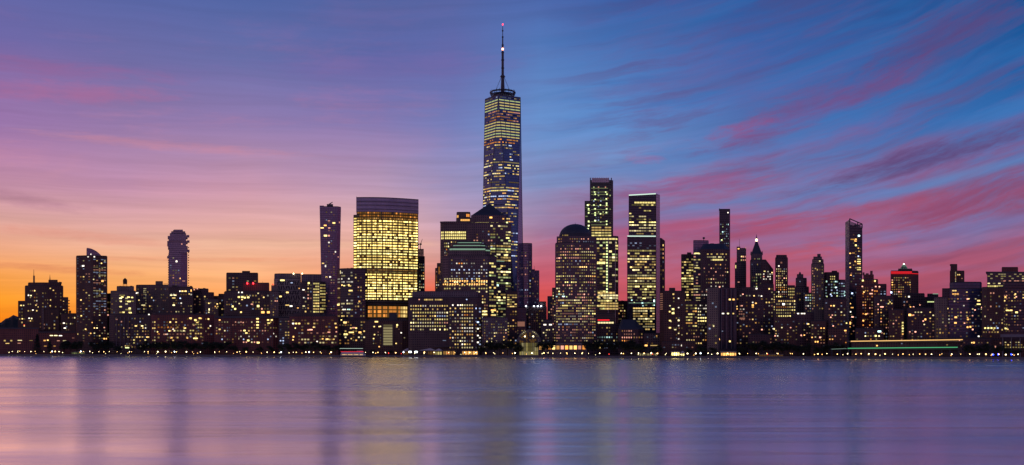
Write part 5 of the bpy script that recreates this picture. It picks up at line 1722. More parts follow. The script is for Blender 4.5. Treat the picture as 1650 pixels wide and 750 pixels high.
for k in range(4):
    b.boxp('crenellation', 1187.4 + k * 4, 1189.4 + k * 4, 399.6, 401.2, 2.5, 3, 'grey_stone')

# classic spired tower
b = Bld('office_tower', 'ornate stone tower with a steep green pyramid spire and a lit lantern at its tip', 'tower', 1218, 300, 'spired ornate tower')
b.tier('wall', [(1208.5, 3), (1211, 0), (1228, 0), (1229.5, 3)], 420, mat='grey_stone', depth=24)
b.tier('setback', [(1210, 5), (1212, 3), (1226.5, 3), (1228.2, 5)], 409, 421, mat='grey_stone', depth=19, keep=True, roof=False)
b.grid(1215, 1225, 415, 419.5, 2.6, 4.4, .9, ['green', 'warm'], lo=1, hi=3)
ring, f_ = b.ring([(1210.6, 6), (1212.5, 4), (1226, 4), (1227.7, 6)], 17)
ay_ = sum(p[1] for p in ring) / len(ring); ax_ = wx(1219, ay_)
bm = NB()
def shr(k, z): return [(ax_ + (x - ax_) * k, ay_ + (y - ay_) * k, z) for x, y in ring]
loft(bm, [shr(1, b.z(409)), shr(.74, b.z(402)), shr(.46, b.z(395.5)), shr(.24, b.z(389.5)), shr(.17, b.z(388))])
b.obj('spire_roof', bm, MATS['copper_dome'])
bm = NB(); lathe(bm, ax_, ay_, [(1.5, b.z(388)), (1.7, b.z(386.6)), (1.5, b.z(385)), (1.1, b.z(384.4))], 8); b.obj('lantern', bm, MATS['lamp_white'])
bm = NB(); lathe(bm, ax_, ay_, [(1.5, b.z(384.4)), (.7, b.z(381.6)), (.12, b.z(376.5))], 8); b.obj('finial', bm, MATS['copper_dome'])
for p_ in (1210.3, 1228):
    bm = NB(); lathe(bm, wx(p_, b.D + 6), b.D + 6, [(1.2, b.z(411)), (1.2, b.z(407)), (.1, b.z(403.8))], 6); b.obj('corner_turret', bm, MATS['grey_stone'])
b.chain = b.xy([(1208.5, 3), (1211, 0), (1228, 0), (1229.5, 3)]); b.chain_top = b.chain
b.grid(1210, 1228, 424, 429, 3, 4.4, .7, ['rose', 'warm'], w=.5, lo=1, hi=2)
b.grid(1210, 1228, 440, 470, 3.4, 4.8, .42, ['warm', 'green', 'pale'], w=.55, lo=0, hi=3)
b = Bld('office_tower', 'dark tower with a single sloping shoulder roof, touching the right of the spired tower', 'tower', 1237, 255)
b.tier('wall', [(1226, 0), (1234, 0), (1246, 2)], [418.5, 418.5, 434], mat='dark_stone', depth=26, roof=False)
b.grid(1229, 1246, 436, 452, 3.2, 4.4, .5, ['warm', 'rose', 'white'], lo=0, hi=3)
b.grid(1229, 1246, 452, 470, 3.2, 4.8, .14, ['warm', 'ice'], lo=0, hi=3)
b.spots([(1244, 439.5, 'warm', 4), (1232, 437.5, 'yel', 3, 3, 2)])

b = Bld('apartment_tower', 'brown slab with a paler blank left face and dark piered right face, near the promenade', 'tower', 1162, 58, 'dark-piered brown slab')
b.tier('wall', [(1139.5, 10), (1157.5, 0)], 464, mat='tan_brick', depth=20)
b.tier('wall', [(1157.5, -.6), (1187, 4)], 465, mat='dark_glass', depth=30, keep=True)
b.spots([(1158.5, 462.6, 'rose', 4, 4.4, 2.2), (1176, 482.8, 'warm', 4, 3.6, 2.8), (1182, 482.8, 'amber', 4, 3.6, 2.8), (1165, 505.5, 'white', 4, 4, 2), (1173, 505.5, 'pale', 4, 3.4, 2.2), (1181.6, 505.5, 'warm', 3, 2.6, 2.4), (1158.5, 547, 'amber', 4, 3, 3), (1176, 550.4, 'warm', 4, 3, 3), (1164, 534, 'ice', 1)])
for p_ in (1158.2, 1162, 1170, 1178, 1184):
    b.boxp('pier', p_, p_ + .9, 466, 562, -2.2, 1.2, 'grey_stone')
b.clutter(1160, 1184, 465, 4, 2.2)
b.chain = b.xy([(1139.5, 10), (1157.5, 0)]); b.chain_top = b.chain
b.grid(1141, 1156, 480, 556, 5, 6, .04, ['ice', 'rose'], hi=2)
b.spots([(1150, 525.6, 'pale', 3, 2, 3)])
b = Bld('apartment_tower', 'dark block with scattered warm windows and stepped roofline, right of the brown piered slab', 'tower', 1208, 110, 'stepped-roofline block')
b.tier('wall', [(1184, 4), (1190, 0), (1231, 0)], 470, mat='dark_stone', depth=34)
b.tier('setback', [(1195, 4), (1206, 3), (1229, 3)], 464, 471, mat='dark_stone', depth=22, keep=False)
b.grid(1186, 1230, 474, 556, 5, 5.4, .16, ['warm', 'rose', 'white', 'amber'], w=.5, h=.42, lo=0)
b.grid(1190, 1200, 500, 530, 3.4, 4.6, .6, ['rose'], w=.8, lo=0, hi=1)
b.spots([(1196, 513.5, 'rose', 1, 10, 3), (1187, 494, 'warm', 4), (1187, 498, 'amber', 4, 3, 2.4), (1195, 493, 'rose', 3, 4, 2), (1213, 492, 'amber', 4, 3.6, 2.6), (1213, 495, 'amber', 3, 3.6, 2.6), (1218, 489, 'amber', 4, 3, 2), (1215, 477, 'warm', 4), (1227, 477.5, 'white', 4), (1219, 465.4, 'white', 4, 3, 2.6), (1197, 474.5, 'rose', 4)])
b.clutter(1186, 1228, 470, 6, 3)
b = Bld('apartment_tower', 'dark slim block with a column of white windows, left of the yellow-lit narrow block', 'tower', 1236, 130, 'dark slim block')
b.tier('wall', [(1222, 4), (1229, 0), (1247, 3)], 459, mat='dark_stone', depth=28)
b.grid(1224, 1246, 463, 556, 4.6, 5.4, .17, ['white', 'warm', 'pale'], w=.5, h=.42, lo=0)
b.spots([(1225.5, 540.5, 'white', 4), (1225.5, 534.5, 'pale', 4), (1225, 549.6, 'ice', 4), (1221, 510, 'white', 3), (1246, 530, 'white', 3), (1219, 519.5, 'pale', 3)])
b.clutter(1224, 1246, 459, 4, 2.6)

# ---- right quarter
b = Bld('office_building', 'narrow block whose whole front glows yellow in a column of windows', 'building', 1243, 205, 'narrow yellow-lit block')
b.tier('wall', [(1237, 0), (1250, 0)], 470, mat='tan_brick', depth=20)
b.grid(1237.5, 1249, 473, 505, 3.8, 3.9, .9, ['yel', 'warm'], w=.6, h=.55, lo=2, hi=4, colp=(3, [1]))
b.pane(1245.5, 489, 2.2, 34, lit('yel', 2))
b = Bld('office_tower', 'tall dark tower with a rounded top and bright yellow window columns', 'tower', 1259, 250, 'rounded-top tower with yellow window columns')
b.tier('wall', [(1249, 3), (1252, 0), (1266, 0), (1269.6, 3)], 416, mat='dark_stone', depth=24)
b.tier('crown', [(1250.5, 4), (1253, 2), (1265, 2), (1268, 4)], 412, 416.5, mat='dark_stone', depth=18, keep=False)
b.spots([(1259, 423.5, 'rose', 1, 3, 3), (1255, 429, 'white', 4)])
b.grid(1250.5, 1268, 432, 480, 2.9, 3.7, .78, ['yel', 'warm', 'pale'], w=.55, h=.55, lo=1, hi=4)
b = Bld('office_building', 'squat block crowded with bright yellow windows at the foot of the rounded-top tower', 'building', 1266, 215)
b.tier('wall', [(1249, 2), (1283, 0)], 482, mat='tan_brick', depth=24)
b.tier('setback', [(1268, 3), (1281, 3)], 461, 483, mat='dark_stone', depth=18, keep=True)
b.grid(1269.5, 1280.5, 463, 482, 2.8, 4.6, .85, ['yel', 'warm'], w=.6, h=.5, lo=2, hi=4)
b.chain = b.xy([(1249, 2), (1283, 0)]); b.chain_top = b.chain
b.grid(1250, 1282, 483, 512, 3.4, 4.5, .78, ['warm', 'yel', 'pale'], w=.6, h=.5, lo=1, hi=4)
b.spots([(1262.5, 490.5, 'white', 5, 4, 3)])
b = Bld('office_tower', 'pointed stone tower with stepped shoulders and small round finial, left of the slender rounded tower', 'tower', 1291, 260)
b.tier('wall', [(1281, 0), (1297, 0), (1303.5, 5)], 463, mat='grey_stone', depth=24)
b.tier('setback', [(1282, 3), (1295, 2), (1300, 5)], 449, 464, mat='grey_stone', depth=19, keep=True)
b.tier('setback', [(1284, 5), (1294.5, 4)], 443, 450, mat='grey_stone', depth=13, keep=False)
bm = NB(); lathe(bm, wx(1289, b.D + 10), b.D + 10, [(2.6, b.z(443.5)), (1.6, b.z(441.8)), (1.9, b.z(440.6)), (1.2, b.z(438.8)), (.2, b.z(437.5))], 8); b.obj('finial', bm, MATS['grey_stone'])
b.chain = b.xy([(1281, 0), (1297, 0), (1303.5, 5)]); b.chain_top = b.chain
b.grid(1283, 1302, 466, 500, 4, 5, .08, ['rose', 'warm'], lo=0, hi=2)
b.spots([(1289, 454, 'ice', 1, 2, 2)])
b = Bld('office_building', 'low building with two rows of greenish-white windows between the pointed and slender rounded towers', 'building', 1304, 240)
b.tier('wall', [(1296, 0), (1312, 0)], 473, mat='grey_stone', depth=20)
b.grid(1297, 1311, 474, 486, 3.4, 4, .9, ['green', 'cool', 'pale'], w=.65, h=.5, lo=2, hi=4)
b.grid(1297, 1311, 487, 508, 3.6, 4.6, .5, ['pale', 'warm'], lo=0, hi=3)
b = Bld('office_tower', 'slender stone tower with rounded stepped top and small flagstaff box, right quarter of skyline', 'tower', 1317, 230, 'slender rounded stone tower')
b.tier('wall', [(1307, 3), (1311, 0), (1324, 0), (1328, 3)], 426, mat='tan_brick', depth=24)
b.tier('setback', [(1308.5, 4), (1311.5, 2), (1323, 2), (1327, 4)], 419, 426.5, mat='tan_brick', depth=20, keep=False)
b.tier('crown', [(1310.5, 6), (1324.5, 6)], 414.5, 419.5, mat='tan_brick', depth=14, keep=False)
b.boxp('rooftop_box', 1317.6, 1323, 408.6, 413.8, 9, 5, 'steel')
b.grid(1308.5, 1313, 430, 500, 2.3, 4.4, .6, ['rose', 'warm'], w=.5, lo=0, hi=2)
b.grid(1315, 1327, 416 + 6, 500, 4, 5.2, .14, ['warm', 'pale'], w=.5, lo=0, hi=3)
b.spots([(1321, 421, 'pale', 3), (1314, 433, 'warm', 2)])
b = Bld('office_building', 'block with teal-white windows and small domed roof, left of the slant-topped tower', 'building', 1340, 255, 'block with teal-white windows')
b.tier('wall', [(1328, 2), (1333, 0), (1352, 0)], 440, mat='dark_stone', depth=24)
b.tier('setback', [(1340, 3), (1349, 3)], 437.5, 441, mat='dark_stone', depth=12, keep=False)
b.grid(1337, 1346, 444, 452, 3, 4, .9, ['yel', 'warm'], w=.6, lo=2)
b.grid(1329, 1351, 452, 484, 4.4, 4.5, .72, ['cool', 'ice', 'green'], w=.55, h=.5, lo=1, hi=4)
b.spots([(1332.5, 454, 'cool', 5, 2.6, 2.4), (1346.5, 454, 'cool', 4), (1347, 463.5, 'cool', 5, 3, 2), (1338.5, 474.6, 'ice', 4), (1333, 478, 'green', 4)])
b = Bld('office_building', 'low glazed block with faint teal floors, directly left of the slant-topped tower', 'building', 1357, 270)
b.tier('wall', [(1350, 2), (1354, 0), (1362, 2)], 452, mat='blue_glass', depth=20)
b.band(1351, 1362, 455, 484, 4, 4.3, .9, ['cool', 'ice'], h=.4, lo=0, hi=2)
b.spots([(1361, 470, 'cool', 4, 2, 3), (1361, 477, 'cool', 4, 2, 3)])

# slant-topped tower
b = Bld('apartment_tower', 'tall glass tower with a slanting framed top and silvery pink left face', 'tower', 1376, 215, 'slant-topped glass tower')
b.tier('wall', [(1362, 9), (1368.5, 0)], [357.5, 354.5], mat='silver_glass', depth=18, roof=False)
b.tier('wall', [(1368.5, -.6), (1389.5, 3)], [362, 367], mat='dark_glass', depth=24, keep=True, roof=False)
for (x0_, y0_, x1_, y1_) in ((1369, 352.5, 1389.2, 361), (1369, 363, 1369, 352.5), (1389.2, 368, 1389.2, 361), (1382, 366, 1382, 358), (1376, 364, 1389.2, 361.5)):
    bm = NB(); d_ = b.D + 2
    tube(bm, (wx(x0_, d_), d_, b.z(y0_)), (wx(x1_, d_ + 1), d_ + 1, b.z(y1_)), .8, n=5)
    b.obj('crown_frame', bm, MATS['steel'])
b.tier('crown_screen', [(1370, 6), (1388.5, 8)], [356, 363.5], 368, mat='silver_glass', depth=8, keep=False, roof=False)
b.mast(1369.5, 351.5, 357, .7, 1, part='corner_post')
b.chain = b.xy([(1368.5, -.6), (1389.5, 3)]); b.chain_top = b.chain
b.spots([(1384, 380, 'cool', 5, 3.4, 3), (1374, 386, 'amber', 2, 8, 1.8), (1379, 386, 'amber', 4, 3, 2.6), (1378.5, 388.5, 'amber', 4, 4, 2), (1379, 395.5, 'yel', 4, 3, 3), (1383, 400, 'amber', 3), (1384, 405, 'warm', 2), (1369.8, 408.6, 'amber', 4, 3, 2), (1375, 408, 'amber', 2, 5, 1.5), (1383, 413, 'ice', 4),
         (1369.6, 424.6, 'warm', 3), (1378, 421.5, 'amber', 4), (1384, 418, 'yel', 3, 6, 1.6), (1384, 421.6, 'yel', 4, 6, 1.8), (1384, 425, 'amber', 4, 6, 1.8), (1370, 431, 'amber', 4), (1384, 431.5, 'yel', 3, 7, 1.8), (1384, 434.8, 'yel', 3, 7, 1.6), (1370, 443.8, 'amber', 4, 5, 1.8), (1373, 473, 'ice', 4, 3, 3), (1369.7, 489.5, 'amber', 4, 3, 2), (1373, 496, 'amber', 3, 5, 2),
         (1369.6, 502.8, 'white', 4, 4, 2.4), (1373.5, 511, 'rose', 4, 4, 2.2), (1369, 521, 'amber', 4, 4.4, 5), (1369, 527, 'amber', 3, 3, 2)])
b.grid(1370, 1388, 372, 545, 3.6, 4.4, .035, ['ice', 'rose'], lo=0, hi=1)
b = Bld('apartment_tower', 'reddish brick tower with a peaked stepped roof, right of the slant-topped tower', 'tower', 1400, 150, 'reddish peaked brick tower')
b.tier('wall', [(1380, 8), (1387, 0), (1408, 0), (1419, 7)], 460, mat='red_brick', depth=32)
b.tier('setback', [(1386, 6), (1390, 3), (1409, 3), (1415, 7)], 451, 461, mat='red_brick', depth=26, keep=False)
b.tier('setback', [(1391, 8), (1408, 8)], 442, 452, mat='red_brick', depth=18, keep=False, roof=False)
b.boxp('roof_turret', 1391, 1394, 438.5, 443, 9, 6, 'red_brick')
b.boxp('roof_turret', 1403.5, 1407.5, 436, 443, 9, 8, 'red_brick')
b.boxp('roof_turret', 1396.5, 1401, 440, 443, 9, 8, 'red_brick')
b.grid(1389, 1407, 462, 545, 3.6, 4.5, .5, ['rose', 'amber', 'orange'], w=.5, h=.45, lo=0, hi=3)
b.grid(1408, 1418, 462, 520, 3.8, 5, .25, ['rose', 'amber'], w=.5, h=.45, lo=0, hi=4)
b.spots([(1389, 452.4, 'yel', 4, 6, 3), (1409, 453, 'yel', 4, 4, 3), (1389.5, 462, 'rose', 4), (1392, 471, 'warm', 4), (1411, 462, 'rose', 4), (1417, 462, 'rose', 4), (1405.5, 467.8, 'rose', 4), (1403.5, 473.5, 'rose', 4, 6, 2), (1409, 484, 'rose', 4), (1395, 506.5, 'amber', 4, 3.4, 2.8), (1391, 517, 'amber', 4, 2.8, 2.8), (1391.5, 536, 'amber', 4), (1397, 540, 'rose', 4, 5, 2), (1410, 534.5, 'rose', 4), (1410.5, 541, 'yel', 4, 3.4, 3)])
b = Bld('office_building', 'small dark glass block between the reddish peaked tower and the conical-crown tower', 'building', 1422, 260)
b.tier('wall', [(1413, 0), (1428.5, 0)], 459, mat='dark_glass', depth=22)
b.band(1415, 1427, 464, 480, 3, 4.2, .4, ['ice'], h=.4, lo=0, hi=2)
b = Bld('office_tower', 'tower with yellow windows, a red-lit cornice and a small lit conical crown', 'tower', 1457, 260, 'red-corniced tower with conical crown')
b.tier('wall', [(1435, 0), (1469, 0), (1480, 8)], 437.5, mat='brown_brick', depth=30)
b.strip('red_cornice', 1435.4, 1469, 438.8, 1.3, 'strip_red', .8, .6)
b.strip('red_cornice', 1435.4, 1479.4, 441.2, .6, 'strip_red', .8, .6)
b.tier('setback', [(1447, 5), (1470, 4)], 434, 438.2, mat='brown_brick', depth=18, keep=False)
bm = NB(); lathe(bm, wx(1456.5, b.D + 14), b.D + 14, [(6.2, b.z(434)), (5.0, b.z(431)), (3.0, b.z(427.6)), (1.6, b.z(425.6))], 12); b.obj('conical_crown', bm, MATS['green_glass'])
for k in range(7):
    a0 = math.pi + math.pi * k / 6
    bm = NB(); tube(bm, (wx(1456.5, b.D + 14) + 6.3 * math.cos(a0), b.D + 14 + 6.3 * math.sin(a0), b.z(434)), (wx(1456.5, b.D + 14) + 1.7 * math.cos(a0), b.D + 14 + 1.7 * math.sin(a0), b.z(425.6)), .35, n=4); b.obj('crown_rib', bm, MATS['strip_mint'])
bm = NB(); lathe(bm, wx(1456.5, b.D + 14), b.D + 14, [(.9, b.z(425.6)), (1.2, b.z(424.8)), (.3, b.z(423.6))], 8); b.obj('lantern', bm, MATS['lamp_white'])
b.grid(1436, 1468, 446, 480, 3.5, 3.9, .68, ['yel', 'amber', 'warm'], w=.62, h=.5, lo=1, hi=4)
b = Bld('office_building', 'dark stepped block standing in front of the red-corniced tower', 'building', 1466, 190)
b.tier('wall', [(1453, 3), (1460, 0), (1490, 0)], 474, mat='dark_stone', depth=28)
b.tier('setback', [(1456, 4), (1467, 3)], 461, 475, mat='dark_stone', depth=16, keep=False)
b.grid(1455, 1489, 484, 500, 4, 4.6, .2, ['warm', 'rose'], lo=0)
b.spots([(1464.6, 478.4, 'white', 4, 3, 2.6), (1459.5, 478.4, 'warm', 2), (1482.5, 491.6, 'rose', 4), (1467, 495, 'amber', 4), (1472, 495, 'rose', 4)])
b = Bld('office_building', 'low block with a pale green-lit roof edge and lit upper storey', 'building', 1501, 230)
b.tier('wall', [(1484, 2), (1492, 0), (1512, 0)], 480, mat='dark_stone', depth=24)
b.tier('setback', [(1494, 3), (1512, 3)], 474.5, 481, mat='dark_stone', depth=18, keep=True)
b.strip('lit_roof_edge', 1503, 1511.6, 473.7, 1.2, 'strip_mint', .4, .5)
b.chain = b.xy([(1484, 2), (1492, 0), (1512, 0)]); b.chain_top = b.chain
b.band(1494, 1509, 485, 488.4, 3, 3.2, 1, ['green'], h=.5, lo=3)
b.grid(1486, 1511, 490, 520, 4, 4.8, .14, ['warm', 'rose'], lo=0, hi=3)
b = Bld('office_tower', 'dark L-shaped tower of two unequal heights rising behind the blue-grey office block', 'tower', 1542, 300)
b.tier('wall', [(1530.5, 0), (1554, 1)], 437.5, mat='brown_brick', depth=26)
b.tier('wall', [(1531.5, -.8), (1542.5, -.8)], 427, mat='brown_brick', depth=20, keep=True)
b.boxp('parapet', 1532.4, 1541.8, 425.8, 428, 2, 8, 'brown_brick')
b.grid(1538.5, 1541, 438, 455, 2.4, 2.6, .9, ['rose', 'pale'], w=.6, lo=2, hi=3)
b.chain = b.xy([(1530.5, 0), (1554, 1)]); b.chain_top = b.chain
b.spots([(1543, 443, 'warm', 3), (1546, 443, 'warm', 3), (1550, 449, 'rose', 1)])
b = Bld('office_building', 'wide blue-grey block with faint horizontal floor lines and scattered warm windows', 'building', 1560, 130, 'wide blue-grey block')
b.tier('wall', [(1519, 10), (1528, 0), (1582, 0), (1586, 3)], 466, mat='blue_glass', depth=40)
b.tier('upper_wall', [(1530, 6), (1536, 2), (1579, 2), (1582, 5)], 455.5, 466.5, mat='blue_glass', depth=30, keep=False)
b.band(1534, 1545, 466.5, 477, 3.6, 5.6, .9, ['warm', 'amber'], h=.5, lo=3)
b.grid(1522, 1584, 468, 545, 4.6, 5.4, .13, ['warm', 'pale', 'rose', 'amber'], w=.55, h=.42, lo=0)
for y_ in range(13):
    b.strip('floor_line', 1528.6, 1581.6, 470 + y_ * 5.4, .7, 'plum_glass', .25, .4)
b.spots([(1559, 482, 'rose', 4, 3, 2.4), (1561, 481.6, 'warm', 4), (1577, 485, 'warm', 4, 5, 2.8), (1577, 490.8, 'yel', 4, 7, 2.8), (1582, 495.6, 'rose', 4), (1571, 499.8, 'rose', 4), (1528, 497.5, 'warm', 4, 6, 2.2), (1540, 511.6, 'amber', 4, 4.4, 3), (1539.5, 520.6, 'amber', 4, 4.4, 2.8), (1559, 512, 'amber', 3), (1559.5, 515, 'amber', 4, 3, 2.6), (1554, 521, 'rose', 4), (1559, 527.5, 'amber', 4, 3, 3), (1563.5, 527, 'amber', 4, 3, 3),
         (1567, 509, 'rose', 3), (1538, 486, 'pale', 3)])
b = Bld('office_building', 'tan windowless slab standing left of the blue-grey block with floor lines', 'building', 1514, 110)
b.tier('wall', [(1505, 4), (1512, 0), (1527, 0)], 480, mat='tan_brick', depth=26)
b.tier('setback', [(1518, 3), (1530, 3)], 466, 481, mat='dark_stone', depth=20, keep=True)
b.spots([(1521, 482.6, 'amber', 3, 6, 2)])
b.chain = b.xy([(1505, 4), (1512, 0), (1527, 0)]); b.chain_top = b.chain
b.grid(1508, 1526, 500, 545, 5, 6, .12, ['rose', 'warm'], lo=0, hi=3)
b = Bld('apartment_block', 'dark brown block with one bright row of windows low down, right of the blue-grey block', 'building', 1598, 115, 'dark brown block')
b.tier('wall', [(1582, 3), (1590, 0), (1618, 0)], 464, mat='brown_brick', depth=32)
b.grid(1585, 1617, 470, 545, 4.8, 5.4, .08, ['rose', 'warm', 'pale'], w=.5, lo=0, hi=3)
b.grid(1585, 1610, 526.5, 531.5, 4.6, 5, 1, ['yel', 'pale'], w=.65, h=.5, lo=3)
b.grid(1583, 1610, 533, 538, 4.6, 5, .7, ['yel', 'warm'], w=.6, h=.5, lo=1, hi=3)
b = Bld('office_building', 'wide flat-roofed office block with lit upper storeys and a dark rooftop box at far right', 'building', 1622, 300, 'wide flat-roofed office block')
b.tier('wall', [(1590.5, 0), (1690, 6)], 439.5, mat='grey_stone', depth=40)
b.tier('roof_slab', [(1588.4, -1), (1690, 5)], 438, 439.8, mat='dark_concrete', depth=42, keep=False, roof=False)
b.tier('mechanical_penthouse', [(1614, 4), (1640.5, 4)], 431.5, 438.4, mat='red_brick', depth=22, keep=False)
b.band(1591, 1689, 440.5, 447, 4.2, 3.6, .55, ['yel', 'warm', 'pale'], h=.5, lo=1, hi=4)
b.band(1591, 1689, 447, 459, 4.2, 4.2, .42, ['pale', 'yel', 'rose'], h=.45, lo=0, hi=3)
b.band(1591, 1616, 459, 464, 3.4, 4.4, .95, ['pale', 'yel'], h=.5, lo=2, hi=3)
for p_ in (1617, 1627, 1638): b.mast(p_, 430.2, 432, .4, 6, part='roof_light_pole')
b = Bld('apartment_tower', 'dark tower with stepped lit balconies at the far right edge', 'tower', 1634, 150, 'far right dark tower')
b.tier('wall', [(1607, 4), (1616, 0), (1675, 2)], 463, mat='dark_glass', depth=36)
b.tier('wall', [(1618, -1), (1674, 1)], 455, 463.4, mat='dark_glass', depth=26, keep=False)
b.grid(1610, 1674, 468, 536, 4.6, 5, .24, ['warm', 'pale', 'rose', 'ice'], w=.55, h=.45, lo=0)
b.grid(1611, 1624, 474, 536, 4.4, 5, .42, ['warm', 'yel'], w=.6, h=.45, lo=1)
b.spots([(1636, 474, 'warm', 4), (1637.5, 478.5, 'rose', 4), (1620, 479, 'amber', 4, 3, 3), (1617, 485, 'warm', 4, 6, 2), (1615.5, 492.5, 'yel', 4, 4, 3), (1626, 500.4, 'warm', 4, 12, 2.4), (1638, 503.6, 'yel', 4, 4.6, 3), (1644, 500.5, 'rose', 3), (1614, 515, 'warm', 4, 8, 2.4), (1619, 529.5, 'yel', 4, 9, 2.8), (1624, 531, 'warm', 3)])
b = Bld('elevated_roadway', 'low pale concrete deck on piers at the far right near the promenade', 'roadway', 1636, 60, 'elevated roadway deck')
b.tier('deck', [(1612, 0), (1700, 2)], 539, 543.5, mat='concrete', depth=14, keep=True, roof=False)
for p_ in (1616, 1630, 1644, 1658):
    b.boxp('pier', p_, p_ + 1.6, 543.6, 576, 3, 4, 'concrete')
b = Bld('office_building', 'low dark building with a few warm windows beneath the elevated roadway deck at right', 'building', 1625, 85, 'low warm-windowed building')
b.tier('wall', [(1600, 0), (1700, 2)], 548, mat='brown_brick', depth=24)
b.grid(1618, 1695, 550, 562, 4.4, 4.6, .5, ['yel', 'warm', 'pale'], w=.6, lo=1)
b.grid(1602, 1618, 550, 562, 4.4, 5, .2, ['rose'], w=.6, lo=1)

# ---- the darker front rows at the right
DK = [
    (1262, 75, [(1247, 2), (1256, 0), (1282, 0)], 512, 'brown_brick', .13, 'low dark block in front of the squat bright yellow block, above the trees'),
    (1297, 90, [(1280, 0), (1306, 0), (1312, 3)], 505, 'dark_stone', .10, 'dark block with three white roof-edge lights, below the pointed stone tower'),
    (1318, 70, [(1306, 3), (1312, 0), (1331, 0)], 518, 'brown_brick', .26, 'low dark brown block below the slender rounded stone tower'),
    (1345, 105, [(1328, 4), (1335, 0), (1364, 0)], 482, 'dark_stone', .14, 'dark mid-height block below the block with teal-white windows'),
    (1352, 62, [(1334, 0), (1366, 0)], 530, 'brown_brick', .16, 'low dark block at the foot of the block below the teal-white windows'),
    (1424, 110, [(1408, 3), (1416, 0), (1440, 0)], 478, 'dark_stone', .22, 'dark block with scattered windows, in front of the small dark glass block'),
    (1445, 80, [(1432, 0), (1456, 0)], 500, 'brown_brick', .18, 'low brown block with a lit stair column at its right edge'),
    (1478, 100, [(1462, 0), (1500, 0), (1507, 4)], 497, 'dark_stone', .15, 'dark wide block with one amber window, left of the tan windowless slab'),
    (1220, 70, [(1206, 0), (1250, 0)], 540, 'dark_stone', .12, 'very low dark block behind the trees left of the yellow-lit narrow block'),
    (1400, 75, [(1378, 0), (1424, 0)], 530, 'dark_stone', .16, 'low dark block at the foot of the reddish peaked brick tower'),
    (1555, 66, [(1508, 0), (1604, 2)], 546, 'dark_stone', .10, 'long low dark shed in front of the wide blue-grey block'),
]
SHORTS = {1262: 'squat yellow block', 1297: 'pointed stone tower', 1318: 'slender rounded tower', 1345: 'teal-windowed block', 1352: 'teal-windowed block', 1424: 'small glass block',
          1445: 'lit-stair brown block', 1478: 'amber-windowed wide block', 1220: 'very low dark block', 1400: 'reddish peaked tower', 1555: 'long dark shed'}
for px_, bk_, ch_, yt_, mt_, pr_, lb_ in DK:
    b = Bld('apartment_block', lb_, 'building', px_, bk_, SHORTS[px_])
    b.tier('wall', ch_, yt_, mat=mt_, depth=28)
    x0_ = min(c[0] for c in ch_); x1_ = max(c[0] for c in ch_)
    b.grid(x0_ + 1, x1_ - 1, yt_ + 4, 560, 4.6, 5.0, pr_, ['warm', 'rose', 'pale', 'amber'], w=.52, h=.42, lo=0)
    b.clutter(x0_, x1_, yt_, 4, 2.6)
    if px_ == 1297: b.spots([(1286, 505.6, 'white', 4, 3.4, 2), (1292, 505.6, 'white', 4, 3, 2), (1296, 505.6, 'white', 4, 3, 2), (1302, 522.4, 'warm', 4, 4, 2), (1307, 522.4, 'yel', 4, 4, 2.4), (1291, 540.6, 'rose', 4), (1296, 540.4, 'amber', 4)])
    if px_ == 1318: b.spots([(1313, 551, 'amber', 4, 4, 2.8), (1317.5, 551, 'amber', 4, 3, 2.6), (1321.5, 544, 'rose', 4, 3, 2.6), (1308.6, 544, 'amber', 4), (1301, 537.5, 'amber', 3)])
    if px_ == 1345: b.spots([(1339, 493, 'amber', 4), (1343.6, 493, 'warm', 4, 3, 2.4), (1338.6, 511.6, 'rose', 4), (1342.5, 525.5, 'rose', 4)])
    if px_ == 1262: b.spots([(1243, 529.6, 'warm', 4), (1247, 530.4, 'yel', 4, 3, 3), (1249, 541.5, 'rose', 4), (1253, 541.5, 'white', 3)])
    if px_ == 1352: b.spots([(1362, 533, 'amber', 4, 4, 2.4), (1364, 521, 'yel', 4)])
    if px_ == 1445: b.grid(1453, 1456, 518, 541, 3, 4.4, 1, ['yel'], w=.95, h=.6, lo=3)
    if px_ == 1478: b.spots([(1466, 507.8, 'amber', 5, 4.6, 3.6), (1472, 508, 'rose', 3), (1491, 515, 'amber', 4, 3, 3.4), (1487.6, 517.6, 'rose', 4), (1475, 535, 'rose', 4, 3, 2.4), (1466, 535, 'rose', 3)])
    if px_ == 1400: b.spots([(1417, 534.4, 'cool', 5, 6, 2.6), (1411, 541.6, 'yel', 4, 3.4, 3)])
    if px_ == 1424: b.spots([(1436, 471.5, 'ice', 5, 3, 3), (1434, 487, 'yel', 3), (1431.5, 489.6, 'yel', 3), (1437.5, 507.6, 'warm', 4, 3, 2.6), (1435, 501, 'rose', 4), (1440, 504, 'amber', 4), (1421, 494.8, 'rose', 4, 6, 2), (1415, 490.5, 'rose', 4)])
    if px_ == 1555: b.spots([(1569, 552.5, 'amber', 4, 3.4, 3), (1566, 552.5, 'warm', 4, 2.4, 2), (1546, 549, 'rose', 3)])

# ================================================================ the waterfront
# glass vault
Dv = shoreD(852) + 66
vx = wx(852.5, Dv)
u_ = Dv / F
v = empty('glass_vault', (vx, Dv, GZ), 'arched glass winter garden glowing pale yellow behind the waterfront trees', 'glass hall')
Rv = 19.0 * u_
hs = wz(552.5, Dv) - GZ
an_v = math.atan2(-vx, Dv)
v.rotation_euler = (0, 0, an_v)
def arcp(r, t, y=0.0): return (r * math.cos(t), y, hs + r * math.sin(t) * 1.08)
plain('vault_glass', (0.07, 0.08, 0.07), 0.15, 0.0, 0.2, .3)
bm = NB()
n_ = 18
outer = [(-Rv, 0, 0)] + [arcp(Rv, math.pi - math.pi * i / n_) for i in range(n_ + 1)] + [(Rv, 0, 0)]
loft(bm, [[(x, 0.5, z) for x, _, z in outer], [(x, 42, z) for x, _, z in outer]])
mesh_obj('vault', bm, MATS['vault_glass'], v)
rgv = random.Random(4)
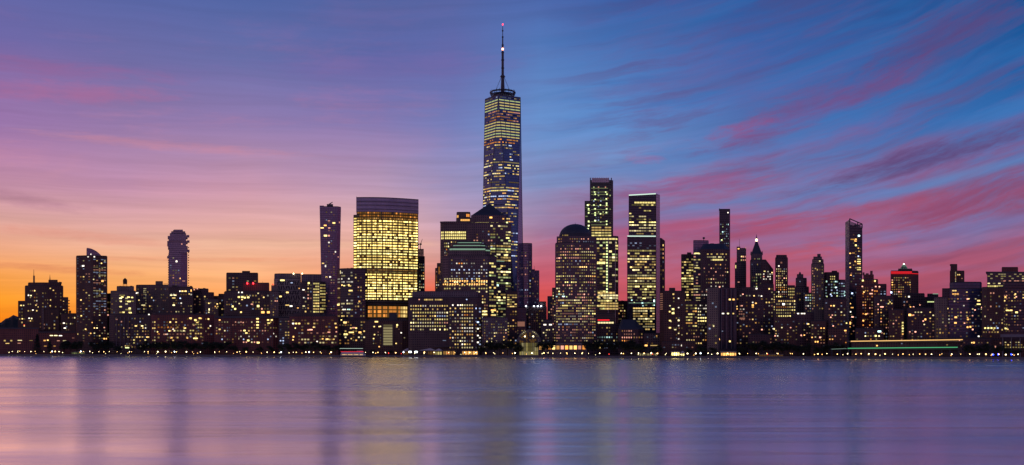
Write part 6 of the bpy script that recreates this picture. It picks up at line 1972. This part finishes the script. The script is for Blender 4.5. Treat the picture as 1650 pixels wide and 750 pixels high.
# glazed end wall: rings and spokes, panes between them
radii = [0.12, 0.3, 0.48, 0.66, 0.82]
for ri in range(len(radii) - 1):
    seg = 12
    for k in range(seg):
        t0, t1 = math.pi * (k + .06) / seg, math.pi * (k + .94) / seg
        r0, r1 = Rv * (radii[ri] + .015), Rv * (radii[ri + 1] - .015)
        q = [arcp(r0, t0), arcp(r1, t0), arcp(r1, t1), arcp(r0, t1)]
        bm = NB(); loft(bm, [[(x, .2, z) for x, _, z in q], [(x, -.1, z) for x, _, z in q]])
        mesh_obj('pane', bm, lit('amber', 0) if rgv.random() < .45 else MATS['vault_glass'], v)
for k in range(9):
    for j in range(3):
        x0 = -Rv * .82 + k * Rv * 1.64 / 9
        h0 = hs * j / 3
        bm = NB(); box(bm, x0 + Rv * .09, .05, h0 + hs / 6, Rv * .155, .3, hs / 3 - .5)
        mesh_obj('pane', bm, lit(rgv.choice(['yel', 'pale', 'yel']), [1, 0, 0][j] if rgv.random() < .75 else 1), v)
for rr in (0.3, 0.48, 0.66, 0.84, 0.92, 1.0):
    bm = NB()
    for i in range(24):
        t0, t1 = math.pi * i / 24, math.pi * (i + 1) / 24
        a, c_ = arcp(Rv * rr, t0, -.35), arcp(Rv * rr, t1, -.35)
        tube(bm, a, c_, .26 if rr < .9 else .42, n=5)
    mesh_obj('arch_rib', bm, MATS['concrete'] if rr > .8 else MATS['steel'], v)
for k in range(13):
    t0 = math.pi * k / 12
    bm = NB(); tube(bm, arcp(Rv * .12, t0, -.3), arcp(Rv * .84, t0, -.3), .2, n=4); mesh_obj('spoke', bm, MATS['steel'], v)
for sx in (-1, 1):
    bm = NB(); box(bm, sx * Rv * .93, -.2, hs / 2, Rv * .14, 1.4, hs); mesh_obj('pylon', bm, MATS['dark_stone'], v)
    for k in range(5):
        t0 = math.pi / 2 + sx * (-.35 - k * .16)
        q = arcp(Rv * .92, t0, -.6)
        bm = NB(); box(bm, q[0], q[1], q[2], 1.6, .5, 1.6, 0); mesh_obj('glowing_panel', bm, lit('pale', [1, 2, 1, 0, 0][k]), v)
    q = arcp(Rv * .6, math.pi / 2 - sx * .62, -1.0)
    bm = NB(); lathe(bm, q[0], q[1], [(.3, q[2] - .9), (1.1, q[2] - .3), (1.1, q[2] + .3), (.3, q[2] + .9)], 8); mesh_obj('floodlight', bm, MATS['lamp_white'], v)
bm = NB(); box(bm, 0, -4, .5, Rv * 1.5, 6, .8); mesh_obj('steps', bm, MATS['concrete'], v)

fp = empty('flagpole', (wx(867.5, Dv - 20), Dv - 20, GZ), 'thin tall white flagpole in front of the glass vault', 'flagpole')
bm = NB(); tube(bm, (0, 0, 0), (0, 0, 24), .3, .16, 6); mesh_obj('pole', bm, MATS['white_paint'], fp)
bm = NB(); lathe(bm, 0, 0, [(.1, 23.9), (.4, 24.2), (.1, 24.6)], 6); mesh_obj('finial', bm, MATS['white_paint'], fp)
bm = NB(); lathe(bm, 0, 0, [(.8, 0), (.8, .5), (.4, .7)], 8); mesh_obj('base', bm, MATS['concrete'], fp)

# terminal added to carry strips standing in for a passing boat's light trails
b = Bld('trail_terminal', 'added long low terminal whose warm and green strips stand in for boat light trails', 'terminal', 1458, 34, 'long green-striped terminal')
b.tier('wall', [(1372, 0), (1546, 0)], 551.5, mat='dark_stone', depth=22)
b.tier('roof_slab', [(1364, -5), (1554, -5)], 549.4, 551.6, mat='dark_concrete', depth=30, keep=True, roof=False)
for nm, x0_, x1_, y0_, y1_, hh_, mt_ in (('roof_light_trail', 1371, 1551, 550.3, 547.7, .55, 'trail_orange'), ('canopy_light_trail', 1366, 1543, 561.6, 559.9, .5, 'trail_green'), ('canopy_light_trail', 1340, 1364, 563, 561.8, .22, 'strip_mint')):
    bm = NB(); d_ = b.D - 8
    tube(bm, (wx(x0_, d_), d_, b.z(y0_)), (wx(x1_, d_), d_, b.z(y1_)), hh_, n=6)
    b.obj(nm, bm, MATS[mt_])
b.tier('canopy', [(1338, -6), (1548, -6)], 561.8, 563.6, mat='dark_concrete', depth=8, keep=False, roof=False)
for k in range(16):
    b.boxp('column', 1340 + k * 13.6, 1341 + k * 13.6, 563, 575, -6, .8, 'steel')
b.chain = b.xy([(1372, 0), (1546, 0)]); b.chain_top = b.chain
b.spots([(1413, 557.3, 'amber', 4, 3, 2.2), (1453, 554, 'ice', 1), (1526, 556, 'warm', 1)])

# ferry added at rest, white and red strips standing in for its light trails
fx = 571; Df = shoreD(fx) - 16
fb = empty('ferry', (wx(fx, Df), Df, 0), 'added ferry below the dark curved-front block, white and red strips standing in for light trails', 'ferry')
fb.rotation_euler = (0, 0, math.atan2(SD.y, SD.x) * .5)
Lf = 23.0
bm = NB()
def hullring(k, z, l0=0):
    return [(-Lf * k, -4 * k, z), (-Lf * k - .6, 0, z), (-Lf * k, 4 * k, z), (Lf * .8 * k, 4 * k, z), (Lf * 1.08 * k, 0, z), (Lf * .8 * k, -4 * k, z)]
loft(bm, [hullring(.94, -.8), hullring(1.0, 2.2)]); mesh_obj('hull', bm, MATS['hull_paint'], fb)
bm = NB(); box(bm, -2, 0, 3.7, Lf * 1.66, 6.6, 3.0); mesh_obj('main_deck', bm, MATS['white_paint'], fb)
bm = NB(); box(bm, -3, 0, 6.6, Lf * 1.5, 6.0, 2.6); mesh_obj('upper_deck', bm, MATS['white_paint'], fb)
bm = NB(); box(bm, 9, 0, 9.2, 8, 4.6, 2.2); ph = mesh_obj('pilot_house', bm, MATS['white_paint'], fb)
for k in range(4):
    bm = NB(); box(bm, 6.4 + k * 1.8, -2.35, 9.5, 1.3, .2, 1.0); mesh_obj('window', bm, MATS['dark_glass'], ph)
for k in range(15):
    bm = NB(); box(bm, -19.5 + k * 2.35, -3.35, 3.8, 1.5, .25, 1.1); mesh_obj('window', bm, lit('warm' if k % 3 else 'amber', 3 if k % 4 else 1), fb)
bm = NB(); box(bm, -2.5, -3.2, 8.4, Lf * 1.62, .5, .55); mesh_obj('light_trail', bm, MATS['strip_red'], fb)
bm = NB(); box(bm, -4, -2.6, 13.2, Lf * 1.62, .4, .4); mesh_obj('light_trail', bm, MATS['strip_white'], fb)
bm = NB()
box(bm, -4, -2.6, 12.8, Lf * 1.64, 5, .3)
for k in range(6): tube(bm, (-21 + k * 7, -2.4, 7.8), (-21 + k * 7, -2.4, 12.9), .2, n=5)
mesh_obj('sun_deck_roof', bm, MATS['steel'], fb)
bm = NB(); tube(bm, (9, 0, 10), (9, 0, 15.5), .2, .1, 5); mesh_obj('mast', bm, MATS['steel'], fb)

# tents and pavilions
def pavilion(name, label, cat, px, inl, w, h, dep, roofmat, open_pal, lv, nop=6, peak=0.0, short=None):
    p = shore(px, inl)
    t_ = empty(name, (p.x, p.y, GZ), label, cat)
    t_.rotation_euler = (0, 0, math.atan2(SD.y, SD.x) * .6)
    bm = NB(); box(bm, 0, dep * .55, h / 2, w * .96, dep * .8, h); mesh_obj('wall', bm, MATS['tan_brick'], t_)
    bm = NB()
    base = [(-w / 2, -dep * .1, h), (w / 2, -dep * .1, h), (w / 2, dep, h), (-w / 2, dep, h)]
    top = [(x * (.12 if peak else .985), dep * .45 + (y - dep * .45) * (.12 if peak else .985), h + (peak or .5)) for x, y, z in base]
    loft(bm, [[(x, y, z + .05) for x, y, z in base], top]); mesh_obj('roof', bm, MATS[roofmat], t_)
    for k in range(nop):
        bm = NB(); box(bm, -w * .48 + (k + .5) * w * .96 / nop, dep * .13, h * .5, w * .96 / nop * .72, .3, h * .62)
        mesh_obj('opening', bm, lit(open_pal, lv if k % 3 else max(0, lv - 1)), t_)
    for k in range(nop + 1):
        bm = NB(); box(bm, -w * .48 + k * w * .96 / nop, dep * .02, h / 2, .3, .3, h); mesh_obj('post', bm, MATS['steel'], t_)
    return t_
pavilion('event_tent', 'large white peaked tent behind two very bright floodlights at the waterfront', 'tent', 667, 30, 42, 7.5, 16, 'canvas', 'amber', 1, 8, peak=7.0)
pavilion('event_tent', 'smaller white tent at the left of the large white peaked tent', 'tent', 640, 32, 15, 7.0, 10, 'canvas', 'amber', 0, 3, peak=4.0)
pavilion('awning', 'lit slanted cream awning right of the large white peaked tent', 'awning', 694, 26, 12, 7.0, 8, 'canvas', 'yel', 2, 3, peak=3.5)
pavilion('restaurant', 'low waterfront restaurant with glowing amber openings, below the broad block with the lit window grid', 'restaurant', 712, 24, 20, 8.0, 12, 'dark_concrete', 'amber', 2, 5)
pavilion('restaurant', 'longer amber-lit restaurant terrace right of the low waterfront restaurant', 'restaurant', 746, 24, 26, 8.0, 12, 'dark_concrete', 'amber', 3, 6)
pavilion('kiosk', 'small brilliantly lit yellow-white kiosk on the promenade before the dark plain block', 'kiosk', 1086, 8, 12, 6.4, 8, 'white_paint', 'yel', 5, 4)
pavilion('awning', 'slanting yellow awning right beside the brilliantly lit yellow-white kiosk', 'awning', 1097, 9, 6, 4.5, 5, 'canvas', 'yel', 4, 2, peak=3.0)
pavilion('cafe', 'row of small amber-lit cafe canopies before the brown slab with dark piers', 'cafe', 1171, 12, 22, 6.0, 7, 'canvas', 'amber', 4, 7)
pavilion('boathouse', 'low white-roofed boathouse strung with white lights under the tall tower with the curved crown', 'boathouse', 116, 14, 28, 4.2, 10, 'canvas', 'green', 1, 7, peak=1.2)
pavilion('shed', 'low dim shed with pale lit front before the glass tower with two white light lines', 'shed', 1036, 20, 30, 4.5, 8, 'dark_concrete', 'pale', 1, 8)
pavilion('shed', 'low grey shelter beside the promenade under the yellow-lit narrow block', 'shed', 1240, 10, 34, 2.8, 5, 'concrete', 'amber', 0, 10)


# ---- lamps
def copy_tree(o, parent=None):
    c_ = o.copy()
    COL.objects.link(c_)
    c_.parent = parent
    for ch_ in list(o.children):
        copy_tree(ch_, c_)
    return c_


def make_lamp(mat, r):
    l_ = bpy.data.objects.new('street_lamp', None)
    COL.objects.link(l_)
    bm = NB(); lathe(bm, 0, 0, [(.28, 0), (.28, .6), (.12, .8), (.09, 4.0), (.2, 4.05)], 6); mesh_obj('pole', bm, MATS['steel'], l_)
    bm = NB(); lathe(bm, 0, 0, [(.15, 4.6 - r), (r * .8, 4.6 - r * .6), (r, 4.6), (r * .8, 4.6 + r * .6), (.1, 4.6 + r)], 8); mesh_obj('globe', bm, mat, l_)
    bm = NB(); lathe(bm, 0, 0, [(r * .5, 4.55 + r * .95), (.05, 4.6 + r * 1.3)], 6); mesh_obj('cap', bm, MATS['steel'], l_)
    return l_


def nearest_short(px):
    best = None
    for q in BLDS:
        if q.span[0] <= px <= q.span[1] and q.back >= 40 and (best is None or q.back < best.back):
            best = q
    if best is None:
        best = min((q for q in BLDS if q.back >= 40), key=lambda q: min(abs(px - q.span[0]), abs(px - q.span[1])) + q.back * .02)
    return best.short


ORD = ['first', 'second', 'third', 'fourth', 'fifth', 'sixth', 'seventh', 'eighth', 'ninth', 'tenth', 'eleventh', 'twelfth', 'thirteenth', 'fourteenth',
       'fifteenth', 'sixteenth', 'seventeenth', 'eighteenth', 'nineteenth', 'twentieth']


def number(items, what, cat, group):
    """items: list of (px, object) -> labels counted from the left before each building"""
    items.sort(key=lambda t: t[0])
    cnt = {}
    for px, o in items:
        s_ = nearest_short(px)
        kind = o.get('tmp', what)
        cnt.setdefault((kind, s_), []).append(o)
    for (kind, s_), lst in cnt.items():
        for i, o in enumerate(lst):
            if len(lst) == 1:
                lab = 'only %s before the %s' % (kind, s_)
            else:
                lab = '%s %s from the left before the %s' % (ORD[i], kind, s_)
            w = lab.split()
            if len(w) > 16:
                print('LONG LABEL', len(w), lab)
            tag(o, lab, cat, group)
            if 'tmp' in o: del o['tmp']


LAMPS = {
    'lamp_white': [20, 29, 41, 50, 70, 97, 144, 158, 176, 208, 234, 256, 268, 301, 323, 345, 365, 387, 409, 430, 471, 492, 514, 534, 590, 600, 622, 700, 722, 748, 768, 795, 830, 856, 885, 903, 925, 950, 968,
                   1001, 1017, 1028, 1048, 1072, 1107, 1123, 1139, 1156, 1190, 1218, 1251, 1294, 1332, 1364, 1400, 1440, 1471, 1502, 1532, 1575, 1598, 1620, 1640],
    'lamp_warm': [33, 58, 88, 136, 167, 189.5, 212, 240, 284, 310, 352, 382, 397, 440, 478, 507, 610, 636, 684, 733, 757, 784, 812, 875, 915, 940, 1039, 1060, 1173, 1205, 1234, 1273, 1316, 1348, 1380, 1389, 1411, 1425, 1456, 1490, 1516, 1547, 1562, 1590, 1608, 1632],
    'lamp_cool': [85, 132, 280, 451, 500, 650, 1130],
    'lamp_blue': [1600.5, 1607, 1630],
}
lamp_items = []
rl = random.Random(21)
for mn, lst in LAMPS.items():
    kind = {'lamp_white': 'white promenade lamp', 'lamp_warm': 'warm yellow promenade lamp', 'lamp_cool': 'cool white promenade lamp', 'lamp_blue': 'blue promenade light'}[mn]
    protos = [make_lamp(MATS[mn], r) for r in (.38, .62, .92)]
    used = [False] * 3
    for px in lst:
        k = 2 if mn in ('lamp_blue', 'lamp_cool') else rl.choice([0, 0, 1, 1, 2])
        o = protos[k] if not used[k] else copy_tree(protos[k])
        used[k] = True
        inl = rl.uniform(2.5, 8)
        px += rl.uniform(-2, 2)
        p = shore(px, inl)
        # keep the photo column
        p = Vector((wx(px, p.y), p.y))
        o.location = (p.x, p.y, GZ + .03)
        o.scale = (1, 1, 1.12 - .38 * px / 1650 + rl.uniform(-.05, .12))
        o['tmp'] = kind
        lamp_items.append((px, o))
    for k in range(3):
        if not used[k]:
            for ch_ in list(protos[k].children): bpy.data.objects.remove(ch_)
            bpy.data.objects.remove(protos[k])
number(lamp_items, 'promenade lamp', 'street lamp', 'lamps along the promenade')

# small low lights scattered between the lamps
def make_bollard(mat, r):
    l_ = bpy.data.objects.new('bollard_light', None)
    COL.objects.link(l_)
    bm = NB(); lathe(bm, 0, 0, [(.2, 0), (.16, 1.7)], 6); mesh_obj('post', bm, MATS['steel'], l_)
    bm = NB(); lathe(bm, 0, 0, [(.1, 1.7), (r, 1.7 + r * .6), (r, 1.7 + r), (.1, 1.7 + r * 1.6)], 6); mesh_obj('lamp', bm, mat, l_)
    return l_


bol_items = []
BP = [('small pale low light', 'lit_pale_5', []), ('small amber low light', 'lit_amber_5', []), ('small reddish low light', 'lit_red_5', [])]
for i in range(72):
    BP[rl.choice([0, 0, 1, 1, 1, 2]) if 380 < i * 23 < 1300 else rl.choice([0, 1])][2].append(8 + i * 22.8 + rl.uniform(-9, 9))
for kind, mt_, pxs in BP:
    pr_ = make_bollard(MATS[mt_], .5)
    for i, px in enumerate(pxs):
        o = pr_ if i == 0 else copy_tree(pr_)
        p = shore(px, rl.uniform(5, 12))
        o.location = (wx(px, p.y), p.y, GZ + .03)
        k_ = rl.uniform(.7, 1.35)
        o.scale = (k_, k_, rl.uniform(.8, 1.9))
        o['tmp'] = kind
        bol_items.append((px, o))
number(bol_items, 'low light', 'low light', 'small lights on the promenade')

# the two great floodlights
for i, px in enumerate((661, 670.5)):
    p = shore(px, 14)
    p = Vector((wx(px, p.y), p.y))
    fl = empty('floodlight', (p.x, p.y, GZ + .03), '%s of the two very bright floodlights in front of the large white tent' % ('left' if i == 0 else 'right'), 'floodlight', 'floodlights before the white tent')
    bm = NB(); tube(bm, (0, 0, 0), (0, 0, 4.2), .2, .15, 6); mesh_obj('pole', bm, MATS['steel'], fl)
    bm = NB(); box(bm, 0, 0, 5.4, 4.6, .8, 2.6); mesh_obj('housing', bm, MATS['steel'], fl)
    bm = NB(); box(bm, 0, -.5, 5.4, 4.3, .3, 2.3); mesh_obj('lamp_face', bm, MATS['lamp_flood'], fl)


# ---- trees
def make_tree(kind, seed, H):
    rt = random.Random(seed)
    r_ = bpy.data.objects.new('leafy_tree' if kind == 'leafy' else 'conifer', None)
    COL.objects.link(r_)
    bm = NB()
    th = H * (.34 if kind == 'leafy' else .2)
    tube(bm, (0, 0, -.2), (rt.uniform(-.3, .3), rt.uniform(-.3, .3), th), H * .028, H * .018, 7)
    limbs = []
    if kind == 'leafy':
        for k in range(7):
            a0 = k * 2.4 + rt.uniform(-.4, .4)
            e = (math.cos(a0) * H * rt.uniform(.14, .3), math.sin(a0) * H * rt.uniform(.14, .3), H * rt.uniform(.5, .86))
            tube(bm, (0, 0, th * rt.uniform(.75, 1.0)), e, H * .012, H * .004, 5)
            limbs.append(e)
    else:
        tube(bm, (0, 0, th), (0, 0, H * .97), H * .016, .05, 6)
    mesh_obj('trunk', bm, MATS['bark'], r_)
    bm = NB()
    nl = 860
    for k in range(nl):
        if kind == 'leafy':
            c_ = limbs[k % 7]
            rad = H * (.13 + .035 * (k % 3))
            while True:
                d = Vector((rt.uniform(-1, 1), rt.uniform(-1, 1), rt.uniform(-.75, .75)))
                if .2 < d.length < 1: break
            pos = Vector(c_) + d * rad
            s_ = H * rt.uniform(.03, .058)
        else:
            z = rt.uniform(.1, .98)
            a0 = rt.uniform(0, 6.283)
            rr = H * .2 * (1 - z) ** .8 * rt.uniform(.4, 1.05) * (1 + .25 * math.sin(z * 46))
            pos = Vector((math.cos(a0) * rr, math.sin(a0) * rr, z * H))
            s_ = H * rt.uniform(.025, .042)
        e = [Vector((rt.uniform(-1, 1), rt.uniform(-1, 1), rt.uniform(-.7, .7))) * s_ for _ in range(3)]
        f_ = bm.faces.new([bm.verts.new(pos + q) for q in (e[0], e[1], e[2], -(e[0] + e[1]) * .6)])
        f_.material_index = rt.choice([0, 0, 1]) if kind == 'leafy' else 0
    mesh_obj('crown', bm, [MATS['leaf_dark'], MATS['leaf_mid']] if kind == 'leafy' else [MATS['needle']], r_)
    return r_


prot = [make_tree('leafy', s_, 10.0) for s_ in (1, 2, 3, 4)] + [make_tree('conifer', 9, 10.0)]
usedp = [False] * 5
tree_items = []
rt_ = random.Random(77)
# (photo column, top row, kind)
T = [(60, 538, 'c'), (80, 547, 'c'), (104, 549, 'l'), (113, 546, 'l'), (124, 549, 'l'), (152, 551, 'l'), (163, 546, 'l'), (174, 549, 'l'), (190, 556, 'l'), (228, 554, 'l'), (240, 548, 'l'), (252, 547, 'l'), (262, 545, 'l'),
     (274, 548, 'l'), (286, 546, 'l'), (298, 548, 'l'), (311, 551, 'l'), (326, 550, 'l'), (340, 548, 'l'), (352, 551, 'l'), (364, 550, 'l'), (378, 555, 'l'), (396, 558, 'l'), (418, 558, 'l'), (436, 557, 'l'), (452, 555, 'l'), (464, 553, 'l'), (478, 551, 'l'),
     (490, 553, 'l'), (502, 551, 'l'), (515, 552, 'l'), (528, 554, 'l'), (541, 556, 'l'), (600, 563, 'l'), (630, 564, 'l'), (776, 558, 'l'), (786, 552, 'l'), (797, 548, 'l'), (806, 551, 'l'), (818, 546, 'l'), (828, 549, 'l'), (836, 556, 'l'), (874, 549, 'l'), (884, 547, 'l'),
     (948, 549, 'l'), (957, 545, 'l'), (968, 548, 'l'), (979, 547, 'l'), (990, 550, 'l'), (1004, 549, 'l'), (1013, 547, 'l'), (1024, 551, 'l'), (1034, 553, 'l'), (1052, 560, 'l'), (1060, 556, 'l'), (1110, 561, 'l'), (1130, 556, 'l'), (1148, 560, 'l'), (1196, 558, 'l'),
     (1212, 552, 'l'), (1224, 549, 'l'), (1236, 550, 'l'), (1248, 548, 'l'), (1260, 552, 'l'), (1272, 550, 'l'), (1286, 555, 'l'), (1300, 553, 'l'), (1316, 557, 'l'), (1330, 553, 'l'), (1344, 551, 'l'), (1358, 555, 'l'), (1560, 553, 'l'), (1572, 556, 'l'), (1584, 554, 'l'), (1596, 557, 'l'), (1610, 555, 'l'), (1624, 560, 'l'), (1640, 562, 'l')]
for px, ty, kd in T:
    k = 4 if kd == 'c' else rt_.randrange(4)
    o = prot[k] if not usedp[k] else copy_tree(prot[k])
    usedp[k] = True
    inl = rt_.uniform(12, 24)
    p = shore(px, inl)
    p = Vector((wx(px, p.y), p.y))
    H = wz(ty, p.y) - GZ
    if kd == 'l':
        H = max(6.0, min(H, 24))
    o.location = (p.x, p.y, GZ)
    k_ = H / 10.0
    wd = k_ * rt_.uniform(1.05, 1.35)
    if kd == 'l' and H < 14: wd = k_ * 1.4
    o.scale = (wd, wd, k_)
    o.rotation_euler = (0, 0, rt_.uniform(0, 6.28))
    o['tmp'] = 'dark leafy tree' if kd == 'l' else 'dark conifer'
    tree_items.append((px, o))
number(tree_items, 'tree', 'tree', 'trees along the waterfront')

# low hedge of shrubs along the promenade: uncountable ground cover
bm = NB()
rs = random.Random(31)
for k in range(5200):
    px = rs.uniform(-30, 1680)
    if 640 < px < 760 and rs.random() < .6: continue
    p = shore(px, rs.uniform(9.5, 13))
    hz_ = GZ + rs.uniform(.1, 1.0 + .9 * abs(math.sin(px * .07) * math.sin(px * .023)))
    e = [Vector((rs.uniform(-1, 1), rs.uniform(-1, 1), rs.uniform(-.6, .6))) * rs.uniform(.5, 1.0) for _ in range(3)]
    bm.faces.new([bm.verts.new(Vector((p.x, p.y, hz_)) + q) for q in (e[0], e[1], e[2])])
hd = mesh_obj('shrubs', bm, MATS['leaf_dark'])
tag(hd, 'low dark shrubs growing along the inner edge of the promenade', 'shrubs', kind='stuff')
for b_ in BLDS:
    b_.done()
